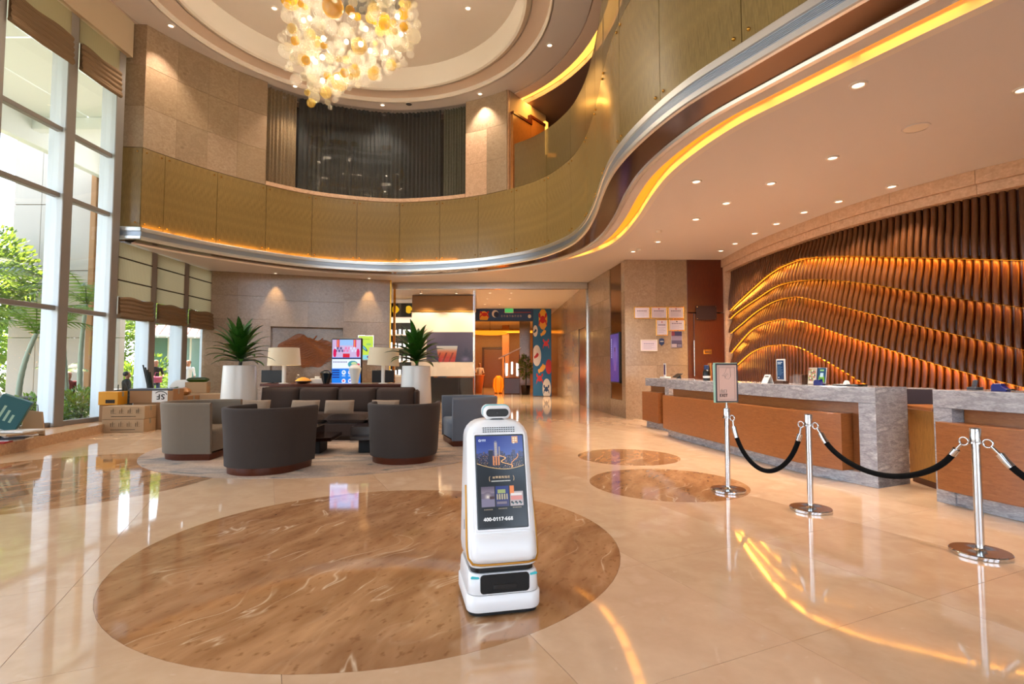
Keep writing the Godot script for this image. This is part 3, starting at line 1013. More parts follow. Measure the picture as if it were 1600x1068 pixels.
func build_back_wall() -> void:
	var w := setting("wall_back")
	var d := (W1 - W0).normalized()
	var len := W0.distance_to(W1)
	var bas := Basis(V(d.x, 0, d.y), Vector3.UP, V(-d.y, 0, d.x))
	var n0 := 1.93   # niche
	var n1 := 4.22
	for r in [[0.0, n0, 0.0, 4.6], [n1, len, 0.0, 4.6], [n0, n1, 2.78, 4.6], [n0, n1, 0.0, 0.6]]:
		var c := on_wall((r[0] + r[1]) / 2, -0.17)
		put("core", B.new().box(V(c.x, (r[2] + r[3]) / 2, c.z), V(r[1] - r[0], r[3] - r[2], 0.28), 0.0, bas), M.joint, w)
		var p := PackedVector2Array([W0, W1])
		cladding(w, p, r[0], r[1], r[2], minf(r[3], 4.5), 0.95, 0.75, stones(), 0.0, 0.05)
	var nb := on_wall((n0 + n1) / 2, -0.4)
	put("niche_back", B.new().box(V(nb.x, 1.7, nb.z), V(n1 - n0 + 0.1, 2.4, 0.1), 0.0, bas), M.beige_stone_3, w)
	for e in [n0, n1]:
		var q := on_wall(e, -0.2)
		put("niche_cheek", B.new().box(V(q.x, 1.7, q.z), V(0.05, 2.3, 0.4), 0.0, bas), M.beige_stone_1, w)
	var qe := on_wall(len + 0.02, -0.2)
	put("end_trim", B.new().box(V(qe.x, 2.25, qe.z), V(0.05, 4.5, 0.5), 0.004, bas), M.brass, w)
	# relief of flowing timber bands in the niche
	var rel := thing("wall_relief", "brown relief of flowing wavy wooden bands in the wall niche", "wall art", on_wall(3.05, -0.33) + V(0, 1.98, 0), atan2(-d.y, d.x))
	var outline := []
	for i in 56:
		var a := TAU * i / 56.0
		outline.append(Vector2(cos(a) * (0.92 + 0.10 * sin(a * 3 + 0.6)), sin(a) * (0.50 + 0.09 * sin(a * 4.0) + 0.05 * cos(a * 7))))
	put("backing", B.new().plate(PackedVector2Array(outline), 0.05, Transform3D(), 0.01), M.relief_wood, rel)
	for k in 17:
		var f := -0.94 + 1.88 * k / 16.0
		var path := []
		var half := sqrt(maxf(0.02, 1.0 - f * f))
		for i in 26:
			var u := -1.0 + 2.0 * i / 25.0
			var x := u * 0.9 * half
			path.append(V(x, f * 0.5 + 0.075 * sin(u * 4.2 + f * 2.2 + 0.8) * (1.0 - 0.3 * absf(f)) + 0.03 * sin(u * 9 + f * 5), 0.07 + 0.03 * cos(u * 5.0 + f * 4.0)))
		put("wavy_band", B.new().tube(path, 0.021, 6), M.relief_wood, rel)
	# recessed wall-washers in the soffit
	for t in [2.08, 5.02]:
		var p := on_wall(t, 0.22)
		var l := thing("downlight", "ceiling wall washer above the %s of the stone back wall" % ("left part" if t < 3 else "right part"), "ceiling light", V(p.x, 4.49, p.z), 0.0, "wall washers over the stone back wall")
		put("trim_ring", B.new().lathe([Vector2(0.045, 0.0), Vector2(0.05, -0.012), Vector2(0.062, -0.012), Vector2(0.066, 0.004)], 20), M.white_plaster, l)
		put("lens", B.new().lathe([Vector2(0.0, -0.004), Vector2(0.045, -0.004)], 20), M.downlight_glow, l)
		spot(V(p.x, 4.475, p.z), on_wall(t, 0.0) + V(0, 2.0, 0), Color(1.0, 0.85, 0.62), 3.0, 26, 0.04)

# ---------------------------------------------------------------- right-hand stone walls, service door, notices
func build_right_wall() -> void:
	var w := setting("wall_side")
	var a := Vector2(2.72, -19.0)
	var b := Vector2(3.2, -15.0)
	var p := PackedVector2Array([a, b])
	var n := Vector2(p[1].y - p[0].y, -(p[1].x - p[0].x)).normalized()   # outward
	var L := a.distance_to(b)
	put("core", sheet_slab(frames(p, 0, L, 1), 0.05, 0.3, 0, 4.6), M.joint, w)
	cladding(w, p, 0.0, 2.62, 0.0, 4.5, 0.66, 0.9, stones(), 0.0, 0.05)
	cladding(w, p, 3.72, L, 0.0, 4.5, 0.66, 0.9, stones(), 0.0, 0.05)
	cladding(w, p, 2.62, 3.72, 0.0, 0.5, 1.2, 0.9, stones(), 0.0, 0.05)
	put("bronze_panel", sheet_slab(frames(p, 2.63, 3.71, 1), 0.02, 0.06, 0.5, 4.5), M.bronze_mirror, w)
	var w2 := setting("wall_notices")
	var q := PackedVector2Array([Vector2(3.2, -15.0), Vector2(4.97, -15.0)])
	put("core", B.new().box(V(4.1, 2.3, -15.2), V(1.8, 4.6, 0.3)), M.joint, w2)
	cladding(w2, q, 0.0, 1.77, 0.0, 4.5, 0.9, 1.5, stones(), 0.0, 0.05)
	# timber wall with flush door
	var w3 := setting("wall_timber")
	put("timber_panel", B.new().box(V(5.55, 3.75, -15.08), V(1.16, 1.5, 0.2), 0.006), M.dark_wood, w3)
	put("timber_panel", B.new().box(V(5.05, 1.49, -15.08), V(0.17, 2.98, 0.2), 0.006), M.dark_wood, w3)
	var dr := setting("door_1")
	put("door_leaf", B.new().box(V(5.63, 1.49, -15.06), V(0.98, 2.96, 0.2), 0.008), M.dark_wood, dr)
	put("door_handle", B.new().tube([V(5.11, 1.2, -14.88), V(5.11, 2.2, -14.88)], 0.018, 8).bar(V(5.11, 1.35, -14.97), V(5.11, 1.35, -14.88), 0.02, 0.02).bar(V(5.11, 2.05, -14.97), V(5.11, 2.05, -14.88), 0.02, 0.02), M.steel, dr)
	put("core", B.new().box(V(7.4, 2.3, -15.36), V(5.2, 4.6, 0.3)), M.joint, w3)
	# vertical screen set in the bronze strip
	var f = frames(p, 3.14, 3.15, 1)[0]
	var dir := (b - a).normalized()
	var bs := Basis(V(dir.x, 0, dir.y), Vector3.UP, V(-dir.y, 0, dir.x))
	var tv := thing("wall_screen", "tall purple glowing advertising screen set in the bronze wall strip", "screen", V(f[0].x, 1.73, f[0].y), atan2(-dir.y, dir.x))
	put("bezel", B.new().box(V(0, 0, 0.0), V(0.86, 1.5, 0.06), 0.01), M.black_plastic, tv)
	var im := Image.create(80, 150, false, Image.FORMAT_RGB8)
	im.fill(Color(0.30, 0.24, 0.52))
	for y in 150:
		for x in 80:
			var d := Vector2(x - 44, (y - 60) * 0.6).length()
			im.set_pixel(x, y, Color(0.30, 0.25, 0.55).lerp(Color(0.62, 0.52, 0.78), clampf(1.0 - d / 34.0, 0, 1)))
	for k in 9: im.fill_rect(Rect2i(10, 14 + k * 7, 5, 5), Color(0.85, 0.85, 0.95))
	im.fill_rect(Rect2i(38, 42, 12, 14), Color(0.35, 0.22, 0.4))
	im.fill_rect(Rect2i(34, 56, 20, 60), Color(0.48, 0.35, 0.62))
	put("screen", B.new().picture(V(0, 0, 0.032), 0.8, 1.42), printed("tv_print", im, 0.2, 0.8), tv)
	# notices
	var k := 0.01807
	var paper := Color(0.80, 0.76, 0.80)
	var list := [[991, 477.5, 1016.5, 496.7, "landscape certificate, first of the three gilt frames in the top row", "gilt"], [1017, 477.5, 1043.5, 496.7, "landscape certificate, middle of the three gilt frames in the top row", "gilt"], [1044, 477.5, 1070, 496.7, "landscape certificate at the right end of the top row, nearest the timber wall", "gilt"],
		[1025, 497.4, 1044.3, 523, "portrait certificate in a gilt frame with a red emblem", "gilt"], [1045, 497.4, 1071, 515.7, "landscape certificate in the second row with a dark emblem on its top edge", "gilt"], [1001, 529, 1028, 547.5, "white framed notice hanging lowest and leftmost on the stone wall", "white"]]
	for c in list:
		var cw: float = (c[2] - c[0]) * k - 0.012
		var ch: float = (c[3] - c[1]) * k - 0.008
		var o := thing("certificate" if c[5] == "gilt" else "framed_notice", c[4], "certificate" if c[5] == "gilt" else "notice", V(((c[0] + c[2]) / 2 - 800) * k, 1.4 + (576 - (c[1] + c[3]) / 2) * k - 0.02, -14.985), 0.0, "certificates on the stone wall" if c[5] == "gilt" else "")
		var fm := B.new()
		for s in [-1, 1]:
			fm.box(V(s * (cw / 2 - 0.012), 0, 0), V(0.024, ch, 0.03), 0.005)
			fm.box(V(0, s * (ch / 2 - 0.012), 0), V(cw - 0.048, 0.024, 0.03), 0.005)
		put("frame", fm, M.brass if c[5] == "gilt" else M.white_plaster, o)
		var ci := Image.create(96, 64, false, Image.FORMAT_RGB8)
		ci.fill(paper)
		var first: float = c[0]
		if first != 1001.0 and first != 991.0: ci.fill_rect(Rect2i(45, 5, 7, 7), Color(0.6, 0.12, 0.15) if first != 1045.0 else Color(0.1, 0.05, 0.08))
		for j in 6: ci.fill_rect(Rect2i(16 + j * 11, 18, 7, 6), Color(0.35, 0.32, 0.4) if first != 1001.0 else Color(0.5, 0.48, 0.6))
		for j in 4: ci.fill_rect(Rect2i(14, 31 + j * 7, 66 - (j % 2) * 16, 2), Color(0.62, 0.6, 0.68))
		put("sheet", B.new().picture(V(0, 0, 0.004), cw - 0.04, ch - 0.04), printed("certificate_%d" % int(first), ci, 0.15), o)
		put("backing", B.new().box(V(0, 0, -0.004), V(cw - 0.01, ch - 0.01, 0.012)), M.white_paper, o)
	var badge := PackedVector2Array([Vector2(-0.07, 0.09), Vector2(0, 0.11), Vector2(0.07, 0.09), Vector2(0.07, -0.05), Vector2(0, -0.11), Vector2(-0.07, -0.05)])
	var bd := thing("shield_plaque", "small dark blue shield-shaped plaque beside the white notice", "plaque", V((1034 - 800) * k, 1.4 + (576 - 534) * k, -14.998))
	put("shield", B.new().plate(badge, 0.02, Transform3D(), 0.006), M["cloth_blue"], bd)
	put("rim", B.new().plate(PackedVector2Array([Vector2(-0.045, 0.03), Vector2(0.045, 0.03), Vector2(0.045, 0.0), Vector2(-0.045, 0.0)]), 0.004, Transform3D(Basis(), V(0, 0, 0.02))), M.steel, bd)
	var pi := Image.create(64, 96, false, Image.FORMAT_RGB8)
	pi.fill(Color(0.25, 0.22, 0.34))
	pi.fill_rect(Rect2i(0, 0, 20, 26), Color(0.5, 0.18, 0.25))
	pi.fill_rect(Rect2i(22, 2, 40, 20), Color(0.2, 0.18, 0.35))
	pi.fill_rect(Rect2i(0, 28, 64, 26), Color(0.52, 0.48, 0.58))
	pi.fill_rect(Rect2i(0, 56, 64, 14), Color(0.3, 0.28, 0.4))
	pi.fill_rect(Rect2i(2, 74, 30, 20), Color(0.66, 0.62, 0.66))
	pi.fill_rect(Rect2i(36, 76, 24, 16), Color(0.45, 0.44, 0.52))
	var pb := thing("photo_board", "dark poster of small photographs under the certificates", "poster", V((1057.5 - 800) * k, 1.4 + (576 - 530) * k, -14.99))
	put("board", B.new().box(Vector3.ZERO, V(0.31, 0.47, 0.012), 0.002), M.white_paper, pb)
	put("print", B.new().picture(V(0, 0, 0.008), 0.3, 0.46), printed("photo_print", pi, 0.4), pb)
	var gp := thing("glass_plaque", "reddish-brown acrylic plaque on four standoffs high on the timber door", "plaque", V((1103.5 - 800) * k, 1.4 + (576 - 488.5) * k, -14.93))
	put("plate", B.new().box(Vector3.ZERO, V(0.58, 0.40, 0.012), 0.002), M.burgundy, gp)
	var so := B.new()
	for x in [-0.26, 0.26]:
		for y in [-0.17, 0.17]:
			so.tube([V(x, y, -0.05), V(x, y, 0.014)], 0.014, 8)
	put("standoff", so, M.chrome, gp)
	var bp := thing("brass_plate", "small brass room sign at eye level on the timber door", "sign", V((1105 - 800) * k, 1.4 + (576 - 549.5) * k, -14.955))
	put("plate", B.new().box(Vector3.ZERO, V(0.23, 0.13, 0.012), 0.004), M.brass, bp)
	put("lettering", B.new().box(V(0, 0.02, 0.007), V(0.15, 0.02, 0.003)).box(V(0, -0.02, 0.007), V(0.15, 0.02, 0.003)), M.ink, bp)

# ---------------------------------------------------------------- wave wall of timber slats
var WV := PackedVector2Array()

func tier_height(k: int, s: float) -> float:
	var pts: Array = [
		[Vector2(-1, 2.6), Vector2(0.94, 3.15), Vector2(2.05, 3.45), Vector2(3.14, 3.72), Vector2(3.9, 3.77), Vector2(4.83, 3.64), Vector2(6.1, 3.37), Vector2(7.7, 3.03), Vector2(9, 2.8), Vector2(12, 2.4)],
		[Vector2(-1, 2.4), Vector2(1.0, 2.93), Vector2(2.22, 3.16), Vector2(3.14, 3.33), Vector2(4.03, 3.3), Vector2(4.89, 3.15), Vector2(5.61, 2.96), Vector2(6.42, 2.7), Vector2(7.69, 2.32), Vector2(12, 1.2)],
		[Vector2(-1, 2.1), Vector2(1.1, 2.55), Vector2(2.22, 2.85), Vector2(3.14, 3.0), Vector2(3.72, 2.98), Vector2(4.39, 2.81), Vector2(5.55, 2.43), Vector2(6.23, 2.19), Vector2(7.69, 1.69), Vector2(12, 0.3)],
		[Vector2(-1, 1.3), Vector2(1.0, 2.05), Vector2(1.81, 2.38), Vector2(2.7, 2.53), Vector2(3.33, 2.53), Vector2(3.97, 2.41), Vector2(4.78, 2.14), Vector2(5.67, 1.83), Vector2(6.54, 1.51), Vector2(7.66, 1.14), Vector2(12, 0.1)],
		[Vector2(-1, 0.9), Vector2(1.0, 1.54), Vector2(1.81, 1.82), Vector2(2.58, 1.95), Vector2(3.14, 1.96), Vector2(3.72, 1.89), Vector2(4.33, 1.66), Vector2(4.78, 1.46), Vector2(5.33, 1.17), Vector2(6.6, 0.5), Vector2(7.5, 0.1), Vector2(12, 0.05)]][k]
	for i in pts.size() - 1:
		if s <= pts[i + 1].x or i == pts.size() - 2:
			var t: float = (s - pts[i].x) / (pts[i + 1].x - pts[i].x)
			return cubic_interpolate_in_time(pts[i].y, pts[i + 1].y, pts[maxi(i - 1, 0)].y, pts[mini(i + 2, pts.size() - 1)].y, t, pts[i + 1].x - pts[i].x, pts[maxi(i - 1, 0)].x - pts[i].x, pts[mini(i + 2, pts.size() - 1)].x - pts[i].x)
	return 0.0

func build_wave_wall() -> void:
	WV = spline([Vector2(6.15, -15.3), Vector2(6.13, -14), Vector2(6.16, -12.6), Vector2(6.36, -11.1), Vector2(6.66, -9.8), Vector2(7.25, -8.5), Vector2(7.75, -7.75), Vector2(8.4, -6.95), Vector2(9.2, -6.2), Vector2(9.9, -5.7)])
	var L := length_of(WV)
	var back := setting("wall_wave")
	put("core", sheet_slab(frames(WV, 0, L, 60), 0.12, 0.35, 0.0, 4.6), M.joint, back)
	put("timber_backing", sheet_slab(frames(WV, 0.5, L, 60), 0.08, 0.12, 0.0, 4.2), M.dark_wood, back)
	# stone surround
	var fr := setting("trim_4")
	for i in 9:
		var a := 0.05 + (L - 0.05) * i / 9 + 0.003
		var b := 0.05 + (L - 0.05) * (i + 1) / 9 - 0.003
		put("surround_stone", sheet_slab(frames(WV, a, b, 8), -0.20, 0.12, 4.28, 4.5), M.pale_stone, fr)
		put("surround_stone", sheet_slab(frames(WV, maxf(a, 0.32), b, 8), -0.15, 0.12, 4.12, 4.277), M.pale_stone, fr)
	for j in 3:
		put("surround_stone", sheet_slab(frames(WV, 0.02, 0.22, 3), -0.20, 0.12, 1.42 * j + 0.003, 1.42 * (j + 1) - 0.003 if j < 2 else 4.277), M.pale_stone, fr)
		put("surround_stone", sheet_slab(frames(WV, 0.223, 0.45, 3), -0.15, 0.12, 1.38 * j + 0.003, 1.38 * (j + 1) - 0.003 if j < 2 else 4.117), M.pale_stone, fr)
	# slats: five wave lines cut them into tiers, each tier leaning out at its foot
	var pw := thing("slat_wall", "feature wall of brown timber slats in wavy tiers lit by hidden orange light", "slat wall")
	var pitch := 0.112
	var n := int((L - 0.5) / pitch)
	var rest := B.new()
	var count := 0
	for i in range(n - 1, -1, -1):
		var s := 0.52 + pitch * (i + 0.5)
		var f = frames(WV, s, s + 0.01, 1)[0]
		var nr := V(f[1].x, 0, f[1].y)
		var tg := V(-nr.z, 0, nr.x)
		for t in 6:
			var hi := 4.12 if t == 0 else tier_height(t - 1, s) + 0.05
			var lo := 0.02 if t == 5 else tier_height(t, s)
			if hi - lo < 0.08: continue
			var g := []
			var m := 6
			for k in m + 1:
				var u := float(k) / m
				var e := 0.5 - 0.5 * cos(PI * u)
				var o := lerpf(-0.10, 0.025, e) if t > 0 and t < 5 else (lerpf(-0.10, 0.0, e) if t == 0 else lerpf(-0.03, 0.02, e))
				var c := V(f[0].x, lerpf(lo, hi, u), f[0].y) + nr * o
				g.append([c + tg * 0.04 + nr * 0.05, c + tg * 0.038 + nr * 0.0, c + tg * 0.022 - nr * 0.014, c - tg * 0.022 - nr * 0.014, c - tg * 0.038 + nr * 0.0, c - tg * 0.04 + nr * 0.05])
			var b := rest
			var mine := count < 300 and i < 64
			if mine: b = B.new()
			b.grid(g)
			b.flat()
			for q in [0, m]:
				var r = g[q]
				b.face([r[0], r[1], r[2], r[3], r[4], r[5]], Vector3.UP if q else Vector3.DOWN)
			if mine:
				put("slat", b, M.slat_wood, pw)
				count += 1
	put("far_slats", rest, M.slat_wood, pw, "stuff")
	# light strips tucked under the foot of each tier
	var gain := [1.35, 0.45, 0.45, 1.35, 1.25]
	for k in 5:
		var g := []
		for f in frames(WV, 0.55, L - 0.1, 80):
			if k == 4 and f[2] > 6.7: break
			var h := tier_height(k, f[2]) - 0.014
			g.append([f, h])
		var b := B.new()
		b.soft()
		for i in g.size() - 1:
			var q := []
			for e in [[i, -0.07], [i + 1, -0.07], [i + 1, -0.03], [i, -0.03]]:
				var f = g[e[0]][0]
				q.append(V(f[0].x + f[1].x * e[1], g[e[0]][1], f[0].y + f[1].y * e[1]))
			b.quad(q[0], q[1], q[2], q[3])
		put("light_strip", b, M.slat_led, pw)
		var seg := 12
		for i in seg:
			var s0 := 0.6 + (L - 3.2) * (i + 0.5) / seg
			if k == 4 and s0 > 6.0: continue
			var f = frames(WV, s0, s0 + 0.01, 1)[0]
			var h := tier_height(k, s0)
			var h2 := tier_height(k, s0 + 0.1)
			var t3 := V(-f[1].y * 0.1, 0, f[1].x * 0.1)
			t3.y = h2 - h
			if t3.dot(V(frames(WV, s0 + 0.1, s0 + 0.11, 1)[0][0].x - f[0].x, 0, frames(WV, s0 + 0.1, s0 + 0.11, 1)[0][0].y - f[0].y)) < 0: t3 = V(-t3.x, t3.y, -t3.z)
			var p := V(f[0].x - f[1].x * 0.055, h - 0.02, f[0].y - f[1].y * 0.055)
			t3 = t3.normalized()
			var dn := V(f[1].x * 0.2, -1.0, f[1].y * 0.2)
			dn -= t3 * dn.dot(t3)
			area(p, p + dn, Vector2(0.04, 0.62), Color(1.0, 0.66, 0.22), 0.36 * gain[k], t3.normalized())

# ---------------------------------------------------------------- hall beyond the glass doors
func build_corridor() -> void:
	var f := setting("floor_hall")
	for i in 9:
		for j in 10:
			put("tile", B.new().box(V(-9.0 + 1.5 * i + 0.75, -0.05, -19.0 - 2.2 * j - 1.1), V(1.496, 0.1, 2.196)), M["cream_marble_%d" % ((i + j * 2) % 3)], f)
	block("ceiling_hall", V(-3.2, 4.65, -30.5), V(14, 0.3, 23.0), M.soffit)
	block("wall_hall_left", V(-9.3, 2.2, -30), V(0.3, 4.6, 22), M.beam_plaster)
	block("wall_hall_end", V(-3.2, 2.2, -41.2), V(14, 4.6, 0.3), M.gold_wood)
	var w := setting("wall_hall_right")
	var p := PackedVector2Array([Vector2(1.75, -41.0), Vector2(2.72, -19.0)])
	put("core", sheet_slab(frames(p, 0, length_of(p), 1), 0.05, 0.3, 0, 4.6), M.joint, w)
	var L := length_of(p)
	cladding(w, p, 0.0, L - 2.0, 0.0, 4.5, 1.6, 1.5, stones(), 0.0, 0.05)
	cladding(w, p, L - 0.55, L, 0.0, 4.5, 0.6, 1.5, stones(), 0.0, 0.05)
	cladding(w, p, L - 2.0, L - 0.55, 2.95, 4.5, 1.6, 1.6, stones(), 0.0, 0.05)
	var d := setting("door_2")
	put("door_leaf", sheet_slab(frames(p, L - 1.97, L - 0.58, 1), 0.03, 0.05, 0.0, 2.93, 0.004), M.dark_wood, d)
	# glazed screen with metal head
	var g := setting("window_40")
	put("head_beam", B.new().box(V(-0.78, 4.38, -19.0), V(7.0, 0.24, 0.16), 0.01), M.steel, g)
	put("jamb_post", B.new().box(V(2.70, 2.13, -19.0), V(0.09, 4.26, 0.12), 0.008), M.steel, g)
	put("jamb_post", B.new().box(V(-4.22, 2.13, -19.0), V(0.07, 4.26, 0.12), 0.008), M.brass, g)
	for q in [[-2.75, 2.8], [-1.33, 0.02]]:
		if q[1] > 1: put("pane", B.new().box(V(q[0], 2.13, -19.0), V(q[1], 4.26, 0.012)), M.pane, g)
		else: put("glass_edge", B.new().box(V(q[0], 2.13, -19.0), V(0.014, 4.26, 0.03)), M.steel, g)
	# partition with the lit poster
	var ps := thing("poster_partition", "cream partition panel with a large purple poster of a red drink in a white cup", "partition", V(-2.85, 0, -22.0))
	put("panel", B.new().box(V(0, 2.42, 0), V(2.62, 2.66, 0.12), 0.01), M.white_plaster, ps)
	put("base_cabinet", B.new().box(V(0.1, 0.52, -0.1), V(2.3, 1.04, 0.4), 0.01), M.table_wood, ps)
	put("rail", B.new().box(V(0, 3.78, 0.0), V(2.7, 0.06, 0.2), 0.006), M.brass, ps)
	var im := Image.create(192, 124, false, Image.FORMAT_RGB8)
	for y in 124:
		for x in 192:
			var c := Color(0.42, 0.32, 0.38).lerp(Color(0.28, 0.22, 0.30), clampf((y - 20) / 80.0, 0, 1))
			c = c.lerp(Color(0.62, 0.5, 0.58), clampf(1.0 - Vector2(x - 160, (y - 112) * 1.4).length() / 22.0, 0, 1))
			c = c.lerp(Color(0.60, 0.5, 0.52), clampf(1.0 - Vector2(x - 20, y - 6).length() / 60.0, 0, 1) * 0.6)
			var l := 40 + (y - 56) * 0.16
			var r := 128 - (y - 56) * 0.16
			if y > 56 and x > l and x < r:
				c = Color(0.93, 0.82, 0.70).lerp(Color(0.93, 0.40, 0.20), clampf((y - 66) / 20.0, 0, 1)).lerp(Color(0.86, 0.12, 0.08), clampf((y - 90) / 24.0, 0, 1))
				if absf(sin(x * 0.12 + y * 0.05)) > 0.93 and y > 84: c = Color(0.55, 0.08, 0.06)
				if y < 60: c = Color(0.95, 0.88, 0.8)
			im.set_pixel(x, y, c)
	put("poster", B.new().picture(V(0.28, 2.3, 0.062), 1.92, 1.24), printed("drink_print", im, 0.3, 0.6), ps)
	for x in [-0.75, 0.65]:
		var l := thing("spotlight", "small bright ceiling spotlight aimed at the %s of the poster panel" % ("left side" if x < 0 else "right side"), "ceiling light", V(-2.85 + x, 4.48, -20.9), 0.0, "spotlights over the poster panel")
		put("can", B.new().lathe([Vector2(0.0, -0.1), Vector2(0.05, -0.1), Vector2(0.05, 0.0)], 16), M.white_plaster, l)
		put("lens", B.new().lathe([Vector2(0.045, -0.105), Vector2(0.0, -0.105)], 16), M.downlight_glow, l)
		spot(V(-2.85 + x, 4.36, -20.9), V(-2.85 + x, 2.6, -22), Color(1, 0.88, 0.72), 7.0, 42)
	var bk := thing("bulkhead", "golden brown mirrored bulkhead above the poster panel", "bulkhead", V(-2.85, 3.82, -22.25))
	put("box", B.new().box(V(0, 0.33, 0), V(2.66, 0.64, 0.3), 0.01), M.gold_paint, bk)
	# shop at the far left: dark fascia with two plain yellow emblems, bright shelves
	var sh := thing("shop_front", "bright shop front with a dark sign fascia and lit shelves behind the glass", "shop", V(-5.2, 0, -23.6))
	put("fascia", B.new().box(V(0.2, 4.02, 0), V(2.6, 0.6, 0.2), 0.01), M.matt_black, sh)
	for x in [0.02, 0.62]:
		var e := []
		for i in 24:
			var a := TAU * i / 24
			e.append(Vector2(cos(a) * (0.15 + 0.02 * cos(a * 3)), sin(a) * 0.17))
		put("emblem", B.new().plate(PackedVector2Array(e), 0.03, Transform3D(Basis(), V(x, 4.03, 0.1)), 0.008), M.emblem_yellow, sh)
	put("lit_ceiling", B.new().box(V(0.2, 3.62, -0.6), V(2.6, 0.12, 1.4)), M.white_glow, sh)
	put("back_panel", B.new().box(V(0.2, 1.8, -1.5), V(2.6, 3.6, 0.1)), M.matt_black, sh)
	for k in 5:
		put("shelf", B.new().box(V(0.2, 0.5 + k * 0.62, -1.2), V(2.5, 0.05, 0.4), 0.005), M.white_plaster, sh)
	var goods := B.new()
	for k in 5:
		for j in 11:
			goods.box(V(-0.85 + j * 0.21, 0.62 + k * 0.62, -1.05), V(0.08 + 0.05 * rng.randf(), 0.18 + 0.12 * rng.randf(), 0.1), 0.01)
	put("goods", goods, M.led_white, sh, "stuff")
	put("counter", B.new().box(V(0.2, 0.55, 0.1), V(2.5, 1.1, 0.5), 0.02), M.white_plaster, sh)
	area(V(-5.0, 3.5, -23.2), V(-5.0, 1.0, -23.2), Vector2(2.0, 0.8), Color(1, 0.92, 0.8), 5.0, V(0, 0, 1))
	sea_arch()
	deep_hall()
	# ceiling spots of the hall
	var k := 0
	for q in [[-0.9, -21.6], [-0.03, -21.6], [-1.1, -23.4], [-0.1, -23.4], [-1.3, -25.4], [-0.6, -25.4]]:
		k += 1
		var l := thing("downlight", ["near left", "near right", "middle left", "middle right", "far left", "far right"][k - 1] + " one of the six ceiling lights before the blue arch", "ceiling light", V(q[0], 4.5, q[1]), 0.0, "hall ceiling lights")
		put("trim_ring", B.new().lathe([Vector2(0.05, 0.0), Vector2(0.055, -0.012), Vector2(0.075, -0.012), Vector2(0.08, 0.004)], 18), M.white_plaster, l)
		put("lens", B.new().lathe([Vector2(0.0, -0.004), Vector2(0.05, -0.004)], 18), M.downlight_glow, l)
		spot(V(q[0], 4.47, q[1]), V(q[0], 0, q[1]), Color(1, 0.88, 0.7), 11.0, 52)

func sea_arch() -> void:
	var a := thing("sea_arch", "blue archway printed with red crabs, fish and shrimp in round spots", "archway", V(0, 0, -27.5))
	var im := Image.create(256, 512, false, Image.FORMAT_RGB8)     # the column print
	im.fill(Color(0.06, 0.36, 0.56))
	var hd := Image.create(512, 96, false, Image.FORMAT_RGB8)      # the head print
	hd.fill(Color(0.08, 0.24, 0.46))
	var red := Color(0.72, 0.10, 0.10)
	var yel := Color(0.85, 0.62, 0.18)
	var wht := Color(0.82, 0.80, 0.80)
	spot_print(im, 140, 60, 62, yel); crab(im, 136, 62, 1.5, red)
	spot_print(im, 30, 130, 34, wht); fish(im, 30, 130, 0.7, Color(0.1, 0.25, 0.4))
	fish(im, 150, 140, 1.2, yel); crab(im, 180, 205, 1.1, red)
	spot_print(im, 50, 275, 62, wht); fish(im, 50, 275, 1.0, red)
	spot_print(im, 220, 340, 44, red); fish(im, 130, 350, 1.6, yel)
	crab(im, 90, 410, 1.2, red)
	spot_print(im, 190, 470, 60, wht); crab(im, 185, 472, 1.0, Color(0.05, 0.22, 0.4))
	spot_print(hd, 40, 66, 46, yel); crab(hd, 46, 48, 1.1, red)
	spot_print(hd, 150, 42, 32, wht); spot_print(hd, 160, 48, 24, Color(0.05, 0.16, 0.33))
	for i in 8: glyph(hd, 205 + i * 26, 52, i, Color(0.72, 0.6, 0.62))
	for i in 24: hd.fill_rect(Rect2i(232 + i * 11, 26, 7, 9), Color(0.62, 0.16, 0.18))
	spot_print(hd, 480, 64, 16, wht)
	put("column", B.new().box(V(1.55, 2.25, 0), V(0.94, 4.46, 0.5), 0.01), M.cloth_blue, a)
	put("head", B.new().box(V(-1.2, 4.18, 0), V(4.56, 0.6, 0.5), 0.01), M.cloth_blue, a)
	put("column", B.new().box(V(-3.6, 2.25, 0), V(0.4, 4.46, 0.5), 0.01), M.cloth_blue, a)
	put("column_print", B.new().picture(V(1.55, 2.25, 0.256), 0.92, 4.46), printed("sea_column", im, 0.4), a)
	put("head_print", B.new().picture(V(-0.3, 4.2, 0.256), 2.74, 0.58), printed("sea_head", hd, 0.4), a)
	var ex := thing("exit_sign", "small green lit exit sign hanging at the head of the blue arch", "sign", V(-0.15, 4.38, -27.1))
	put("box", B.new().box(Vector3.ZERO, V(0.46, 0.24, 0.06), 0.01), M.white_plaster, ex)
	put("face", B.new().box(V(0, 0, 0.035), V(0.42, 0.2, 0.01)), glow("exit_green", Color(0.3, 0.75, 0.4), 0.7), ex)

func spot_print(im: Image, cx: int, cy: int, r: int, c: Color) -> void:
	for y in range(maxi(0, cy - r), mini(im.get_height(), cy + r)):
		for x in range(maxi(0, cx - r), mini(im.get_width(), cx + r)):
			if (x - cx) * (x - cx) + (y - cy) * (y - cy) < r * r: im.set_pixel(x, y, c)

func oval(im: Image, cx: float, cy: float, rx: float, ry: float, c: Color, rot := 0.0) -> void:
	var r := int(maxf(rx, ry)) + 1
	for y in range(maxi(0, int(cy) - r), mini(im.get_height(), int(cy) + r)):
		for x in range(maxi(0, int(cx) - r), mini(im.get_width(), int(cx) + r)):
			var v := Vector2(x - cx, y - cy).rotated(-rot)
			if (v.x / rx) ** 2 + (v.y / ry) ** 2 < 1.0: im.set_pixel(x, y, c)

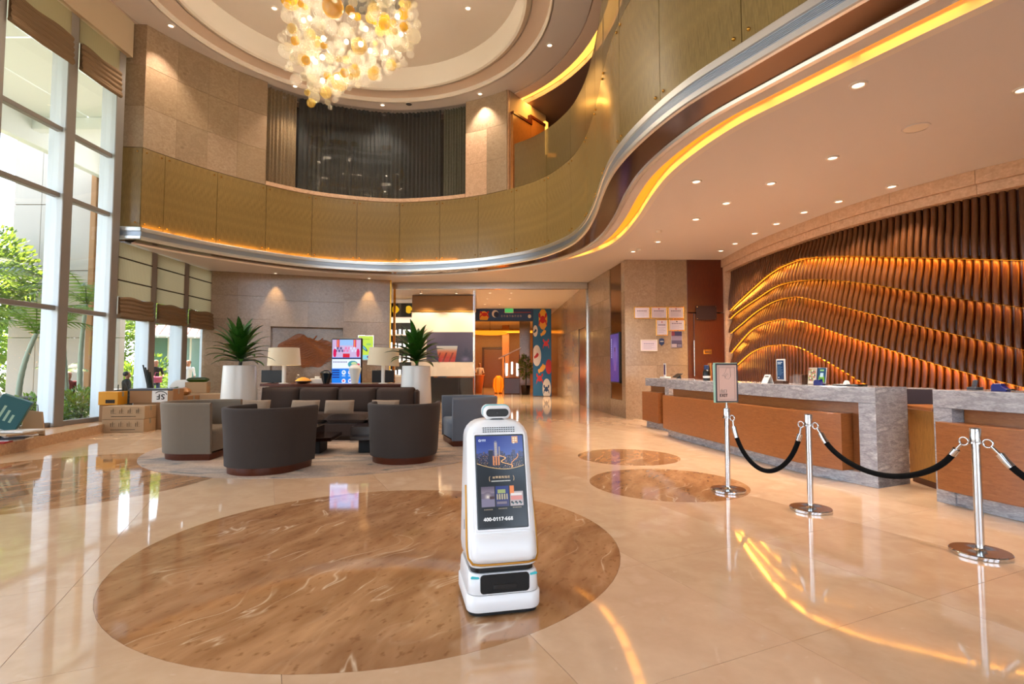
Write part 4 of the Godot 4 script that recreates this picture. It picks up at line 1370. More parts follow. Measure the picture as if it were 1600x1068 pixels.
func crab(im: Image, x: int, y: int, s: float, c: Color) -> void:
	oval(im, x, y, 24 * s, 15 * s, c)
	for k in [-1, 1]:
		oval(im, x + k * 30 * s, y - 16 * s, 12 * s, 8 * s, c, k * -0.7)
		for j in 3: oval(im, x + k * (26 + j * 4) * s, y + (4 + j * 7) * s, 12 * s, 3 * s, c, k * (0.3 + 0.25 * j))

func fish(im: Image, x: int, y: int, s: float, c: Color) -> void:
	oval(im, x, y, 28 * s, 11 * s, c, -0.3)
	oval(im, x - 30 * s, y + 10 * s, 10 * s, 7 * s, c, 0.6)
	oval(im, x + 2 * s, y - 12 * s, 8 * s, 4 * s, c, -0.6)

func glyph(im: Image, x: int, y: int, n: int, c: Color, s := 1) -> void:      # a squarish character of a few strokes
	im.fill_rect(Rect2i(x, y + 3 * s, 18 * s, 2 * s), c)
	im.fill_rect(Rect2i(x + 8 * s, y, 2 * s, 20 * s), c)
	if n % 2 == 0:
		im.fill_rect(Rect2i(x + 2 * s, y + 9 * s, 14 * s, 2 * s), c)
		im.fill_rect(Rect2i(x, y + 16 * s, 18 * s, 2 * s), c)
	if n % 3 != 0:
		im.fill_rect(Rect2i(x + 1 * s, y + 6 * s, 2 * s, 12 * s), c)
		im.fill_rect(Rect2i(x + 15 * s, y + 6 * s, 2 * s, 12 * s), c)
	if n % 5 > 1:
		for k in 6: im.fill_rect(Rect2i(x + (9 + k) * s, y + (10 + k) * s, 2 * s, 2 * s), c)

func deep_hall() -> void:
	# oval ring light, cove band, timber doorway, food cart, tree, lantern and reception desk with attendant
	var o := B.new()
	o.lathe([Vector2(0.0, 0.0), Vector2(1.0, 0.0), Vector2(1.0, 0.06), Vector2(0.0, 0.06)], 40, Transform3D(Basis.from_scale(V(1.05, 1, 1.6)), Vector3.ZERO))
	var ring := put("oval_light", o, M.cove_yellow)
	ring.position = V(-1.35, 3.55, -32.5)
	tag(ring, "flat oval yellow ceiling light beyond the blue arch", "ceiling light")
	put("wire", B.new().tube([V(0, 0.06, 0), V(0, 0.93, 0)], 0.01, 5), M.matt_black, ring)
	area(V(-1.35, 3.5, -32.5), V(-1.35, 0, -32.5), Vector2(2.0, 3.0), Color(1.0, 0.8, 0.5), 16.0, V(0, 0, 1))
	var bd := put("cove_band", B.new().box(V(-1.2, 3.92, -36.0), V(6.0, 0.16, 0.3), 0.02), M.cove_yellow)
	tag(bd, "long yellow cove band across the far hall ceiling", "cove light")
	area(V(-1.2, 3.8, -35.6), V(-1.2, 1.0, -37.5), Vector2(5.0, 0.2), Color(1.0, 0.76, 0.42), 16.0)
	var fr := setting("door_3")
	put("door_leaf", B.new().box(V(-1.4, 1.45, -40.9), V(1.5, 2.9, 0.15), 0.01), M.counter_wood, fr)
	put("door_frame", B.new().box(V(-1.4, 2.98, -40.85), V(1.8, 0.16, 0.2), 0.01).box(V(-2.22, 1.5, -40.85), V(0.14, 3.0, 0.2), 0.01).box(V(-0.58, 1.5, -40.85), V(0.14, 3.0, 0.2), 0.01), M.dark_wood, fr)
	var col := setting("wall_hall_pier")
	put("pier", B.new().box(V(0.75, 2.25, -31.2), V(0.62, 4.5, 0.6), 0.01), M.beige_stone_3, col)
	put("pier", B.new().box(V(-0.45, 2.25, -38.0), V(0.5, 4.5, 0.5), 0.01), M.gold_wood, col)
	var ct := thing("food_cart", "display cart with a sloping awning and lit glass case beyond the arch", "cart", V(0.0, 0, -30.2))
	put("body", B.new().box(V(0, 0.45, 0), V(0.9, 0.9, 0.8), 0.03), M.dark_wood, ct)
	put("glass_case", B.new().box(V(0, 1.35, 0), V(0.86, 0.8, 0.7), 0.01), M.pane, ct)
	var gl := B.new()
	for i in 3: gl.box(V(-0.3 + 0.3 * i, 1.35 + 0.1 * (i % 2), 0.1), V(0.1, 0.7, 0.1), 0.02)
	put("lit_goods", gl, M.led_white, ct, "stuff")
	for x in [-0.42, 0.42]: put("post", B.new().tube([V(x, 0.9, 0.3), V(x, 2.2, 0.3)], 0.025, 8), M.dark_wood, ct)
	put("awning", B.new().plate(PackedVector2Array([Vector2(-0.75, 1.95), Vector2(0.5, 2.55), Vector2(0.5, 2.62), Vector2(-0.75, 2.02)]), 1.0, Transform3D(Basis(), V(0, 0, -0.5))), M.pale_stone, ct)
	var tr := thing("indoor_tree", "dark leafy indoor tree standing beside the blue arch", "tree", V(0.75, 0, -29.2))
	put("pot", B.new().lathe([Vector2(0.0, 0.0), Vector2(0.2, 0.0), Vector2(0.26, 0.5), Vector2(0.22, 0.5), Vector2(0.0, 0.46)], 20), M.table_wood, tr)
	put("trunk", B.new().tube([V(0, 0.4, 0), V(0.04, 1.0, 0.02), V(0, 1.6, 0)], 0.04, 7), M.bark, tr)
	put("foliage", leaves(260, V(0, 1.5, 0), V(0.32, 0.65, 0.32), 0.16, 91), M.leaf_deep, tr, "stuff")
	var ln := thing("lantern", "glowing orange faceted lantern standing on the hall floor", "lamp", V(-0.78, 0, -30.6))
	put("base", B.new().lathe([Vector2(0.0, 0.0), Vector2(0.22, 0.0), Vector2(0.2, 0.06), Vector2(0.0, 0.06)], 6), M.brass, ln)
	put("shade", B.new().lathe([Vector2(0.2, 0.06), Vector2(0.31, 0.4), Vector2(0.28, 0.8), Vector2(0.12, 1.0), Vector2(0.0, 1.0)], 6), M.lantern_glow, ln)
	var rb := B.new()
	for i in 6:
		var a := TAU * i / 6
		rb.tube([V(cos(a) * 0.205, 0.06, -sin(a) * 0.205), V(cos(a) * 0.315, 0.4, -sin(a) * 0.315), V(cos(a) * 0.285, 0.8, -sin(a) * 0.285), V(cos(a) * 0.125, 1.0, -sin(a) * 0.125)], 0.014, 5)
	put("ribs", rb, M.brass, ln)
	omni(V(-0.78, 1.25, -30.4), Color(1, 0.5, 0.1), 1.5, 0.2)
	var dk := thing("host_desk", "small curved wooden reception stand at the left edge of the arch opening", "desk", V(-1.98, 0, -31.0))
	put("body", B.new().lathe([Vector2(0.0, 0.0), Vector2(0.22, 0.0), Vector2(0.3, 0.5), Vector2(0.36, 1.02), Vector2(0.0, 1.02)], 28), M.counter_wood, dk)
	put("top", B.new().lathe([Vector2(0.0, 1.02), Vector2(0.4, 1.02), Vector2(0.4, 1.06), Vector2(0.0, 1.06)], 28), M.gold_wood, dk)
	person("person", "attendant in a white shirt standing behind the reception stand", V(-1.92, 0, -31.7), 0.0, "stand", M.cloth_white, M.cloth_black)

func leaves(n: int, c: Vector3, r: Vector3, size: float, seed_: int) -> B:
	var b := B.new()
	var g := RandomNumberGenerator.new()
	g.seed = seed_
	b.flat()
	for i in n:
		var d := Vector3(g.randfn(), g.randfn(), g.randfn()).normalized() * pow(g.randf(), 0.4)
		var p := c + d * r
		var up := (d + V(g.randf() - 0.5, g.randf() * 0.8 - 0.2, g.randf() - 0.5)).normalized()
		var s := up.cross(V(g.randf() - 0.5, g.randf() - 0.5, g.randf() - 0.5)).normalized()
		var l := size * (0.7 + 0.6 * g.randf())
		var m := p + up * l * 0.5 + up.cross(s) * l * 0.12
		b.tri(p, m + s * l * 0.28, p + up * l)
		b.tri(p, p + up * l, m - s * l * 0.28)
	return b

# ---------------------------------------------------------------- reception counters
const CP := {"small": [Vector2(3.3, -13.1), Vector2(3.51, -11.86)], "main": [Vector2(3.3, -11.3), Vector2(3.36, -10.56), Vector2(3.62, -8.9), Vector2(3.88, -7.31), Vector2(4.1, -6.76), Vector2(4.31, -6.31)], "right": [Vector2(4.52, -5.71), Vector2(4.7, -4.87), Vector2(5.2, -3.6), Vector2(5.8, -2.4)]}
const TOP := 1.18

func counter(which: String, label: String, leg_near: bool, leg_far: bool, deep: float) -> void:
	var p := spline(CP[which])
	var L := length_of(p)
	var c := thing("reception_counter", label, "counter", Vector3.ZERO, 0.0)
	var n := maxi(1, roundi(L / 1.3))
	for i in n:
		put("marble_top", sheet_slab(frames(p, L * i / n + 0.001, L * (i + 1) / n - 0.001, 8), -0.02, deep, TOP - 0.19, TOP, 0.006), M.grey_marble, c)
		put("marble_plinth", sheet_slab(frames(p, L * i / n + 0.001, L * (i + 1) / n - 0.001, 8), 0.0, deep - 0.05, 0.0, 0.15, 0.004), M.grey_marble, c)
	if leg_near: put("marble_leg", sheet_slab(frames(p, L - 0.2, L - 0.001, 2), -0.018, deep, 0.0, TOP - 0.191, 0.004), M.grey_marble, c)
	if leg_far: put("marble_leg", sheet_slab(frames(p, 0.001, 0.2, 2), -0.018, deep, 0.0, TOP - 0.191, 0.004), M.grey_marble, c)
	put("recessed_panel", sheet_slab(frames(p, 0.21 if leg_far else 0.0, L - (0.21 if leg_near else 0.0), 16), 0.12, deep - 0.06, 0.15, TOP - 0.192, 0.0), M.counter_wood, c)
	put("front_panel", sheet_slab(frames(p, 0.1 if leg_far else 0.0, L - (0.36 if leg_near else 0.0), 16), -0.11, 0.11, 0.155, 0.85, 0.006), M.counter_wood, c)

func on_counter(which: String, s: float, o: float) -> Array:     # [point on the counter top, turn that faces the lobby]
	var f = frames(spline(CP[which]), s, s + 0.01, 1)[0]
	return [V(f[0].x + f[1].x * o, TOP, f[0].y + f[1].y * o), atan2(-f[1].x, -f[1].y)]

func build_counters() -> void:
	counter("small", "short wooden end counter with a grey marble top beside the stone wall with certificates", true, false, 0.6)
	counter("main", "long curved wooden reception counter with a thick grey marble top and end leg", true, false, 0.62)
	counter("right", "nearest reception counter at the right edge with grey marble frame and wooden front", false, true, 0.62)
	var g := thing("counter_gate", "golden wooden gate panel closing the gap between the two big counters", "gate", V(4.97, 0, -6.45), -1.72)
	put("panel", B.new().box(V(0, 0.49, 0), V(0.56, 0.82, 0.05), 0.005), M.gate_wood, g)
	put("ledge", B.new().box(V(0, 0.93, -0.1), V(0.6, 0.05, 0.36), 0.008), M.counter_wood, g)
	put("base", B.new().box(V(0, 0.04, -0.03), V(0.56, 0.08, 0.05)), M.plinth_wood, g)
	var ch := thing("office_chair", "dark burgundy chair standing behind the gate between the counters", "chair", V(5.55, 0, -7.3), -0.7)
	put("seat", B.new().box(V(0, 0.5, 0), V(0.46, 0.08, 0.46), 0.03), M.burgundy, ch)
	put("backrest", B.new().box(V(0, 0.86, -0.22), V(0.42, 0.56, 0.06), 0.025, Basis(Vector3.RIGHT, -0.18)), M.burgundy, ch)
	put("post", B.new().tube([V(0, 0.08, 0), V(0, 0.46, 0)], 0.03, 10), M.black_plastic, ch)
	for x in [-0.24, 0.24]: put("armrest", B.new().tube([V(x, 0.5, 0.1), V(x, 0.7, 0.08), V(x, 0.72, -0.16)], 0.02, 8), M.black_plastic, ch)
	for i in 5:
		var a := TAU * i / 5
		put("leg", B.new().tube([V(0, 0.1, 0), V(cos(a) * 0.28, 0.04, sin(a) * 0.28)], 0.022, 7), M.black_plastic, ch)
	# things on the counters
	var q := on_counter("main", 1.31, 0.3)
	var st := thing("menu_stand", "triangular wooden stand leaning on the far end of the main counter", "stand", q[0] + V(-0.08, 0, 0), q[1])
	put("board", B.new().plate(PackedVector2Array([Vector2(-0.16, 0), Vector2(0.1, 0), Vector2(0.1, 0.33), Vector2(0.03, 0.33)]), 0.03, Transform3D(Basis(), V(0, 0, -0.06)), 0.004), M.gold_wood, st)
	q = on_counter("main", 1.36, 0.2)
	var bt := thing("bottle", "black and blue pump bottle in front of the triangular wooden stand", "bottle", q[0], q[1])
	put("body", B.new().lathe([Vector2(0, 0), Vector2(0.065, 0), Vector2(0.068, 0.02), Vector2(0.068, 0.17), Vector2(0.05, 0.2), Vector2(0.03, 0.21), Vector2(0, 0.21)], 20), M.black_plastic, bt)
	put("cap", B.new().lathe([Vector2(0.045, 0.205), Vector2(0.045, 0.28), Vector2(0.03, 0.29), Vector2(0, 0.29)], 18), M.cloth_blue, bt)
	put("label", B.new().lathe([Vector2(0.0690, 0.05), Vector2(0.0695, 0.05), Vector2(0.0695, 0.09), Vector2(0.069, 0.09)], 20), M.white_paper, bt)
	q = on_counter("main", 1.72, 0.2)
	var wb := thing("leaflet_box", "white leaflet box half hidden behind the exit sign", "box", q[0], q[1])
	put("body", B.new().box(V(0, 0.15, 0), V(0.15, 0.3, 0.08), 0.006), M.white_paper, wb)
	put("print", B.new().box(V(0.0, 0.2, 0.041), V(0.05, 0.06, 0.002)), M.cloth_blue, wb)
	q = on_counter("main", 3.19, 0.16)
	var tc := thing("tent_card", "small white folded card left of the blue framed sign", "card", q[0], q[1])
	put("card", B.new().plate(PackedVector2Array([Vector2(-0.085, 0), Vector2(0.065, 0), Vector2(0.085, 0.14), Vector2(-0.06, 0.14)]), 0.004, Transform3D(Basis(Vector3.RIGHT, -0.35), V(0, 0, 0.02))), M.white_paper, tc)
	put("back_flap", B.new().plate(PackedVector2Array([Vector2(-0.075, 0), Vector2(0.075, 0), Vector2(0.075, 0.14), Vector2(-0.07, 0.14)]), 0.004, Transform3D(Basis(Vector3.RIGHT, 0.35), V(0, 0, -0.08))), M.white_paper, tc)
	put("print", B.new().plate(PackedVector2Array([Vector2(-0.04, 0.1), Vector2(0.05, 0.1), Vector2(0.053, 0.115), Vector2(-0.037, 0.115)]), 0.001, Transform3D(Basis(Vector3.RIGHT, -0.35), V(0, 0.0015, 0.0245))), M.ink, tc)
	q = on_counter("main", 3.3, 0.34)
	var bs := thing("desk_sign", "upright blue notice in a white frame on the main counter", "sign", q[0], q[1])
	put("frame", B.new().box(V(0, 0.2, 0), V(0.2, 0.34, 0.02), 0.005), M.white_paper, bs)
	put("foot", B.new().box(V(0, 0.02, 0), V(0.2, 0.04, 0.1), 0.004), M.acrylic_brown, bs)
	var im := Image.create(64, 120, false, Image.FORMAT_RGB8)
	im.fill(Color(0.09, 0.25, 0.42))
	for k in 2: im.fill_rect(Rect2i(6, 10 + k * 9, 44 - k * 10, 5), Color(0.8, 0.88, 0.92))
	for k in 8: im.fill_rect(Rect2i(6, 34 + k * 8, 30 + (k * 13) % 22, 2), Color(0.45, 0.6, 0.72))
	im.fill_rect(Rect2i(10, 104, 10, 8), Color(0.85, 0.9, 0.95))
	put("print", B.new().picture(V(0, 0.205, 0.0105), 0.16, 0.29), printed("notice_print", im, 0.25), bs)
	q = on_counter("main", 3.64, 0.34)
	var ac := thing("acrylic_holder", "clear low acrylic card holder between the blue sign and the brochures", "holder", q[0], q[1])
	put("front_sheet", B.new().box(V(0, 0.06, 0.03), V(0.22, 0.12, 0.004)), M.acrylic, ac)
	put("back_sheet", B.new().box(V(0, 0.07, -0.03), V(0.22, 0.14, 0.004)), M.acrylic, ac)
	put("base", B.new().box(V(0, 0.004, 0), V(0.22, 0.008, 0.07)), M.acrylic, ac)
	put("end_block", B.new().box(V(0.15, 0.07, -0.02), V(0.06, 0.14, 0.06), 0.004), M.acrylic_brown, ac)
	for k in 2:
		q = on_counter("main", 3.97 + 0.19 * k, 0.34)
		var b := thing("brochure", ["standing brochure with a pale flowery picture, left of the pair", "standing brochure with a blue cover and a green bottle shape, right of the pair"][k], "brochure", q[0], q[1], "brochures standing on the main counter")
		put("cover", B.new().box(V(0, 0.12, 0), V(0.145, 0.235, 0.012), 0.002, Basis(Vector3.RIGHT, -0.12)), M.white_paper, b)
		var bi := Image.create(48, 80, false, Image.FORMAT_RGB8)
		if k == 0:
			bi.fill(Color(0.72, 0.66, 0.55))
			for j in 22: spot_print(bi, 6 + (j * 17) % 38, 8 + (j * 23) % 56, 5, [Color(0.75, 0.35, 0.35), Color(0.55, 0.62, 0.3), Color(0.9, 0.86, 0.8), Color(0.35, 0.4, 0.3)][j % 4])
			bi.fill_rect(Rect2i(4, 64, 40, 12), Color(0.85, 0.82, 0.78))
		else:
			bi.fill(Color(0.08, 0.28, 0.42))
			oval(bi, 24, 66, 18, 40, Color(0.45, 0.66, 0.2))
			bi.fill_rect(Rect2i(14, 8, 22, 8), Color(0.6, 0.8, 0.5))
			bi.fill_rect(Rect2i(16, 24, 18, 20), Color(0.75, 0.85, 0.9))
			bi.fill_rect(Rect2i(18, 52, 14, 10), Color(0.1, 0.3, 0.3))
		put("print", B.new().picture(V(0, 0.12, 0.0075), 0.14, 0.23, Basis(Vector3.RIGHT, -0.12)), printed("brochure_%d" % k, bi, 0.3), b)
	var spots := [["main", 4.3, 0.16, "blue tape dispenser in front of the brochures on the main counter"], ["right", 0.5, 0.22, "blue tape dispenser on the nearest counter at the right edge"]]
	for a in spots:
		q = on_counter(a[0], a[1], a[2])
		var t := thing("tape_dispenser", a[3], "tape dispenser", q[0], q[1])
		put("body", B.new().plate(PackedVector2Array([Vector2(-0.07, 0), Vector2(0.07, 0), Vector2(0.075, 0.02), Vector2(0.03, 0.05), Vector2(0.02, 0.075), Vector2(-0.05, 0.075), Vector2(-0.07, 0.05)]), 0.055, Transform3D(Basis(), V(0, 0, -0.027)), 0.006), M.blue_plastic, t)
		put("cutter", B.new().box(V(0.09, 0.02, 0), V(0.05, 0.014, 0.05), 0.003), M.black_plastic, t)
	q = on_counter("main", 4.62, 0.3)
	var ty := thing("key_tray", "flat black tray on the near end of the main counter", "tray", q[0], q[1])
	put("tray", B.new().box(V(0, 0.012, 0), V(0.34, 0.024, 0.2), 0.006), M.black_plastic, ty)
	var bl := thing("service_bell", "small pale round bell beside the black tray", "bell", q[0] + V(-0.04, 0.024, 0.0), 0.0)
	put("dome", B.new().lathe([Vector2(0.04, 0.0), Vector2(0.04, 0.006), Vector2(0.032, 0.03), Vector2(0.016, 0.045), Vector2(0, 0.048)], 20), M.white_ceramic, bl)
	put("button", B.new().lathe([Vector2(0.006, 0.046), Vector2(0.008, 0.056), Vector2(0, 0.058)], 10), M.chrome, bl)
	q = on_counter("small", 0.53, 0.25)
	var pc := thing("photo_card", "small upright purple card on a white stand on the end counter", "card", q[0], q[1])
	put("foot", B.new().box(V(0, 0.02, 0), V(0.3, 0.03, 0.14), 0.006), M.white_paper, pc)
	put("card", B.new().box(V(-0.02, 0.19, 0), V(0.12, 0.32, 0.012), 0.002), M.white_paper, pc)
	put("print", B.new().box(V(-0.02, 0.2, 0.007), V(0.09, 0.24, 0.002)), mat("purple_print", Color(0.24, 0.16, 0.34), 0.4), pc)
	q = on_counter("small", 0.95, 0.35)
	var tb := thing("tablet", "black tablet propped on the end counter beside the purple card", "tablet", q[0], q[1])
	put("screen", B.new().box(V(0, 0.07, 0), V(0.26, 0.16, 0.014), 0.004, Basis(Vector3.RIGHT, -1.0)), M.black_plastic, tb)
	put("stand", B.new().box(V(0, 0.03, -0.03), V(0.18, 0.06, 0.03), 0.004), M.grey_plastic, tb)
	q = on_counter("right", 0.14, 0.35)
	var cr := thing("card_reader", "grey card reader standing on the corner of the nearest counter", "card reader", q[0], q[1])
	put("base", B.new().box(V(0, 0.015, 0), V(0.1, 0.03, 0.1), 0.006), M.grey_plastic, cr)
	put("handset", B.new().box(V(0, 0.06, 0), V(0.05, 0.09, 0.03), 0.01, Basis(Vector3.RIGHT, -0.3)), M.grey_plastic, cr)

# ---------------------------------------------------------------- rope barrier
func build_stanchions() -> void:
	var at := [Vector2(2.48, -6.17), Vector2(2.96, -5.34), Vector2(3.54, -4.09), Vector2(4.3, -2.75)]
	var who := ["polished rope post carrying the exit sign, farthest of the row", "middle polished rope post before the main counter's near end", "tall polished rope post nearest the right edge, before the nearest counter", "polished rope post beyond the right edge of the view"]
	var proto := thing("stanchion", who[0], "stanchion", V(at[0].x, 0, at[0].y), 0.0, "rope posts")
	put("base", B.new().lathe([Vector2(0, 0), Vector2(0.185, 0), Vector2(0.19, 0.005), Vector2(0.19, 0.026), Vector2(0.184, 0.033), Vector2(0.05, 0.036), Vector2(0.035, 0.042), Vector2(0.03, 0.05)], 48), M.chrome, proto)
	put("pole", B.new().lathe([Vector2(0.028, 0.04), Vector2(0.028, 0.84)], 24), M.chrome, proto)
	put("head", B.new().lathe([Vector2(0.028, 0.83), Vector2(0.046, 0.833), Vector2(0.046, 0.845), Vector2(0.036, 0.848), Vector2(0.036, 0.94), Vector2(0.032, 0.948), Vector2(0, 0.95)], 24), M.chrome, proto)
	for i in range(1, 4):
		copy(proto, "stanchion", V(at[i].x, 0, at[i].y), 0.0, who[i])
	var sag := [0.31, 0.47, 0.47]
	var rl := ["black velvet rope hanging from the exit sign post to the middle post", "black velvet rope slung between the middle post and the nearest post", "black velvet rope running from the nearest post out of view at the right"]
	for i in 3:
		var a := V(at[i].x, 0.84, at[i].y)
		var b := V(at[i + 1].x, 0.84, at[i + 1].y)
		var d := (b - a).normalized()
		var r := thing("barrier_rope", rl[i], "rope", Vector3.ZERO, 0.0, "velvet ropes")
		var pts := []
		var n := 40
		for k in n + 1:
			var u := float(k) / n
			var e := 2.0 * u - 1.0
			var y := lerpf(sag[i], 0.83, 0.72 * e * e + 0.28 * pow(e, 8))
			pts.append(a.lerp(b, lerpf(0.07, 0.93, u) + 0.0) * V(1, 0, 1) + V(0, y, 0))
		put("cord", B.new().tube(pts.slice(2, n - 1), 0.024, 12), M.rope, r)
		for e in [[1, 3], [n - 2, n]]:
			put("sleeve", B.new().tube(pts.slice(e[0], e[1] + 1 if e[0] == 1 else e[1]), 0.027, 12), M.chrome, r)
		for e in [[a + d * 0.075, pts[1]], [b - d * 0.075, pts[n - 1]]]:
			var ring := []
			var c: Vector3 = e[0] + V(0, 0.0, 0)
			for k in 17:
				var t := TAU * k / 16
				ring.append(c + d * cos(t) * 0.03 + V(0, sin(t) * 0.03, 0))
			put("snap_hook", B.new().tube(ring, 0.008, 6, false).tube([c + (e[1] - c).normalized() * 0.025, e[1]], 0.012, 7), M.chrome, r)
	# sign on the first post
	var sg := thing("exit_stand_sign", "pinkish exit sign with a mint edge and folding-hand drawing on the farthest rope post", "sign", V(2.48, 0.95, -6.17), 0.18)
	put("stem", B.new().lathe([Vector2(0.018, -0.002), Vector2(0.018, 0.03), Vector2(0.012, 0.03), Vector2(0.012, 0.07)], 16), M.chrome, sg)
	put("case", B.new().box(V(0, 0.29, -0.015), V(0.28, 0.46, 0.05), 0.004), M.mint_board, sg)
	put("face", B.new().box(V(0.0, 0.29, 0.011), V(0.27, 0.45, 0.006), 0.001), M.sign_board, sg)
	var fr := B.new()
	fr.box(V(0, 0.505, 0.014), V(0.28, 0.02, 0.014), 0.003); fr.box(V(0, 0.073, 0.014), V(0.28, 0.016, 0.014), 0.003)
	for x in [-0.132, 0.132]: fr.box(V(x, 0.29, 0.014), V(0.016, 0.45, 0.014), 0.003)
	put("frame", fr, M.grey_plastic, sg)
	var ln := B.new()
	for e in [[-0.1, 0.1, 0.12, 0.1], [-0.1, 0.47, 0.1, 0.47], [0.1, 0.1, 0.1, 0.47], [-0.1, 0.1, -0.1, 0.47]]:
		ln.bar(V(e[0], e[1], 0.0148), V(e[2] if e[2] != 0.12 else 0.1, e[3], 0.0148), 0.003, 0.001)
	put("border_line", ln, M.ink, sg)
	var hand := B.new()
	var pl := [Vector2(-0.06, 0.37), Vector2(-0.02, 0.41), Vector2(0.0, 0.46), Vector2(0.045, 0.46), Vector2(0.05, 0.36), Vector2(0.02, 0.33), Vector2(-0.02, 0.34), Vector2(-0.02, 0.37), Vector2(-0.06, 0.37)]
	for k in pl.size() - 1: hand.bar(V(pl[k].x, pl[k].y, 0.0148), V(pl[k + 1].x, pl[k + 1].y, 0.0148), 0.004, 0.001)
	for k in 3: hand.bar(V(-0.045 + k * 0.02, 0.375 + 0.012 * k, 0.0148), V(-0.01 + k * 0.015, 0.36 + 0.012 * k, 0.0148), 0.003, 0.001)
	put("drawing", hand, M.ink, sg)
	var tx := B.new()
	# 出口
	for e in [[-0.08, 0.205, -0.05, 0.205], [-0.065, 0.22, -0.065, 0.175], [-0.08, 0.205, -0.08, 0.192], [-0.05, 0.205, -0.05, 0.192], [-0.08, 0.192, -0.05, 0.192], [-0.082, 0.175, -0.048, 0.175], [-0.082, 0.175, -0.082, 0.19], [-0.048, 0.175, -0.048, 0.19], [-0.035, 0.21, -0.005, 0.21], [-0.035, 0.178, -0.005, 0.178], [-0.035, 0.178, -0.035, 0.21], [-0.005, 0.178, -0.005, 0.21]]:
		tx.bar(V(e[0], e[1], 0.0148), V(e[2], e[3], 0.0148), 0.0045, 0.001)
	put("lettering", tx, M.ink, sg)
	put("lettering", words("EXIT", 0.036, 0.002), M.ink, sg).position = V(-0.043, 0.145, 0.0152)

func words(s: String, size: float, depth: float) -> TextMesh:
	var t := TextMesh.new()
	var f := SystemFont.new()
	f.font_names = PackedStringArray(["Droid Sans"])
	f.font_weight = 700
	t.font = f
	t.text = s
	t.font_size = 32
	t.pixel_size = size / 24.0
	t.depth = depth
	return t

# ---------------------------------------------------------------- lounge
func tub_chair(label: String, at: Vector2, turn: float, cloth: Material, deep := 0.42) -> Node3D:
	var c := thing("tub_chair", label, "armchair", V(at.x, 0.012, at.y), turn, "tub chairs round the rug")
	# plan: D-shaped shell, open towards +z
	var shell := B.new()
	var n := 40
	var ring := func(r: float, rz: float, i: int) -> Vector2:
		var u := float(i) / n
		if u < 0.2: return Vector2(r, deep * (1.0 - u / 0.2))
		if u > 0.8: return Vector2(-r, deep * (u - 0.8) / 0.2)
		var a := (u - 0.2) / 0.6 * PI
		return Vector2(cos(a) * r, -sin(a) * rz)
	var rows := []
	for pr in [[0.50, 0.10, 1], [0.52, 0.5, 1], [0.545, 0.82, 1], [0.545, 0.855, 1], [0.53, 0.872, 1], [0.485, 0.872, 1], [0.47, 0.86, 1], [0.465, 0.82, 1], [0.45, 0.3, 1]]:
		var row := []
		for i in n + 1:
			var p: Vector2 = ring.call(pr[0], pr[0] * 1.0, i)
			row.append(V(p.x, pr[1], p.y))
		rows.append(row)
	shell.grid(rows)
	for e in [0, n]:
		var f := []
		for r in rows: f.append(r[e])
		f.append(V(f[0].x * 0.9, 0.10, f[0].z))
		shell.flat()
		var ctr := V(f[0].x * 0.95, 0.5, f[0].z + 0.006)
		for k in f.size(): shell.face([ctr, f[k], f[(k + 1) % f.size()]], V(0, 0, 1))
	put("shell", shell, cloth, c)
	var seat := B.new()
	var srows := []
	for pr in [[0.44, 0.12], [0.45, 0.38], [0.445, 0.44], [0.42, 0.462], [0.2, 0.475], [0.01, 0.478]]:
		var row := []
		for i in n + 1:
			var p: Vector2 = ring.call(pr[0], pr[0], i)
			row.append(V(p.x, pr[1], p.y * (1.0 if p.y < 0 else (pr[0] / 0.45) * 0.97)))
		row.append(row[0])
		srows.append(row)
	seat.grid(srows)
	put("seat_cushion", seat, cloth, c)
	var pl := B.new()
	var prow := []
	for pr in [[0.46, 0.0], [0.47, 0.1]]:
		var row := []
		for i in n + 1:
			var p: Vector2 = ring.call(pr[0], pr[0], i)
			row.append(V(p.x, pr[1], p.y * (1.0 if p.y < 0 else 0.95)))
		row.append(row[0])
		prow.append(row)
	pl.grid(prow)
	put("plinth", pl, M.plinth_wood, c)
	return c

func cushion(w: float, h: float, d: float, puff := 0.5) -> B:
	var b := B.new()
	for sg in [1.0, -1.0]:
		var g := []
		for i in 11:
			var row := []
			for j in 13:
				var u := -1.0 + 2.0 * j / 12
				var v := -1.0 + 2.0 * i / 10
				var k := pow(maxf(0.0, (1.0 - pow(absf(u), 4)) * (1.0 - pow(absf(v), 4))), puff)
				var pin := 1.0 - 0.05 * (1.0 - absf(u)) * absf(v)
				row.append(V(u * w / 2, v * h / 2 * pin, sg * d / 2 * k))
			if sg < 0: row.reverse()
			g.append(row)
		b.grid(g)
	return b

func puffed(s: Vector3, r: float) -> B:      # upholstered block with soft edges
	var b := B.new()
	b.box(Vector3.ZERO, s, r)
	return b

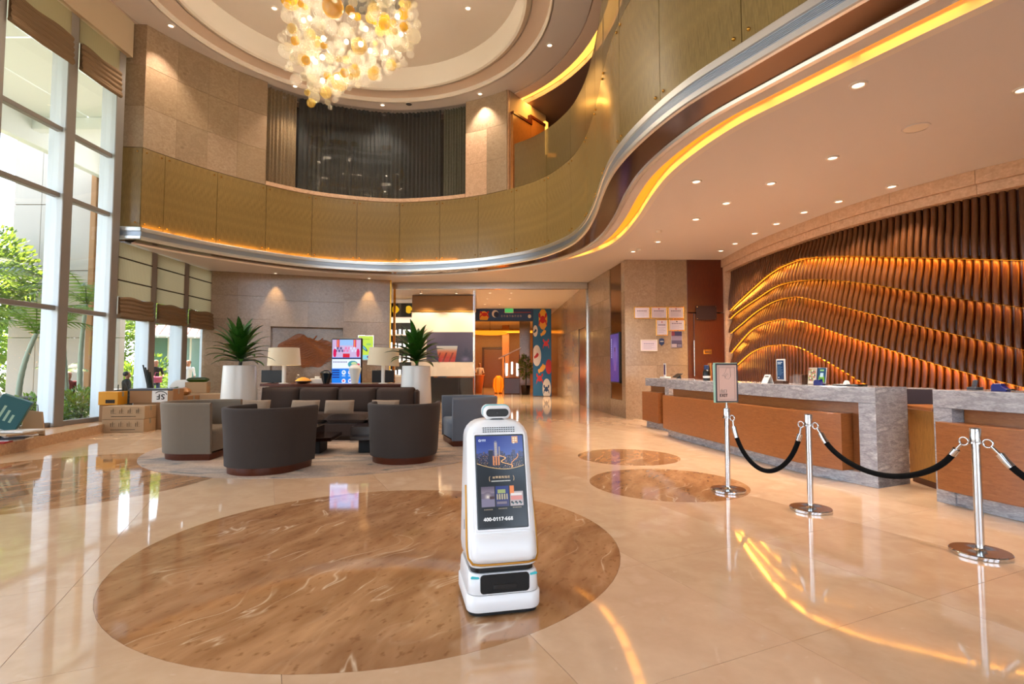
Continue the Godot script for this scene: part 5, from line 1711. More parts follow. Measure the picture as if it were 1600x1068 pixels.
func build_lounge() -> void:
	var rg := thing("rug", "large round greyish beige rug with blue streaks under the lounge chairs", "rug", V(-3.2, 0.0, -9.9))
	put("pile", B.new().lathe([Vector2(3.05, 0.001), Vector2(3.05, 0.009), Vector2(3.04, 0.012), Vector2(0, 0.012)], 96), M.rug, rg)
	tub_chair("dark brown tub chair with its back to the camera, left of the two front ones", Vector2(-3.42, -7.42), PI - 0.22, M.dark_cloth)
	tub_chair("dark brown tub chair with its back to the camera, right of the two front ones", Vector2(-1.66, -8.22), PI + 0.1, M.dark_cloth)
	tub_chair("pale beige suede tub chair turned sideways at the left side of the rug", Vector2(-5.02, -8.6), PI / 2 + 0.05, M.beige_cloth)
	tub_chair("blue grey tub chair with a light seat at the right side of the rug", Vector2(-0.82, -10.15), -PI / 2 + 0.32, M.blue_cloth)
	# two sofas side by side
	for k in 2:
		var x := -4.48 + 1.62 * k
		var s := thing("sofa", ["left half of the long dark brown sofa, next to the left planter", "right half of the long dark brown sofa, next to the right planter"][k], "sofa", V(x, 0.012, -10.9), 0.0, "dark sofas")
		put("base", B.new().box(V(0, 0.2, 0.05), V(1.6, 0.24, 0.9), 0.02), M.sofa_cloth, s)
		put("plinth", B.new().box(V(0, 0.04, 0.05), V(1.52, 0.08, 0.8)), M.table_wood, s)
		put("back_frame", B.new().box(V(0, 0.52, -0.46), V(1.6, 0.96, 0.14), 0.04), M.sofa_cloth, s)
		if k == 1: put("side_panel", B.new().box(V(0.84, 0.5, -0.4), V(0.1, 0.9, 0.24), 0.04), M.sofa_cloth, s)
		for j in 2:
			var cx := -0.4 + 0.8 * j
			var sc := put("seat_cushion", cushion(0.79, 0.92, 0.22, 0.25), M.sofa_cloth, s)
			sc.position = V(cx, 0.40, 0.06); sc.rotation.x = -PI / 2
			var bc := put("back_cushion", cushion(0.78, 0.56, 0.26, 0.25), M.sofa_cloth, s)
			bc.position = V(cx, 0.72, -0.30); bc.rotation.x = -0.16
	var pil := [[-5.05, -10.5, 0.1, "small beige scatter pillow at the left end of the sofa, half hidden by a chair"], [-4.05, -10.45, -0.05, "small beige striped pillow on the left sofa, next to the gap"], [-3.38, -10.45, 0.06, "small beige striped pillow on the right sofa, next to the gap"], [-2.5, -10.5, -0.1, "small beige pillow at the right end of the sofa behind a chair"]]
	for q in pil:
		var p := thing("scatter_pillow", q[3], "pillow", V(q[0], 0.53, q[1]), q[2], "pillows on the sofa")
		var pb := put("cover", cushion(0.56, 0.27, 0.16), M.pillow_cloth, p)
		pb.position = V(0, 0.13, 0); pb.rotation.x = -0.35
		var rb := B.new()
		for i in 9: rb.tube([V(-0.22 + i * 0.055, -0.11, 0.03), V(-0.22 + i * 0.055, 0.0, 0.082 - 0.012 * absf(i - 4) / 4.0), V(-0.22 + i * 0.055, 0.11, 0.03)], 0.004, 4)
		put("ribbing", rb, M.pillow_cloth, pb)
	# low tiered tables
	for q in [[-3.42, -9.0, "left of the two dark tiered coffee tables"], [-2.32, -9.15, "right of the two dark tiered coffee tables, behind a chair"]]:
		var t := thing("coffee_table", q[2], "coffee table", V(q[0], 0.012, q[1]), 0.1, "coffee tables on the rug")
		put("plinth", B.new().box(V(0, 0.11, 0), V(0.5, 0.22, 0.5), 0.008), M.matt_black, t)
		put("lower_slab", B.new().box(V(0.05, 0.25, 0), V(0.82, 0.06, 0.82), 0.006), M.table_wood, t)
		put("upper_block", B.new().box(V(-0.1, 0.355, -0.05), V(0.56, 0.15, 0.56), 0.006), M.table_wood, t)
	# planters with dracaenas
	planter("tall tapering white planter with a spiky green plant at the left end of the sofa", V(-5.68, 0.012, -11.1), 1, 0.0)
	planter("tall tapering white planter with a spiky green plant at the right end of the sofa", V(-2.18, 0.012, -12.1), 2, 1.1)
	# console behind the sofa and what stands on it
	var cs := thing("console_table", "long brown console table behind the sofa", "table", V(-4.2, 0, -13.05))
	put("top", B.new().box(V(0, 1.02, 0.05), V(3.5, 0.06, 0.9), 0.008), M.plinth_wood, cs)
	put("front_panel", B.new().box(V(0, 0.5, 0.1), V(3.4, 0.98, 0.05), 0.004), M.dark_wood, cs)
	for x in [-1.68, 1.68]: put("end_panel", B.new().box(V(x, 0.5, -0.12), V(0.06, 0.98, 0.4), 0.004), M.dark_wood, cs)
	lamp_on("table lamp with a cream drum shade left of the black monitor", V(-5.45, 1.05, -12.72), 0.02, 2)
	lamp_on("table lamp with a white drum shade beside the right planter", V(-3.08, 1.05, -12.72), -0.05, 1)
	for q in [[-5.85, "black monitor left of the cream lamp, seen from behind"], [-3.2, "black monitor behind the right white lamp"]]:
		var m := thing("monitor", q[1], "monitor", V(q[0] + (0.0 if q[0] < -4 else 0.05), 1.05, -13.0), 0.0, "monitors on the console")
		put("panel", B.new().box(V(0, 0.17, 0), V(0.54, 0.3, 0.03), 0.008), M.black_plastic, m)
		put("neck", B.new().box(V(0, 0.05, -0.02), V(0.06, 0.1, 0.03), 0.004), M.black_plastic, m)
		put("foot", B.new().box(V(0, 0.006, -0.02), V(0.2, 0.012, 0.14), 0.003), M.black_plastic, m)
	var vs := [[-4.4, M.teal_ceramic, 0.15, 0.31, "dark teal faceted vase in front of the lit kiosk screen"], [-3.72, M.white_ceramic, 0.15, 0.45, "white faceted vase right of the kiosk screen"]]
	for q in vs:
		var v := thing("vase", q[4], "vase", V(q[0], 1.05, -12.6))
		var h: float = q[3]
		put("body", B.new().lathe([Vector2(0, 0), Vector2(0.075, 0), Vector2(q[2], h * 0.8), Vector2(q[2] * 0.75, h * 0.94), Vector2(q[2] * 0.4, h), Vector2(0, h)], 8), q[1], v)
		put("rim", B.new().lathe([Vector2(q[2] * 0.4, h - 0.002), Vector2(q[2] * 0.42, h + 0.008), Vector2(q[2] * 0.3, h + 0.01), Vector2(q[2] * 0.28, h - 0.002)], 8), q[1], v)
	var bw := thing("ornament_bowl", "ochre yellow shallow domed bowl on the console", "bowl", V(-4.98, 1.05, -12.7))
	put("bowl", B.new().lathe([Vector2(0, 0), Vector2(0.07, 0.0), Vector2(0.19, 0.05), Vector2(0.19, 0.065), Vector2(0, 0.065)], 28), M.acrylic_brown, bw)
	put("lid", B.new().lathe([Vector2(0.185, 0.065), Vector2(0.12, 0.12), Vector2(0.04, 0.15), Vector2(0, 0.152)], 28), M.yellow_card, bw)
	var bt := thing("water_bottle", "clear plastic water bottle between the cream lamp and the yellow bowl", "bottle", V(-5.2, 1.05, -12.95))
	put("body", B.new().lathe([Vector2(0, 0), Vector2(0.05, 0), Vector2(0.055, 0.02), Vector2(0.055, 0.13), Vector2(0.02, 0.18), Vector2(0.02, 0.2), Vector2(0, 0.2)], 18), M.acrylic, bt)
	put("label", B.new().lathe([Vector2(0.056, 0.06), Vector2(0.057, 0.06), Vector2(0.057, 0.11), Vector2(0.056, 0.11)], 18), M.cloth_blue, bt)
	put("cap", B.new().lathe([Vector2(0.021, 0.195), Vector2(0.021, 0.215), Vector2(0, 0.216)], 12), M.white_paper, bt)
	var tb := thing("tissue_box", "pale rectangular tissue box left of the kiosk screen", "box", V(-4.72, 1.05, -12.9))
	put("box", B.new().box(V(0, 0.06, 0), V(0.3, 0.12, 0.14), 0.01), M.white_paper, tb)
	put("tissue", cushion(0.12, 0.08, 0.03), M.white_paper, tb).position = V(0, 0.13, 0)
	kiosk()

func lamp_on(label: String, at: Vector3, lean: float, seed_: int) -> void:
	var l := thing("table_lamp", label, "lamp", at, 0.0)
	put("base", B.new().lathe([Vector2(0, 0), Vector2(0.11, 0), Vector2(0.11, 0.015), Vector2(0.04, 0.025), Vector2(0.035, 0.03)], 24), M.white_ceramic, l)
	put("stem", B.new().box(V(0, 0.24, 0), V(0.075, 0.46, 0.075), 0.01), M.white_ceramic, l)
	var sh := put("lamp_shade", B.new().lathe([Vector2(0.375, 0.0), Vector2(0.345, 0.42), Vector2(0.34, 0.42), Vector2(0.37, 0.0)], 40), M.shade, l)
	sh.position = V(0, 0.43, 0)
	sh.rotation.z = lean
	put("bulb", B.new().ball(V(0, 0.6, 0), 0.05, 12, 8), M.bulb_glow, l)
	omni(at + V(0, 0.6, 0), Color(1, 0.82, 0.55), 0.45 * seed_ * 0.6, 0.05)

func planter(label: String, at: Vector3, seed_: int, turn: float) -> void:
	var p := thing("potted_plant", label, "plant", at, turn, "planters beside the sofa")
	put("pot", B.new().lathe([Vector2(0, 0), Vector2(0.26, 0.0), Vector2(0.345, 0.5), Vector2(0.35, 0.7), Vector2(0.315, 1.45), Vector2(0.30, 1.46), Vector2(0.285, 1.44), Vector2(0.285, 1.36)], 48), M.white_ceramic, p)
	put("soil", B.new().lathe([Vector2(0.288, 1.37), Vector2(0, 1.38)], 32), M.soil, p)
	put("stem", B.new().tube([V(0, 1.36, 0), V(0.02, 1.55, 0.01), V(0, 1.72, 0)], 0.035, 8), M.bark, p)
	var g := RandomNumberGenerator.new()
	g.seed = 40 + seed_
	for i in 46:
		var a := i * 2.399 + g.randf() * 0.3
		var f := i / 45.0
		var tilt := lerpf(1.45, 0.2, f)     # outer leaves droop, inner stand up
		var len := lerpf(0.66, 0.72, f) * (0.85 + 0.3 * g.randf())
		put("leaf", strap_leaf(V(0.0, 1.55 + 0.25 * f, 0.0), a, tilt, len, 0.15, 0.8 + 0.5 * (1 - f)), M.leaf, p)

func strap_leaf(at: Vector3, a: float, tilt: float, len: float, width: float, droop: float) -> B:
	var b := B.new()
	var d := V(cos(a), 0, sin(a))
	var side := V(-sin(a), 0, cos(a))
	var n := 8
	var up_rows := []
	var dn_rows := []
	var p := at
	var ang := tilt
	for i in n + 1:
		var u := float(i) / n
		var w := width * 0.5 * pow(sin(PI * clampf(0.12 + 0.88 * u, 0, 1)), 0.8)
		if i == n: w = 0.0005
		var dir := d * sin(ang) + Vector3.UP * cos(ang)
		var nrm := side.cross(dir).normalized()
		up_rows.append([p - side * w, p - nrm * w * 0.3, p + side * w])
		dn_rows.append([p + side * w - nrm * 0.0015, p - nrm * (w * 0.3 + 0.0025), p - side * w - nrm * 0.0015])
		p += dir * len / n
		ang += droop * 2.2 / n * u
	b.grid(up_rows)
	b.grid(dn_rows)
	return b

func kiosk() -> void:
	var k := thing("kiosk", "tall standing kiosk with a bright blue and pink touch screen behind the sofa", "kiosk", V(-4.3, 0, -13.85), 0.0)
	put("body", B.new().box(V(0, 1.28, 0), V(0.80, 1.86, 0.1), 0.03), M.black_plastic, k)
	put("stand", B.new().box(V(0, 0.2, 0), V(0.3, 0.4, 0.1), 0.01), M.grey_plastic, k)
	put("foot", B.new().box(V(0, 0.02, 0), V(0.7, 0.04, 0.5), 0.01), M.black_plastic, k)
	var im := Image.create(160, 340, false, Image.FORMAT_RGB8)
	im.fill(Color(0.1, 0.5, 0.92))
	im.fill_rect(Rect2i(0, 0, 160, 92), Color(0.80, 0.70, 0.86))
	im.fill_rect(Rect2i(34, 0, 92, 30), Color(0.6, 0.75, 0.95))
	for x in [24, 118]:
		im.fill_rect(Rect2i(x, 0, 16, 40), Color(0.85, 0.1, 0.35))
		im.fill_rect(Rect2i(x + 5, 0, 4, 38), Color(0.95, 0.7, 0.3))
	for j in 14: spot_print(im, 20 + (j * 37) % 120, 44 + (j * 13) % 26, 7, [Color(0.85, 0.85, 0.95), Color(0.4, 0.35, 0.55), Color(0.9, 0.5, 0.7)][j % 3])
	for x in [8, 138]: oval(im, x + 6, 68, 9, 22, Color(0.85, 0.08, 0.35))
	im.fill_rect(Rect2i(60, 72, 38, 20), Color(0.85, 0.06, 0.2))
	im.fill_rect(Rect2i(0, 94, 160, 6), Color(0.1, 0.12, 0.3))
	im.fill_rect(Rect2i(0, 100, 160, 48), Color(0.92, 0.95, 1.0))
	for j in 9: im.fill_rect(Rect2i(6 + j * 9, 112, 6, 6), Color(0.5, 0.5, 0.65))
	oval(im, 116, 126, 28, 18, Color(0.25, 0.6, 0.65)); oval(im, 122, 122, 16, 8, Color(0.75, 0.85, 0.6)); oval(im, 146, 128, 10, 7, Color(0.8, 0.3, 0.35))
	for j in 4: im.fill_rect(Rect2i(2, 154 + j * 12, 40, 6), Color(0.06, 0.16, 0.5))
	for r in 4:
		for c in 3:
			var q := Vector2i(58 + c * 36, 158 + r * 44)
			spot_print(im, q.x + 8, q.y + 10, 12, Color(0.92, 0.94, 1.0))
			im.fill_rect(Rect2i(q.x + 2, q.y + 5, 11, 9), [Color(0.4, 0.7, 0.9), Color(0.85, 0.4, 0.5), Color(0.5, 0.5, 0.85)][(r + c) % 3])
			im.fill_rect(Rect2i(q.x - 2, q.y + 26, 20, 4), Color(0.8, 0.9, 1.0))
	put("screen", B.new().picture(V(0, 1.3, 0.0515), 0.74, 1.72), printed("kiosk_print", im, 0.2, 0.95), k)
	area(V(-4.3, 1.3, -13.78), V(-4.3, 1.3, -10), Vector2(0.74, 1.7), Color(0.6, 0.75, 1.0), 0.5)
	# yellow poster screen on the wall behind
	var p := on_wall(4.95, 0.05)
	var d := (W1 - W0).normalized()
	var y := thing("poster_screen", "lime yellow lit poster with a small phone picture on the stone wall", "screen", p + V(0, 2.12, 0), atan2(-d.y, d.x))
	put("frame", B.new().box(Vector3.ZERO, V(0.54, 0.86, 0.06), 0.008), M.steel, y)
	var ym := Image.create(64, 104, false, Image.FORMAT_RGB8)
	ym.fill(Color(0.80, 0.92, 0.22))
	ym.fill_rect(Rect2i(0, 84, 64, 20), Color(0.55, 0.85, 0.9))
	oval(ym, 26, 54, 18, 6, Color(0.1, 0.35, 0.42), 0.8); oval(ym, 24, 52, 13, 4, Color(0.4, 0.75, 0.8), 0.8)
	oval(ym, 44, 36, 12, 5, Color(0.6, 0.82, 0.4)); oval(ym, 44, 92, 8, 5, Color(0.45, 0.15, 0.5))
	ym.fill_rect(Rect2i(16, 12, 32, 4), Color(0.65, 0.78, 0.25))
	put("print", B.new().picture(V(0, 0, 0.031), 0.48, 0.80), printed("phone_poster", ym, 0.3, 0.85), y)

# ---------------------------------------------------------------- the robot
func section(hw: float, zf: float, zb: float, r: float, y: float, n := 7) -> Array:
	var o := []
	r = minf(r, hw * 0.98)
	for q in 4:
		var c := Vector2((hw - r) * (1 if q in [0, 3] else -1), zf - r if q >= 2 else zb + r)
		# walk counter-clockwise seen from above: +x side, back, -x side, front
		for k in n + 1:
			var a := PI / 2 * (q + float(k) / n)
			o.append(V(c.x + cos(a) * r, y, c.y - sin(a) * r))
	return o

func loft(b: B, rows: Array) -> B:
	b.grid(rows, true)
	b.cap(rows[0], Vector3.DOWN)
	b.cap(rows[-1], Vector3.UP)
	return b

func front_at(h: float) -> float:
	return 0.222 - 0.262 * maxf(0.0, h - 0.33)

func build_robot() -> void:
	var r := thing("service_robot", "white guide robot with a tall advertising screen standing on the brown marble circle", "robot", V(-0.09, 0, -3.32), 0.22)
	r.scale = V(1, 0.978, 1)
	# base
	var b := B.new()
	var rows := []
	for p in [[0.03, 0.212, 0.238], [0.045, 0.217, 0.243], [0.118, 0.217, 0.243], [0.124, 0.211, 0.237]]: rows.append(section(p[1], p[2], -0.235, 0.07, p[0]))
	put("bumper", loft(b, rows), M.robot_white, r)
	b = B.new()
	rows = []
	for p in [[0.124, 0.205, 0.231], [0.128, 0.209, 0.235], [0.225, 0.203, 0.226], [0.24, 0.195, 0.215]]: rows.append(section(p[1], p[2], -0.23, 0.07, p[0]))
	var base := put("base", loft(b, rows), M.robot_white, r)
	put("seam", loft(B.new(), [section(0.207, 0.233, -0.231, 0.07, 0.119), section(0.207, 0.233, -0.231, 0.07, 0.127)]), M.black_plastic, base)
	put("skirt", loft(B.new(), [section(0.2, 0.225, -0.22, 0.06, 0.008), section(0.2, 0.225, -0.22, 0.06, 0.04)]), M.matt_black, r)
	for x in [-0.12, 0.12]:
		put("wheel", B.new().tube([V(x - 0.012, 0.03, -0.05), V(x + 0.012, 0.03, -0.05)], 0.03, 16), M.matt_black, r)
	put("sensor_gap", loft(B.new(), [section(0.185, 0.2, -0.21, 0.06, 0.235), section(0.185, 0.2, -0.21, 0.06, 0.29)]), M.black_plastic, r)
	var tr := put("front_recess", B.new().plate(rounded(0.285, 0.105, 0.02), 0.014, Transform3D(Basis(), V(0, 0.186, 0.226)), 0.004), M.matt_black, r)
	put("port_cover", B.new().plate(rounded(0.14, 0.03, 0.008), 0.004, Transform3D(Basis(), V(0, 0.17, 0.24)), 0.002), M.black_plastic, tr)
	for x in [-1, 1]:
		put("status_light", B.new().box(V(x * 0.17, 0.222, 0.214), V(0.05, 0.012, 0.022), 0.005, Basis(Vector3.UP, x * 0.25)), M.cyan_strip, r)
	# body
	b = B.new()
	rows = []
	for p in [[0.272, 0.19, 0.0], [0.285, 0.2, 0.0], [0.33, 0.205, 0.0], [0.5, 0.203, 0.0], [0.7, 0.199, 0.0], [0.9, 0.195, 0.0], [1.0, 0.193, 0.0], [1.03, 0.187, 0.0], [1.06, 0.173, 0.004], [1.085, 0.15, 0.01], [1.1, 0.125, 0.018], [1.108, 0.095, 0.03]]:
		rows.append(section(p[1], front_at(p[0]) - p[2] - (0.012 if p[0] < 0.28 else 0.0), -0.21 + p[2], 0.055, p[0]))
	put("body", loft(b, rows), M.robot_white, r)
	# chin below the screen
	var tilt := Basis(Vector3.RIGHT, -atan(0.262))
	b = B.new()
	rows = []
	for p in [[0.305, 0.17, 0.0], [0.312, 0.185, 0.016], [0.335, 0.192, 0.024], [0.40, 0.192, 0.026], [0.452, 0.192, 0.014], [0.463, 0.19, 0.004]]:
		rows.append(section(p[1], front_at(p[0]) + p[2], -0.05, 0.05, p[0]))
	put("chin", loft(b, rows), M.robot_white, r)
	var path := []
	path.append_array([V(-0.202, 0.72, 0.045), V(-0.204, 0.6, 0.085), V(-0.207, 0.5, 0.115), V(-0.209, 0.38, 0.15), V(-0.205, 0.325, 0.185), V(-0.185, 0.302, 0.222), V(-0.14, 0.297, 0.232)])
	for k in 5: path.append(V(-0.07 + 0.035 * k, 0.296, 0.233))
	var mirror := path.slice(0, 7)
	mirror.reverse()
	for v in mirror: path.append(V(-v.x, v.y, v.z))
	put("gold_stripe", B.new().tube(path, 0.007, 8), M.gold_trim, r)
	# screen
	var sc := Transform3D(tilt, V(0, 0.752, front_at(0.752)))
	b = B.new()
	b.plate(rounded(0.33, 0.585, 0.014), 0.008, sc * Transform3D(Basis(), V(0, 0, -0.003)), 0.004)
	put("screen_surround", b, M.robot_white, r)
	var bz := put("bezel", B.new().plate(rounded(0.304, 0.555, 0.008), 0.006, sc * Transform3D(Basis(), V(0, 0, 0.002)), 0.002), M.black_plastic, r)
	put("screen", B.new().picture(sc * V(0, 0, 0.0088), 0.288, 0.537, tilt), printed("robot_print", robot_picture(), 0.15, 0.9), bz)
	var num := put("telephone_number", words("400-0117-668", 0.0215, 0.0006), glow("print_white", Color(0.95, 0.95, 0.95), 0.8), bz)
	num.transform = sc * Transform3D(Basis(), V(-0.028, -0.222, 0.0092))
	# speaker slots, three rows
	b = B.new()
	for i in 3:
		for j in 14:
			b.box(Transform3D(tilt, V(0, 1.055 - 0.0, front_at(1.055) - 0.0)) * V((j - 6.5) * 0.0145, (i - 1) * 0.0125 - 0.004, 0.0), V(0.0095, 0.0045, 0.006), 0.0, tilt)
	put("speaker_grille", b, M.black_plastic, r, "stuff")
	put("side_badge", B.new().plate(rounded(0.02, 0.06, 0.008), 0.003, Transform3D(Basis(Vector3.UP, -PI / 2), V(-0.204, 0.47, 0.0)), 0.001), M.robot_shadow, r)
	# camera head
	put("neck", loft(B.new(), [section(0.055, -0.01, -0.11, 0.03, 1.10), section(0.05, -0.015, -0.105, 0.03, 1.13)]), M.black_plastic, r)
	var hb := Basis(Vector3.RIGHT, 0.05)
	var hd := put("camera_head", B.new().plate(rounded(0.172, 0.088, 0.038, 8), 0.10, Transform3D(hb, V(0.0, 1.158, -0.105)), 0.014).plate(rounded(0.15, 0.07, 0.03, 8), 0.012, Transform3D(Basis(hb.x * -1, hb.y, hb.z * -1), V(0, 1.158, -0.103)), 0.01), M.robot_white, r)
	put("visor", B.new().plate(rounded(0.142, 0.05, 0.024, 8), 0.006, Transform3D(hb, V(0.0, 1.153, -0.008)), 0.003), M.black_plastic, hd)
	put("lens", B.new().ball(V(0, 1.152, -0.002), V(0.009, 0.009, 0.006), 14, 8), M.lens, hd)
	put("light_band", B.new().plate(rounded(0.175, 0.091, 0.039, 8), 0.006, Transform3D(hb, V(0.0, 1.158, -0.05)), 0.0), M.cyan_strip, hd)


func stroke(im: Image, x0: float, y0: float, x1: float, y1: float, c: Color, w := 1) -> void:
	var n := int(maxf(absf(x1 - x0), absf(y1 - y0)) * 1.5) + 1
	for k in n + 1: im.fill_rect(Rect2i(roundi(lerpf(x0, x1, float(k) / n)), roundi(lerpf(y0, y1, float(k) / n)), w, w), c)

func hanzi(im: Image, x: int, y: int, s: float, which: String, c: Color, w := 2) -> void:      # strokes on a 10 x 10 grid
	var g: Array = {
		"pair": [0, 2, 4, 2, 4, 2, 0, 9, 0, 4, 4, 9, 5, 2, 9, 2, 9, 2, 5, 9, 5, 4, 9, 9],
		"raise": [0, 1, 5, 1, 2, 0, 2, 3, 0, 3, 5, 3, 6, 1, 9, 1, 9, 1, 6, 4, 6, 2, 9, 4, 1, 5, 8, 5, 0, 7, 9, 7, 5, 4, 5, 9, 5, 9, 4, 9],
		"measure": [5, 0, 5, 1, 1, 1, 9, 1, 1, 1, 0, 9, 3, 3, 9, 3, 4, 2, 4, 5, 7, 2, 7, 5, 4, 5, 7, 5, 3, 6, 8, 6, 8, 6, 3, 9, 4, 7, 9, 9],
		"leave": [2, 0, 0, 4, 1, 3, 1, 9, 3, 1, 5, 1, 3, 1, 3, 9, 3, 3, 5, 3, 3, 5, 5, 5, 6, 1, 9, 1, 9, 1, 9, 3, 6, 3, 9, 3, 6, 5, 9, 5, 9, 5, 6, 9, 6, 6, 9, 9],
		"wine": [0, 1, 2, 2, 0, 4, 2, 5, 0, 9, 2, 7, 3, 1, 9, 1, 4, 3, 9, 3, 4, 3, 4, 9, 9, 3, 9, 9, 4, 9, 9, 9, 4, 7, 9, 7, 6, 1, 6, 5, 7, 1, 7, 5],
		"shop": [5, 0, 5, 1, 1, 1, 9, 1, 1, 1, 0, 9, 5, 2, 5, 5, 5, 3, 8, 3, 3, 5, 8, 5, 3, 5, 3, 9, 8, 5, 8, 9, 3, 9, 8, 9]}[which]
	for k in range(0, g.size(), 4):
		stroke(im, x + g[k] * s, y + g[k + 1] * s, x + g[k + 2] * s, y + g[k + 3] * s, c, w)

func robot_picture() -> Image:
	var w := 288
	var h := 537
	var im := Image.create(w, h, false, Image.FORMAT_RGB8)
	var g := RandomNumberGenerator.new()
	g.seed = 5
	im.fill(Color(0.018, 0.017, 0.02))
	for y in 205:
		var t := y / 130.0
		im.fill_rect(Rect2i(0, y, w, 1), Color(0.09, 0.15, 0.50).lerp(Color(0.30, 0.38, 0.66), clampf(t, 0, 1)))
	for layer in 3:
		var x := 0
		while x < w:
			var bw := g.randi_range(8, 20)
			var top := g.randi_range(88, 122) + layer * 22
			var col: Color = [Color(0.22, 0.22, 0.38), Color(0.13, 0.12, 0.22), Color(0.08, 0.07, 0.12)][layer]
			im.fill_rect(Rect2i(x, top, bw, 205 - top), col)
			for k in g.randi_range(8, 22):
				im.fill_rect(Rect2i(x + g.randi_range(1, bw - 2), g.randi_range(top + 2, 200), 2, 2), [Color(0.95, 0.72, 0.42), Color(0.8, 0.75, 0.8), Color(0.9, 0.55, 0.25)][g.randi() % 3])
			x += bw + g.randi_range(0, 3)
	im.fill_rect(Rect2i(110, 38, 18, 90), Color(0.55, 0.52, 0.58))
	im.fill_rect(Rect2i(113, 30, 12, 10), Color(0.45, 0.45, 0.55))
	for k in 14: im.fill_rect(Rect2i(112, 44 + k * 6, 14, 2), Color(0.86, 0.78, 0.68))
	im.fill_rect(Rect2i(136, 66, 8, 60), Color(0.6, 0.55, 0.55))
	im.fill_rect(Rect2i(74, 84, 26, 96), Color(0.12, 0.12, 0.2)); im.fill_rect(Rect2i(74, 84, 26, 3), Color(0.5, 0.5, 0.6))
	for k in 3: im.fill_rect(Rect2i(98 + k * 16, 122, 10, 56), Color(0.86, 0.52, 0.28))
	for k in 60:      # lit roads
		var t := k / 59.0
		im.fill_rect(Rect2i(int(140 + 60 * t + 22 * sin(t * 9)), int(120 + 70 * t), 6, 4), Color(1.0, 0.72, 0.42))
		im.fill_rect(Rect2i(int(250 - 40 * t + 10 * sin(t * 7)), int(110 + 80 * t), 4, 4), Color(0.95, 0.6, 0.3))
	for x in w:      # curved foot of the picture with a gold edge
		var u := (x - 190.0) / 190.0
		var yy := int(201 - 38.0 * u * u - (maxf(0.0, u) * 20.0))
		im.fill_rect(Rect2i(x, yy, 1, 240 - yy), Color(0.018, 0.017, 0.02))
		im.fill_rect(Rect2i(x, yy, 1, 4), Color(0.86, 0.70, 0.45))
	spot_print(im, 22, 26, 8, Color(0.85, 0.88, 0.95)); spot_print(im, 22, 26, 4, Color(0.15, 0.22, 0.55))
	for k in 3: im.fill_rect(Rect2i(34 + k * 9, 20, 7, 6), Color(0.85, 0.88, 0.95))
	im.fill_rect(Rect2i(34, 29, 26, 3), Color(0.7, 0.75, 0.88))
	im.fill_rect(Rect2i(220, 4, 38, 42), Color(0.80, 0.56, 0.36))
	for k in 5: im.fill_rect(Rect2i(226 + (k % 2) * 15, 12 + (k / 2) * 14, 11, 9), Color(0.98, 0.86, 0.7))
	var gold := Color(0.84, 0.70, 0.52)
	var title := ["pair", "raise", "measure", "leave", "wine", "shop"]
	for k in 6: hanzi(im, 92 + k * 18, 242, 1.45, title[k], gold, 2)
	for sg in [-1, 1]:
		for k in 12:
			var a := -0.9 + k * 0.16
			stroke(im, 146 + sg * (64 + 10 * cos(a)), 256 + 18 * sin(a), 146 + sg * (66 + 10 * cos(a)), 257 + 18 * sin(a), gold, 2)
	for k in 13: im.fill_rect(Rect2i(84 + k * 9, 269, 7, 6), Color(0.88, 0.86, 0.82))
	# three pictures
	for k in 3:
		var x0 := 20 + k * 86
		im.fill_rect(Rect2i(x0, 302, 80, 118), [Color(0.42, 0.38, 0.45), Color(0.16, 0.20, 0.46), Color(0.72, 0.66, 0.66)][k])
	for y in 40: im.fill_rect(Rect2i(20, 302 + y, 80, 1), Color(0.36, 0.31, 0.38).lerp(Color(0.56, 0.5, 0.55), y / 40.0))
	for k in 30: spot_print(im, 58, 362, 30 - k, Color(0.44, 0.39, 0.45).lerp(Color(1, 0.95, 0.88), k / 30.0 * k / 30.0))
	im.fill_rect(Rect2i(20, 372, 80, 48), Color(0.5, 0.47, 0.56)); im.fill_rect(Rect2i(70, 360, 28, 16), Color(0.3, 0.2, 0.2))
	im.fill_rect(Rect2i(118, 322, 48, 22), Color(0.62, 0.66, 0.42)); im.fill_rect(Rect2i(112, 348, 66, 32), Color(0.72, 0.66, 0.55))
	for k in 4: im.fill_rect(Rect2i(120 + k * 15, 346, 5, 36), Color(0.13, 0.15, 0.3))
	im.fill_rect(Rect2i(106, 384, 80, 36), Color(0.25, 0.24, 0.4)); im.fill_rect(Rect2i(112, 392, 60, 14), Color(0.5, 0.45, 0.5))
	im.fill_rect(Rect2i(192, 302, 80, 34), Color(0.03, 0.02, 0.02)); im.fill_rect(Rect2i(192, 302, 26, 48), Color(0.93, 0.52, 0.25))
	im.fill_rect(Rect2i(196, 362, 70, 24), Color(0.85, 0.55, 0.52)); im.fill_rect(Rect2i(198, 346, 66, 14), Color(0.9, 0.86, 0.85))
	for k in 9: spot_print(im, 202 + k * 8, 398 + (k % 3) * 6, 6, [Color(0.08, 0.08, 0.1), Color(0.2, 0.35, 0.36), Color(0.75, 0.7, 0.7)][k % 3])
	for k in 3:
		for j in 6: im.fill_rect(Rect2i(34 + k * 86 + j * 9, 432 - k * 3, 6, 6), Color(0.62, 0.55, 0.45))
	return im

# ---------------------------------------------------------------- clutter by the windows
func carton(label: String, c: Vector3, s: Vector3, turn: float, pale := false, group := "cartons stacked by the windows") -> Node3D:
	var o := thing("carton", label, "carton", c, turn, group)
	put("box", B.new().box(V(0, s.y / 2, 0), s, 0.008), M.carton_pale if pale else M.carton, o)
	put("tape_strip", B.new().box(V(0, s.y + 0.001, 0), V(s.x * 0.99, 0.003, 0.06)).box(V(s.x / 2 + 0.001, s.y * 0.8, 0), V(0.003, s.y * 0.36, 0.06)), M.tape, o)
	return o

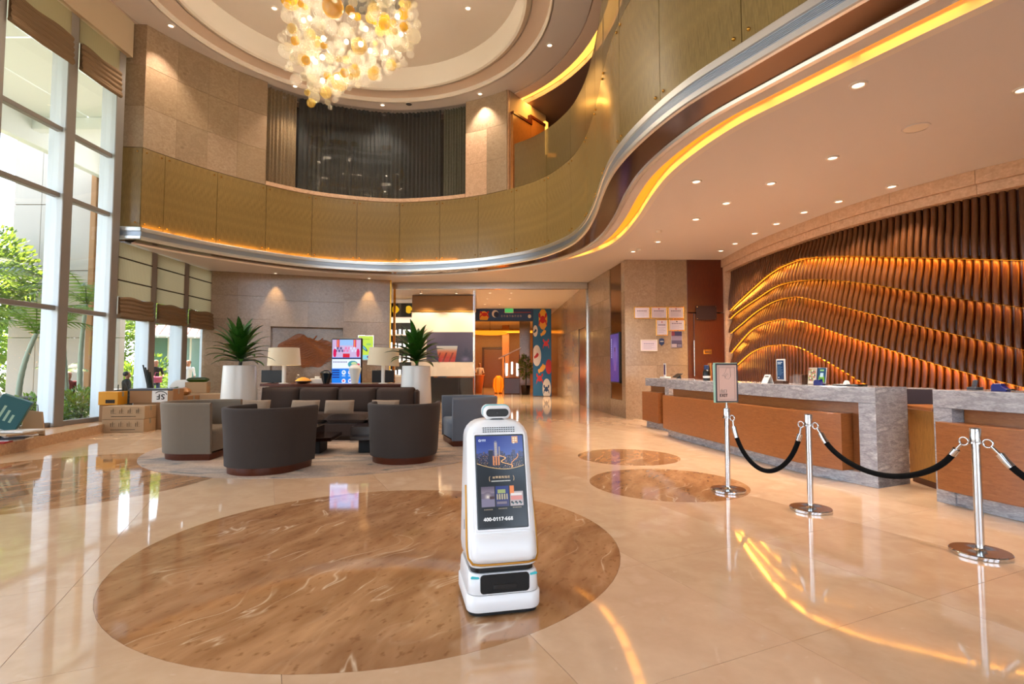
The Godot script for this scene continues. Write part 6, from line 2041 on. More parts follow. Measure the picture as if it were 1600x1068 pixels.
func build_window_clutter() -> void:
	var a := 0.12
	var names := ["lower of the two long printed cartons at the front of the stack", "upper of the two long printed cartons at the front of the stack"]
	for k in 2:
		var o := carton(names[k], V(-8.62, 0.29 * k, -12.05), V(0.86, 0.285, 0.5), a + 0.03 * k, true)
		var pr := B.new()
		for j in 4:      # two printed characters either side, a line under
			var x := -0.26 + j * 0.17
			for e in [[0.0, 0.05, 0.1, 0.05], [0.05, 0.09, 0.05, -0.02], [0.0, -0.02, 0.1, -0.02], [0.01, 0.02, 0.09, 0.02], [0.01, 0.05, 0.01, -0.02]]:
				pr.bar(V(x + e[0], 0.15 + e[1], 0.251), V(x + e[2], 0.15 + e[3], 0.251), 0.012, 0.002)
		pr.box(V(0, 0.06, 0.251), V(0.5, 0.012, 0.002))
		put("print", pr, M.ink, o)
	carton("carton under the courier box, behind the long printed cartons", V(-8.35, 0.0, -12.7), V(0.95, 0.6, 0.55), a)
	var sf := carton("brown carton on top of the stack with a white courier label printed upside down", V(-8.42, 0.602, -12.66), V(0.95, 0.33, 0.5), a)
	put("label", B.new().box(V(0.18, 0.165, 0.2515), V(0.34, 0.29, 0.002)), M.white_paper, sf)
	var lt := put("lettering", words("SF", 0.13, 0.003), M.ink, sf)
	lt.position = V(0.2, 0.15, 0.254)
	lt.rotation.z = PI
	var arc := []
	for k in 14:
		var t := -0.3 + 2.0 * k / 13.0
		arc.append(V(0.2 + cos(t + 0.7) * 0.15, 0.15 + sin(t + 0.7) * 0.125, 0.254))
	put("logo_arc", B.new().tube(arc, 0.009, 5), M.ink, sf)
	put("plastic_wrap", B.new().box(V(-0.02, 0.31, 0.0), V(0.96, 0.05, 0.51), 0.01), M.grey_plastic, sf)
	var ye := carton("yellow carton on the upper row beside the courier box", V(-9.2, 0.58, -12.3), V(0.42, 0.3, 0.36), 0.1)
	for c in ye.get_children():
		if c.name == "box": c.material_override = M.yellow_card
	put("print", B.new().box(V(0.05, 0.08, 0.181), V(0.2, 0.08, 0.002)), M.ink, ye)
	carton("carton supporting the yellow one at the window end of the stack", V(-9.29, 0.0, -12.4), V(0.34, 0.575, 0.36), 0.1)
	carton("brown carton further along the windows behind the beige tub chair", V(-8.45, 0.0, -13.75), V(0.5, 0.72, 0.5), 0.0)
	carton("long pale carton at the far end of the row under the windows", V(-8.25, 0.0, -14.4), V(1.1, 0.74, 0.5), 0.0, true)
	var oc := carton("open white and brown carton with green packing on the far long carton", V(-8.55, 0.745, -14.5), V(0.52, 0.3, 0.4), 0.3, true)
	put("packing", cushion(0.5, 0.38, 0.14), M.leaf_deep, oc).position = V(0, 0.36, 0)
	oc.get_node("packing").rotation.x = -PI / 2
	var lp := thing("bread_basket", "small lumpy ochre bundle on the brown carton under the windows", "bundle", V(-8.5, 0.725, -13.75), 0.3)
	put("bundle", cushion(0.36, 0.3, 0.2).ball(V(0.05, 0.02, 0.05), 0.07, 10, 7), M.gold_wood, lp).position = V(0, 0.09, 0)
	lp.get_node("bundle").rotation.x = -PI / 2
	var lf := thing("fallen_leaf", "big green leaf lying beside the folded black stand", "leaf", V(-8.68, 0.725, -13.56))
	put("blade", strap_leaf(V(-0.1, 0.02, 0), 0.2, 0.9, 0.4, 0.2, 0.5), M.leaf_mid, lf)
	var fs := thing("folded_stand", "folded black display stand leaning on the window mullion behind the cartons", "stand", V(-9.0, 0.0, -13.3))
	for k in 4: put("bar", B.new().bar(V(0.15 + 0.05 * k, 0.0, 0.05 * k), V(-0.30 + 0.06 * k, 1.5 - 0.06 * k, -0.1), 0.035, 0.02, 0.004), M.black_plastic, fs)
	var wh := thing("white_bundle", "heap of white wrapping on the window side of the open carton", "wrapping", V(-9.05, 0.74, -14.75))
	put("heap", cushion(0.6, 0.5, 0.4).ball(V(0.1, 0.05, 0.12), 0.13, 10, 7).ball(V(-0.14, -0.04, 0.1), 0.1, 10, 7), M.white_paper, wh).position = V(0, 0.16, 0)
	wh.get_node("heap").rotation.x = -PI / 2
	# on the ledge
	var tc := thing("teal_box", "large teal printed box tilted against the window at the left edge", "box", V(-8.78, 0.36, -9.15), 0.6)
	var tb := put("body", B.new().box(V(0, 0.31, 0), V(0.42, 0.55, 0.24), 0.008), M.teal_card, tc)
	tb.rotation.z = -0.42
	var tp := B.new()
	for k in 3: tp.box(V(-0.08 + 0.08 * k, 0.3 - 0.03 * k, 0.1215), V(0.035, 0.24 - 0.05 * k, 0.002))
	put("print", tp, M.mint_board, tb)
	var pb := thing("paper_bag", "pale folded paper bag standing at the foot of the first window mullion", "bag", V(-8.72, 0.19, -9.72), 0.5)
	put("bag", B.new().plate(PackedVector2Array([Vector2(-0.16, 0), Vector2(0.18, 0), Vector2(0.12, 0.42), Vector2(-0.12, 0.46)]), 0.09, Transform3D(Basis(Vector3.RIGHT, -0.15), V(0, 0, -0.04)), 0.01), M.carton_pale, pb)
	put("handle", B.new().tube([V(-0.06, 0.44, -0.05), V(-0.06, 0.55, -0.06), V(0.05, 0.55, -0.06), V(0.06, 0.43, -0.05)], 0.008, 6), M.black_plastic, pb)
	var wp := thing("white_folder", "white cone of rolled paper standing between the teal box and the paper bag", "paper", V(-8.9, 0.19, -9.42))
	put("cone", B.new().lathe([Vector2(0.2, 0), Vector2(0.14, 0.25), Vector2(0.03, 0.52), Vector2(0, 0.52)], 14), M.white_paper, wp)
	put("base", B.new().lathe([Vector2(0, 0), Vector2(0.2, 0.0), Vector2(0.2, 0.01)], 14), M.white_paper, wp)
	var pn := ["bottom newspaper of the untidy pile on the stone ledge", "second newspaper up in the untidy pile on the ledge", "third newspaper up in the untidy pile on the ledge", "brown sheet near the top of the untidy pile on the ledge", "top newspaper of the untidy pile on the stone ledge"]
	for k in 5:
		var n := thing("newspaper", pn[k], "newspaper", V(-8.53 + 0.02 * k, 0.19 + 0.034 * k, -9.05 - 0.08 * (k % 3)), 0.2 + 0.35 * k, "papers piled on the ledge")
		put("sheets", B.new().box(V(0, 0.017, 0), V(0.42, 0.032, 0.6), 0.008), [M.white_paper, M.grey_plastic, M.white_paper, M.carton_pale, M.white_paper][k], n)
		put("fold", B.new().tube([V(-0.21, 0.017, -0.29), V(-0.212, 0.017, 0.29)], 0.016, 8), [M.white_paper, M.grey_plastic, M.white_paper, M.carton_pale, M.white_paper][k], n)
	var rb := thing("red_booklet", "small red booklet on the ledge under the newspapers", "booklet", V(-8.32, 0.19, -8.75), 0.3)
	put("cover", B.new().box(V(0, 0.012, 0), V(0.16, 0.024, 0.24), 0.003), M.red_card, rb)

# ---------------------------------------------------------------- chandelier and ceiling fittings
func build_chandelier() -> void:
	var c := thing("chandelier", "big hanging chandelier of clear, pearl and amber glass bubbles over the lobby", "chandelier", V(-3.72, 10.8, -12.0))
	put("canopy", B.new().lathe([Vector2(0, -0.12), Vector2(1.5, -0.12), Vector2(1.55, -0.06), Vector2(1.55, 0.0), Vector2(0, 0.0)], 48), M.rail_metal, c)
	var g := RandomNumberGenerator.new()
	g.seed = 12
	var meshes := []
	for r in [0.07, 0.10, 0.135, 0.18, 0.225]:
		meshes.append([r, B.new().ball(Vector3.ZERO, r, 20, 12).done()])
	var mats := [M.clear_globe, M.pearl_globe, M.clear_globe, M.honey_globe, M.pearl_globe, M.amber_globe, M.clear_globe, M.clear_globe, M.pearl_globe, M.clear_globe]
	var placed := []
	var wires := B.new()
	var n := 0
	var tries := 0
	var far := 0
	while n < 300 and tries < 60000:
		tries += 1
		var y := -g.randf_range(0.35, 2.95)          # below the canopy
		var t := (-y - 0.35) / 2.6
		# silhouette: wide under the ceiling, drawn to the lower left
		var cx := lerpf(0.0, -0.55, smoothstep(0.45, 1.0, t))
		var rx := lerpf(1.62, 0.62, smoothstep(0.55, 1.0, t))
		if t > 0.55 and t < 0.8: rx = maxf(rx, 1.15)
		var a := g.randf() * TAU
		var q := sqrt(g.randf_range(0.35, 1.0))
		var k := g.randi_range(0, 4) if g.randf() < 0.6 else g.randi_range(0, 2)
		var r: float = meshes[k][0]
		var p := V(cx + cos(a) * (rx - r) * q, y + 0.28 * cos(a) * t, sin(a) * (rx - r) * q * 0.95)
		var ok := true
		for o in placed:
			if p.distance_to(o[0]) < (r + o[1]) * 0.86:
				ok = false
				break
		if not ok: continue
		placed.append([p, r])
		var m := put("glass_bubble", meshes[k][1], mats[g.randi() % 10], c)
		m.position = p
		n += 1
		if n % 3 == 0: wires.tube([p + V(0, r, 0), V(p.x, -0.1, p.z)], 0.003, 4, false)
	var small := B.new()
	var made := 0
	while made < 340:
		var o = placed[g.randi() % placed.size()]
		var r := g.randf_range(0.03, 0.06)
		var dv := V(g.randf() - 0.5, g.randf() - 0.5, g.randf() - 0.5).normalized()
		small.ball(o[0] + dv * (o[1] + r * 0.8), r, 10, 7)
		made += 1
	put("small_bubbles", small, M.clear_globe, c, "stuff")
	put("wires", wires, M.steel, c, "stuff")
	var bulbs := 0
	for i in 22:
		var a := i * 2.399
		var t := (i + 0.5) / 22.0
		var y := -0.7 - 2.0 * t
		var cx := lerpf(0.0, -0.55, smoothstep(0.45, 1.0, t))
		var rr := lerpf(1.25, 0.4, smoothstep(0.55, 1.0, t)) * (0.75 + 0.25 * sin(i * 1.7))
		var p := V(cx + cos(a) * rr, y, sin(a) * rr)
		put("bulb", B.new().ball(p, 0.06, 8, 6), M.bulb_glow, c)
		omni(V(-3.72, 10.8, -12.0) + p, Color(1, 0.94, 0.84), 0.5, 0.06)

func downlight(label: String, at: Vector3, group: String, energy: float, on := true) -> void:
	var l := thing("downlight", label, "ceiling light", at, 0.0, group)
	put("trim_ring", B.new().lathe([Vector2(0.058, 0.0), Vector2(0.062, -0.014), Vector2(0.085, -0.014), Vector2(0.092, 0.004)], 24), M.white_plaster, l)
	put("lens", B.new().lathe([Vector2(0.0, -0.003), Vector2(0.058, -0.003)], 24), M.downlight_glow if on else M.white_plaster, l)
	if on: spot(at - V(0, 0.02, 0), at - V(0, 4, 0), Color(1.0, 0.92, 0.84), energy * 1.2, 44, 0.06)

func build_downlights() -> void:
	var h := 4.497
	var wall := [[6.86, -8.89, "nearest the right edge"], [6.45, -9.69, "second from the right edge"], [6.18, -10.37, "third from the right edge"], [6.05, -11.21, "fourth from the right edge"], [5.95, -12.01, "fifth from the right edge"], [5.92, -13.0, "sixth from the right edge"], [5.88, -13.8, "farthest, above the timber door"]]
	for q in wall:
		downlight("ceiling light in the row along the stone surround, " + q[2], V(q[0] - 0.4, h, q[1]), "row of ceiling lights before the slat wall", 5.0)
	var mid := [[3.78, -5.65, "ceiling light nearest the yellow cove at the top of the view"], [5.67, -5.75, "ceiling light cut by the right edge of the view"], [5.2, -6.69, ""], [4.71, -7.66, "bright ceiling light over the main counter's near half"], [4.33, -8.74, "ceiling light over the main counter's middle"], [3.05, -8.65, "ceiling light set in front of the counter, close to the S-bend of the cove"], [4.01, -9.8, "bright ceiling light beyond the middle of the main counter"], [3.81, -10.87, "ceiling light over the main counter's far end"], [3.56, -12.81, "ceiling light over the short end counter"], [3.2, -13.9, "farthest small ceiling light before the stone wall with certificates"]]
	for q in mid:
		if q[2] == "": continue
		downlight(q[2], V(q[0], h, q[1]), "scattered ceiling lights over the reception", 6.0)
	var sp := thing("ceiling_speaker", "flat round ceiling speaker on the soffit between the lights", "speaker", V(5.2, h, -6.69))
	put("grille", B.new().lathe([Vector2(0, -0.008), Vector2(0.13, -0.008), Vector2(0.14, 0.0)], 28), M.white_plaster, sp)
	put("rim", B.new().lathe([Vector2(0.138, -0.01), Vector2(0.15, -0.01), Vector2(0.155, 0.002)], 28), M.soffit, sp)
	var dn := ["white smoke detector on the soffit nearest the stone wall", "white smoke detector on the soffit between the cove and the counter"]
	var i := 0
	for q in [[3.3, -13.6], [3.3, -11.8]]:
		var d := thing("smoke_detector", dn[i], "smoke detector", V(q[0], h, q[1]), 0.0, "smoke detectors")
		put("body", B.new().lathe([Vector2(0, -0.05), Vector2(0.05, -0.045), Vector2(0.065, -0.02), Vector2(0.065, 0.0)], 20), M.white_plaster, d)
		put("base", B.new().lathe([Vector2(0.064, -0.008), Vector2(0.075, -0.008), Vector2(0.075, 0.002)], 20), M.white_plaster, d)
		i += 1
	# upper ceiling
	var up := [[-8.55, -12.9, "round ceiling downlight beside the stone pier at the upper left", 9.985], [-6.6, -15.75, "downlight on the outer ceiling ring over the beige drape", 9.985], [-4.22, -16.9, "downlight on the outer ceiling ring over the middle of the upper window", 9.985], [-1.0, -16.2, "downlight on the outer ceiling ring over the pale stone strip", 9.985], [1.0, -13.7, "downlight on the outer ceiling ring near the yellow cove", 9.985], [-6.2, -13.4, "downlight in the shallow dome left of the chandelier", 10.79], [-1.15, -13.4, "downlight in the shallow dome right of the chandelier", 10.79], [-8.0, -9.2, "downlight on the outer ceiling ring out of view at the left", 9.985], [0.6, -9.2, "downlight on the outer ceiling ring out of view at the right", 9.985], [-1.5, -0.5, "upper ceiling downlight over the robot, above the view", 9.96], [-4.5, -3.0, "upper ceiling downlight over the marble circle, above the view", 9.96], [1.0, 1.5, "upper ceiling downlight behind the camera", 9.96]]
	for q in up:
		var at := V(q[0], q[3], q[1])
		downlight(q[2], at, "upper ceiling downlights", 8.0)
	var ld := thing("ceiling_speaker", "dark round speaker in the outer ceiling ring right of the chandelier", "speaker", V(-3.35, 9.985, -16.85))
	put("grille", B.new().lathe([Vector2(0, -0.008), Vector2(0.09, -0.008), Vector2(0.1, 0.0)], 24), M.grey_plastic, ld)
	put("rim", B.new().lathe([Vector2(0.098, -0.01), Vector2(0.11, -0.01), Vector2(0.115, 0.002)], 24), M.soffit, ld)

# ---------------------------------------------------------------- people
func person(called: String, label: String, at: Vector3, turn: float, pose: String, top: Material, low: Material, hair_long := false) -> Node3D:
	var o := thing(called, label, "person", at, turn)
	var sit := pose == "sit"
	var hip := 0.5 if sit else 0.92
	var k := 0.42 if sit else 0.0          # knees forward
	var bones := []
	for s in [-1.0, 1.0]:
		var h := V(s * 0.09, hip, 0)
		var kn := V(s * 0.1, 0.5, k) if not sit else V(s * 0.11, 0.52, k)
		var an := V(s * 0.1, 0.08, k - 0.02 if sit else -0.03)
		bones.append_array([[h, kn, 0.085, 0.058, 1], [kn, an, 0.056, 0.036, 1], [an, an + V(s * 0.02, -0.045, 0.15), 0.036, 0.028, 1]])
		var sh := V(s * 0.17, hip + 0.5, 0)
		var el := V(s * 0.24, hip + 0.24, 0.06)
		var wr := V(s * 0.16, hip + 0.2, 0.3) if pose != "lean" else V(s * 0.2, hip + 0.02, 0.1)
		bones.append_array([[sh, el, 0.052, 0.04, 0], [el, wr, 0.038, 0.026, 2], [wr, wr + (wr - el).normalized() * 0.09, 0.03, 0.018, 2]])
	bones.append([V(0, hip, 0), V(0, hip + 0.22, 0.0), 0.125, 0.115, 0])
	bones.append([V(0, hip + 0.22, 0), V(0, hip + 0.45, -0.01), 0.118, 0.13, 0])
	bones.append([V(-0.13, hip + 0.47, 0), V(0.13, hip + 0.47, 0), 0.065, 0.065, 0])
	bones.append([V(0, hip + 0.5, 0), V(0, hip + 0.6, 0.01), 0.05, 0.045, 2])
	bones.append([V(0, hip + 0.66, 0.02), V(0, hip + 0.74, 0.005), 0.078, 0.085, 2])
	bones.append([V(0, hip + 0.685, 0.1), V(0, hip + 0.66, 0.112), 0.014, 0.018, 2])
	var cell := 0.03
	var lo := V(-0.36, 0.0, -0.2)
	var dim := Vector3i(25, int((hip + 0.88) / cell) + 2, 30 if sit else 22)
	var val := PackedFloat32Array()
	val.resize(dim.x * dim.y * dim.z)
	val.fill(1.0)
	for b in bones:
		var r := maxf(b[2], b[3]) + 0.1
		var mn: Vector3 = b[0].min(b[1]) - Vector3.ONE * r
		var mx: Vector3 = b[0].max(b[1]) + Vector3.ONE * r
		var i0 := Vector3i(((mn - lo) / cell).floor()).clamp(Vector3i.ZERO, dim - Vector3i.ONE)
		var i1 := Vector3i(((mx - lo) / cell).ceil()).clamp(Vector3i.ZERO, dim - Vector3i.ONE)
		var ab: Vector3 = b[1] - b[0]
		for z in range(i0.z, i1.z + 1):
			for y in range(i0.y, i1.y + 1):
				for x in range(i0.x, i1.x + 1):
					var p := lo + V(x, y, z) * cell
					var t := clampf((p - b[0]).dot(ab) / ab.length_squared(), 0, 1)
					var d: float = p.distance_to(b[0] + ab * t) - lerpf(b[2], b[3], t)
					var ix := x + dim.x * (y + dim.y * z)
					var e := val[ix]
					var h := clampf(0.5 + 0.5 * (e - d) / 0.03, 0, 1)
					val[ix] = lerpf(e, d, h) - 0.03 * h * (1 - h) if e < 0.9 else d
	# surface nets, sorted into shirt, trousers and skin by the nearest bone
	var vert := {}
	for z in dim.z - 1:
		for y in dim.y - 1:
			for x in dim.x - 1:
				var sum := Vector3.ZERO
				var cnt := 0
				var cv := PackedFloat32Array()
				for q in 8: cv.append(val[(x + (q & 1)) + dim.x * ((y + (q >> 1 & 1)) + dim.y * (z + (q >> 2)))])
				for q in 8:
					for ax in [1, 2, 4]:
						if q & ax: continue
						var a := cv[q]
						var b := cv[q | ax]
						if (a < 0) != (b < 0):
							var t := a / (a - b)
							var pa := V(q & 1, q >> 1 & 1, q >> 2)
							var pb := V((q | ax) & 1, (q | ax) >> 1 & 1, (q | ax) >> 2)
							sum += pa.lerp(pb, t)
							cnt += 1
				if cnt: vert[x + dim.x * (y + dim.y * z)] = lo + (V(x, y, z) + sum / cnt) * cell
	var bs := [B.new(), B.new(), B.new()]
	for b in bs: b.soft()
	for z in range(1, dim.z - 1):
		for y in range(1, dim.y - 1):
			for x in range(1, dim.x - 1):
				var i := x + dim.x * (y + dim.y * z)
				for ax in 3:
					var st: int = [1, dim.x, dim.x * dim.y][ax]
					var a := val[i] < 0
					if a == (val[i + st] < 0): continue
					var u: int = [dim.x, dim.x * dim.y, 1][ax]
					var v: int = [dim.x * dim.y, 1, dim.x][ax]
					if not (vert.has(i) and vert.has(i - u) and vert.has(i - v) and vert.has(i - u - v)): continue
					var q := [vert[i - u - v], vert[i - v], vert[i], vert[i - u]]
					var best := 1e9
					var which := 0
					for bn in bones:
						var ab: Vector3 = bn[1] - bn[0]
						var t := clampf((vert[i] - bn[0]).dot(ab) / ab.length_squared(), 0, 1)
						var d: float = vert[i].distance_to(bn[0] + ab * t) - lerpf(bn[2], bn[3], t)
						if d < best:
							best = d
							which = bn[4]
					if a: bs[which].quad(q[0], q[1], q[2], q[3])
					else: bs[which].quad(q[3], q[2], q[1], q[0])
	# one continuous body: the three regions are surfaces of a single mesh
	var mesh := ArrayMesh.new()
	var ms := [top, low, M.skin]
	for q in 3:
		bs[q].st.generate_normals()
		bs[q].st.commit(mesh)
	var body := MeshInstance3D.new()
	body.mesh = mesh
	for q in 3: body.set_surface_override_material(q, ms[q])
	hang(body, "body", o)
	var hb := B.new()
	hb.ball(V(0, hip + 0.735, -0.02), V(0.095, 0.09, 0.098), 16, 10)
	if hair_long: hb.ball(V(0, hip + 0.6, -0.075), V(0.085, 0.14, 0.05), 14, 9)
	put("hair", hb, M.hair, o)
	var fc := B.new()
	for s in [-1.0, 1.0]: fc.ball(V(s * 0.03, hip + 0.70, 0.095), V(0.012, 0.007, 0.008), 8, 5)
	fc.ball(V(0, hip + 0.635, 0.098), V(0.022, 0.006, 0.008), 8, 5)
	put("face", fc, M.hair, o)
	return o

# ---------------------------------------------------------------- garden outside
func palm(label: String, at: Vector3, h: float, lean: float, fronds: int, len: float, seed_: int, m: Material) -> void:
	var p := thing("palm_tree", label, "palm", at)
	var pts := []
	var rad := []
	for i in 25:
		var u := i / 24.0
		pts.append(V(lean * u * u, h * u, 0.1 * sin(u * 3)))
		rad.append(0.075 - 0.03 * u + (0.008 if i % 2 else 0.0))
	put("trunk", B.new().tube(pts, rad, 9), M.palm_bark, p)
	var g := RandomNumberGenerator.new()
	g.seed = seed_
	for k in fronds:
		var a := TAU * k / fronds + g.randf() * 0.5
		var b := B.new()
		var d := V(cos(a), 0, sin(a))
		var side := V(-sin(a), 0, cos(a))
		var ang := g.randf_range(0.15, 0.8)
		var q: Vector3 = pts[-1]
		var rib := [q]
		for i in 14:
			var dir = d * sin(ang) + Vector3.UP * cos(ang)
			var q2 = q + dir * len / 14
			for s in [-1.0, 1.0]:
				var l = len * 0.34 * sin(PI * (0.12 + 0.8 * i / 14.0))
				var tip = q + side * s * l * 0.85 + dir * l * 0.5 - V(0, l * 0.35, 0)
				b.flat()
				b.tri(q, q2 * 0.6 + q * 0.4, tip)
			rib.append(q2)
			q = q2
			ang += 0.11
		b.tube(rib, 0.012, 4, false)
		put("frond", b, m, p)

func shrub(label: String, at: Vector3, r: Vector3, n: int, size: float, m: Material, seed_: int, group := "") -> void:
	var s := thing("shrub", label, "shrub", at, 0.0, group)
	put("foliage", leaves(n, V(0, r.y, 0), r, size, seed_), m, s, "stuff")
	put("stems", B.new().tube([V(0, 0, 0), V(0.05, r.y, 0)], 0.03, 6).tube([V(0, 0, 0), V(-0.1 * r.x, r.y * 1.2, 0.1)], 0.025, 6), M.bark, s)

func tree(label: String, at: Vector3, h: float, r: Vector3, n: int, size: float, m: Material, seed_: int) -> void:
	var s := thing("garden_tree", label, "tree", at)
	put("trunk", B.new().tube([V(0, 0, 0), V(0.1, h * 0.5, 0), V(0, h, 0.1)], [0.16, 0.12, 0.06], 9), M.bark, s)
	put("crown", leaves(n, V(0, h, 0), r, size, seed_), m, s, "stuff")

func build_outside() -> void:
	block("ground_garden", V(-32, -0.2, -14), V(45, 0.4, 62), mat("garden_ground", Color(0.45, 0.43, 0.36), 0.95))
	# entrance canopy over the planting, seen through the upper panes
	var c := setting("ceiling_canopy")
	for i in 3:
		for j in 6:
			put("soffit_panel", B.new().box(V(-10.9 - 1.9 * i, 9.62, -19.0 + 4.2 * j), V(1.87, 0.14, 4.16), 0.01), M.outer_white, c)
	for j in 4: put("beam", B.new().box(V(-12.8, 9.35, -17.0 + 5.5 * j), V(5.6, 0.4, 0.35), 0.02), M.outer_white, c)
	put("edge_beam", B.new().box(V(-15.7, 9.2, -8.5), V(0.3, 1.0, 25.5), 0.02), M.outer_white, c)
	# wing of the building facing the garden, cut into wall panels
	var w := setting("wall_wing")
	for i in 4:
		for j in 4:
			put("wall_panel", B.new().box(V(-18.55 + 1.06 * i, 1.3 + 2.55 * j, -20.2), V(1.05, 2.53, 0.3), 0.012), M.outer_render, w)
	put("downpipe", B.new().box(V(-15.95, 4.8, -20.0), V(0.22, 9.6, 0.12), 0.02), M.carton, w)
	palm("slender palm nearest the second window mullion, fronds spread against the wall", V(-12.6, 0, -15.6), 3.3, 0.05, 9, 1.7, 1, M.leaf_mid)
	palm("slender palm with a pale trunk beside the one nearest the second mullion", V(-11.7, 0, -14.1), 2.6, -0.25, 8, 1.2, 2, M.leaf_sun)
	palm("leaning palm in the first pane with arching bright fronds", V(-12.5, 0, -13.55), 2.3, 0.35, 9, 1.5, 3, M.leaf_sun)
	palm("tall palm at the left edge with deep green fan of fronds", V(-14.6, 0, -14.0), 3.6, 0.2, 11, 1.9, 4, M.leaf_deep)
	palm("small fan palm low beside the red shirted person", V(-14.2, 0, -16.8), 1.2, 0.0, 10, 0.8, 5, M.leaf_deep)
	tree("large bright leafed tree against the sky at the left edge", V(-18.5, 0, -17.5), 4.6, V(2.2, 2.0, 2.0), 6000, 0.2, M.leaf_mid, 10)
	tree("broad sunlit tree far behind the palms at the left", V(-23, 0, -21.5), 4.0, V(3.0, 3.0, 2.4), 6000, 0.27, M.leaf_sun, 11)
	tree("dark garden tree above the hut roof beyond the lower windows", V(-21.0, 0, -32.0), 4.6, V(2.4, 1.6, 2.0), 4000, 0.24, M.leaf_deep, 12)
	tree("light green tree in the first lower window", V(-17.6, 0, -22.5), 2.9, V(1.6, 1.4, 1.4), 3000, 0.18, M.leaf_mid, 13)
	shrub("low leafy shrub under the second tall window", V(-11.0, 0, -13.6), V(0.6, 0.45, 0.6), 700, 0.13, M.leaf_mid, 20, "shrubs below the windows")
	shrub("low light green shrub beside the first mullion outside", V(-10.9, 0, -12.2), V(0.5, 0.4, 0.5), 420, 0.12, M.leaf_sun, 21, "shrubs below the windows")
	shrub("lime green shrub glowing in the sun at the left edge", V(-15.6, 0, -12.6), V(1.2, 0.8, 0.9), 800, 0.2, M.leaf_lime, 22, "shrubs below the windows")
	shrub("dark shrub behind the teal box outside", V(-11.2, 0, -10.9), V(0.7, 0.45, 0.6), 500, 0.13, M.leaf_deep, 23, "shrubs below the windows")
	shrub("bright hedge mass beyond the lower windows", V(-15.8, 0, -21.4), V(1.9, 0.85, 0.8), 1300, 0.18, M.leaf_lime, 24, "hedges of the garden")
	shrub("rounded pale green hedge left of the standing person", V(-16.4, 0, -24.0), V(1.4, 1.0, 0.8), 1000, 0.18, M.leaf_sun, 25, "hedges of the garden")
	shrub("far green hedge closing the garden", V(-27, 0, -25), V(6.0, 1.8, 1.2), 2600, 0.34, M.leaf_mid, 26, "hedges of the garden")
	# pavilion with a pinkish tiled roof and glass sides
	var hut := thing("garden_hut", "glazed garden pavilion with a pinkish tiled eave beyond the lower windows", "pavilion", V(-15.6, 0, -27.2), 0.35)
	put("wall", B.new().box(V(0, 0.4, 0), V(4.6, 0.8, 3.0), 0.02), M.outer_white, hut)
	for i in 5: put("window_pane", B.new().box(V(-1.84 + 0.92 * i, 1.9, 1.48), V(0.86, 2.1, 0.04), 0.004), mat("hut_glass_%d" % i, Color(0.45, 0.62, 0.62), 0.1), hut)
	for i in 6: put("post", B.new().box(V(-2.3 + 0.92 * i, 1.9, 1.5), V(0.08, 2.2, 0.1), 0.01), M.outer_white, hut)
	for i in 15:
		put("roof_tile", B.new().box(V(-2.66 + 0.38 * i, 3.2, 1.3), V(0.36, 0.08, 1.6), 0.03, Basis(Vector3.RIGHT, 0.42)), mat("tile_pink", Color(0.58, 0.40, 0.38), 0.8) if i == 0 else M.tile_pink, hut)
	put("fascia", B.new().box(V(0, 2.92, 2.0), V(5.6, 0.14, 0.06), 0.01), M.outer_white, hut)
	# dark garden tables and people
	for q in [[-12.4, -12.6, "long dark garden table behind the first window mullion"], [-13.0, -17.9, "dark garden table in the first lower window"]]:
		var t := thing("garden_table", q[2], "table", V(q[0], 0, q[1]), 0.4, "dark garden tables")
		put("top", B.new().box(V(0, 0.70, 0), V(1.7, 0.06, 0.8), 0.01), M.grey_plastic, t)
		put("skirt", B.new().box(V(0, 0.36, 0), V(1.6, 0.6, 0.7), 0.01), M.cloth_black, t)
		for x in [-0.75, 0.75]: put("leg", B.new().tube([V(x, 0, 0.3), V(x, 0.7, 0.3)], 0.03, 8), M.black_plastic, t)
	var cups := ["white cup at the left on the long garden table", "white cup at the middle of the long garden table", "white cup at the right on the long garden table"]
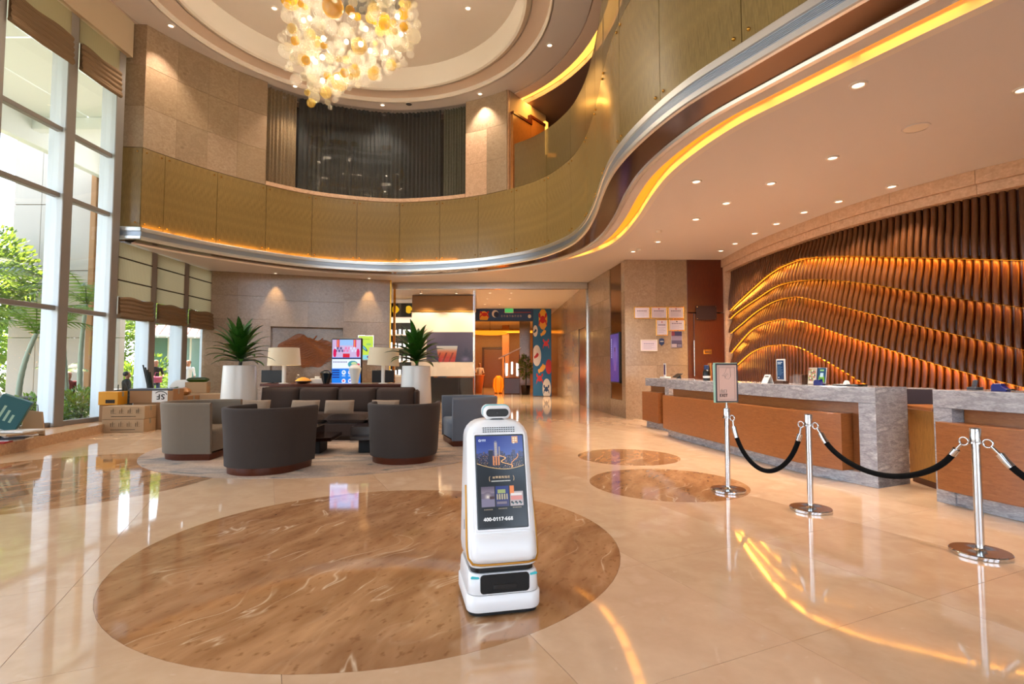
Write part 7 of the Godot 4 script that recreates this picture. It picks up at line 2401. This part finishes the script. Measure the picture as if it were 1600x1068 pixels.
	for i in 3:
		var u := thing("cup", cups[i], "cup", V(-12.8 + 0.36 * i, 0.73, -12.55), 0.0, "cups on the garden table")
		put("bowl", B.new().lathe([Vector2(0, 0), Vector2(0.04, 0), Vector2(0.055, 0.1), Vector2(0.05, 0.1), Vector2(0.035, 0.01)], 14), M.white_ceramic, u)
		put("ear", B.new().tube([V(0.05, 0.08, 0), V(0.08, 0.07, 0), V(0.08, 0.03, 0), V(0.045, 0.02, 0)], 0.007, 5), M.white_ceramic, u)
	for q in [[-13.3, -15.95, 0.9, "dark garden seat under the red shirted person"], [-12.55, -17.35, 2.2, "dark garden seat under the person at the table"]]:
		var s := thing("garden_chair", q[3], "chair", V(q[0], 0, q[1]), q[2], "garden seats")
		put("seat", B.new().box(V(0, 0.40, 0), V(0.46, 0.05, 0.46), 0.012), M.cloth_black, s)
		put("backrest", B.new().box(V(0, 0.66, -0.22), V(0.44, 0.46, 0.03), 0.01), M.cloth_black, s)
		for x in [-0.2, 0.2]:
			for z in [-0.2, 0.2]: put("leg", B.new().tube([V(x, 0, z), V(x, 0.4, z)], 0.016, 6), M.black_plastic, s)
	person("person", "person in a dark red shirt sitting outside behind the first mullion", V(-13.3, 0, -15.95), 0.9, "sit", M.cloth_red, M.cloth_black)
	person("person", "person in dark clothes sitting at the garden table in the first lower window", V(-12.55, 0, -17.35), 2.2, "sit", M.cloth_black, M.cloth_black)
	person("person", "standing person in a dark top with a pink bag beyond the second lower window", V(-13.6, 0, -20.3), 0.9, "stand", M.cloth_black, M.cloth_blue, true)
	person("person", "person in white standing beyond the third lower window", V(-12.6, 0, -20.7), 0.3, "lean", M.cloth_white, M.cloth_white)
	var bg := thing("handbag", "pink handbag held by the standing person outside", "bag", V(-13.28, 1.0, -19.95), 0.9)
	put("bag", cushion(0.3, 0.24, 0.14), M.cloth_pink, bg)
	put("strap", B.new().tube([V(-0.1, 0.1, 0), V(-0.08, 0.26, 0), V(0.08, 0.26, 0), V(0.1, 0.1, 0)], 0.01, 6), M.cloth_pink, bg)
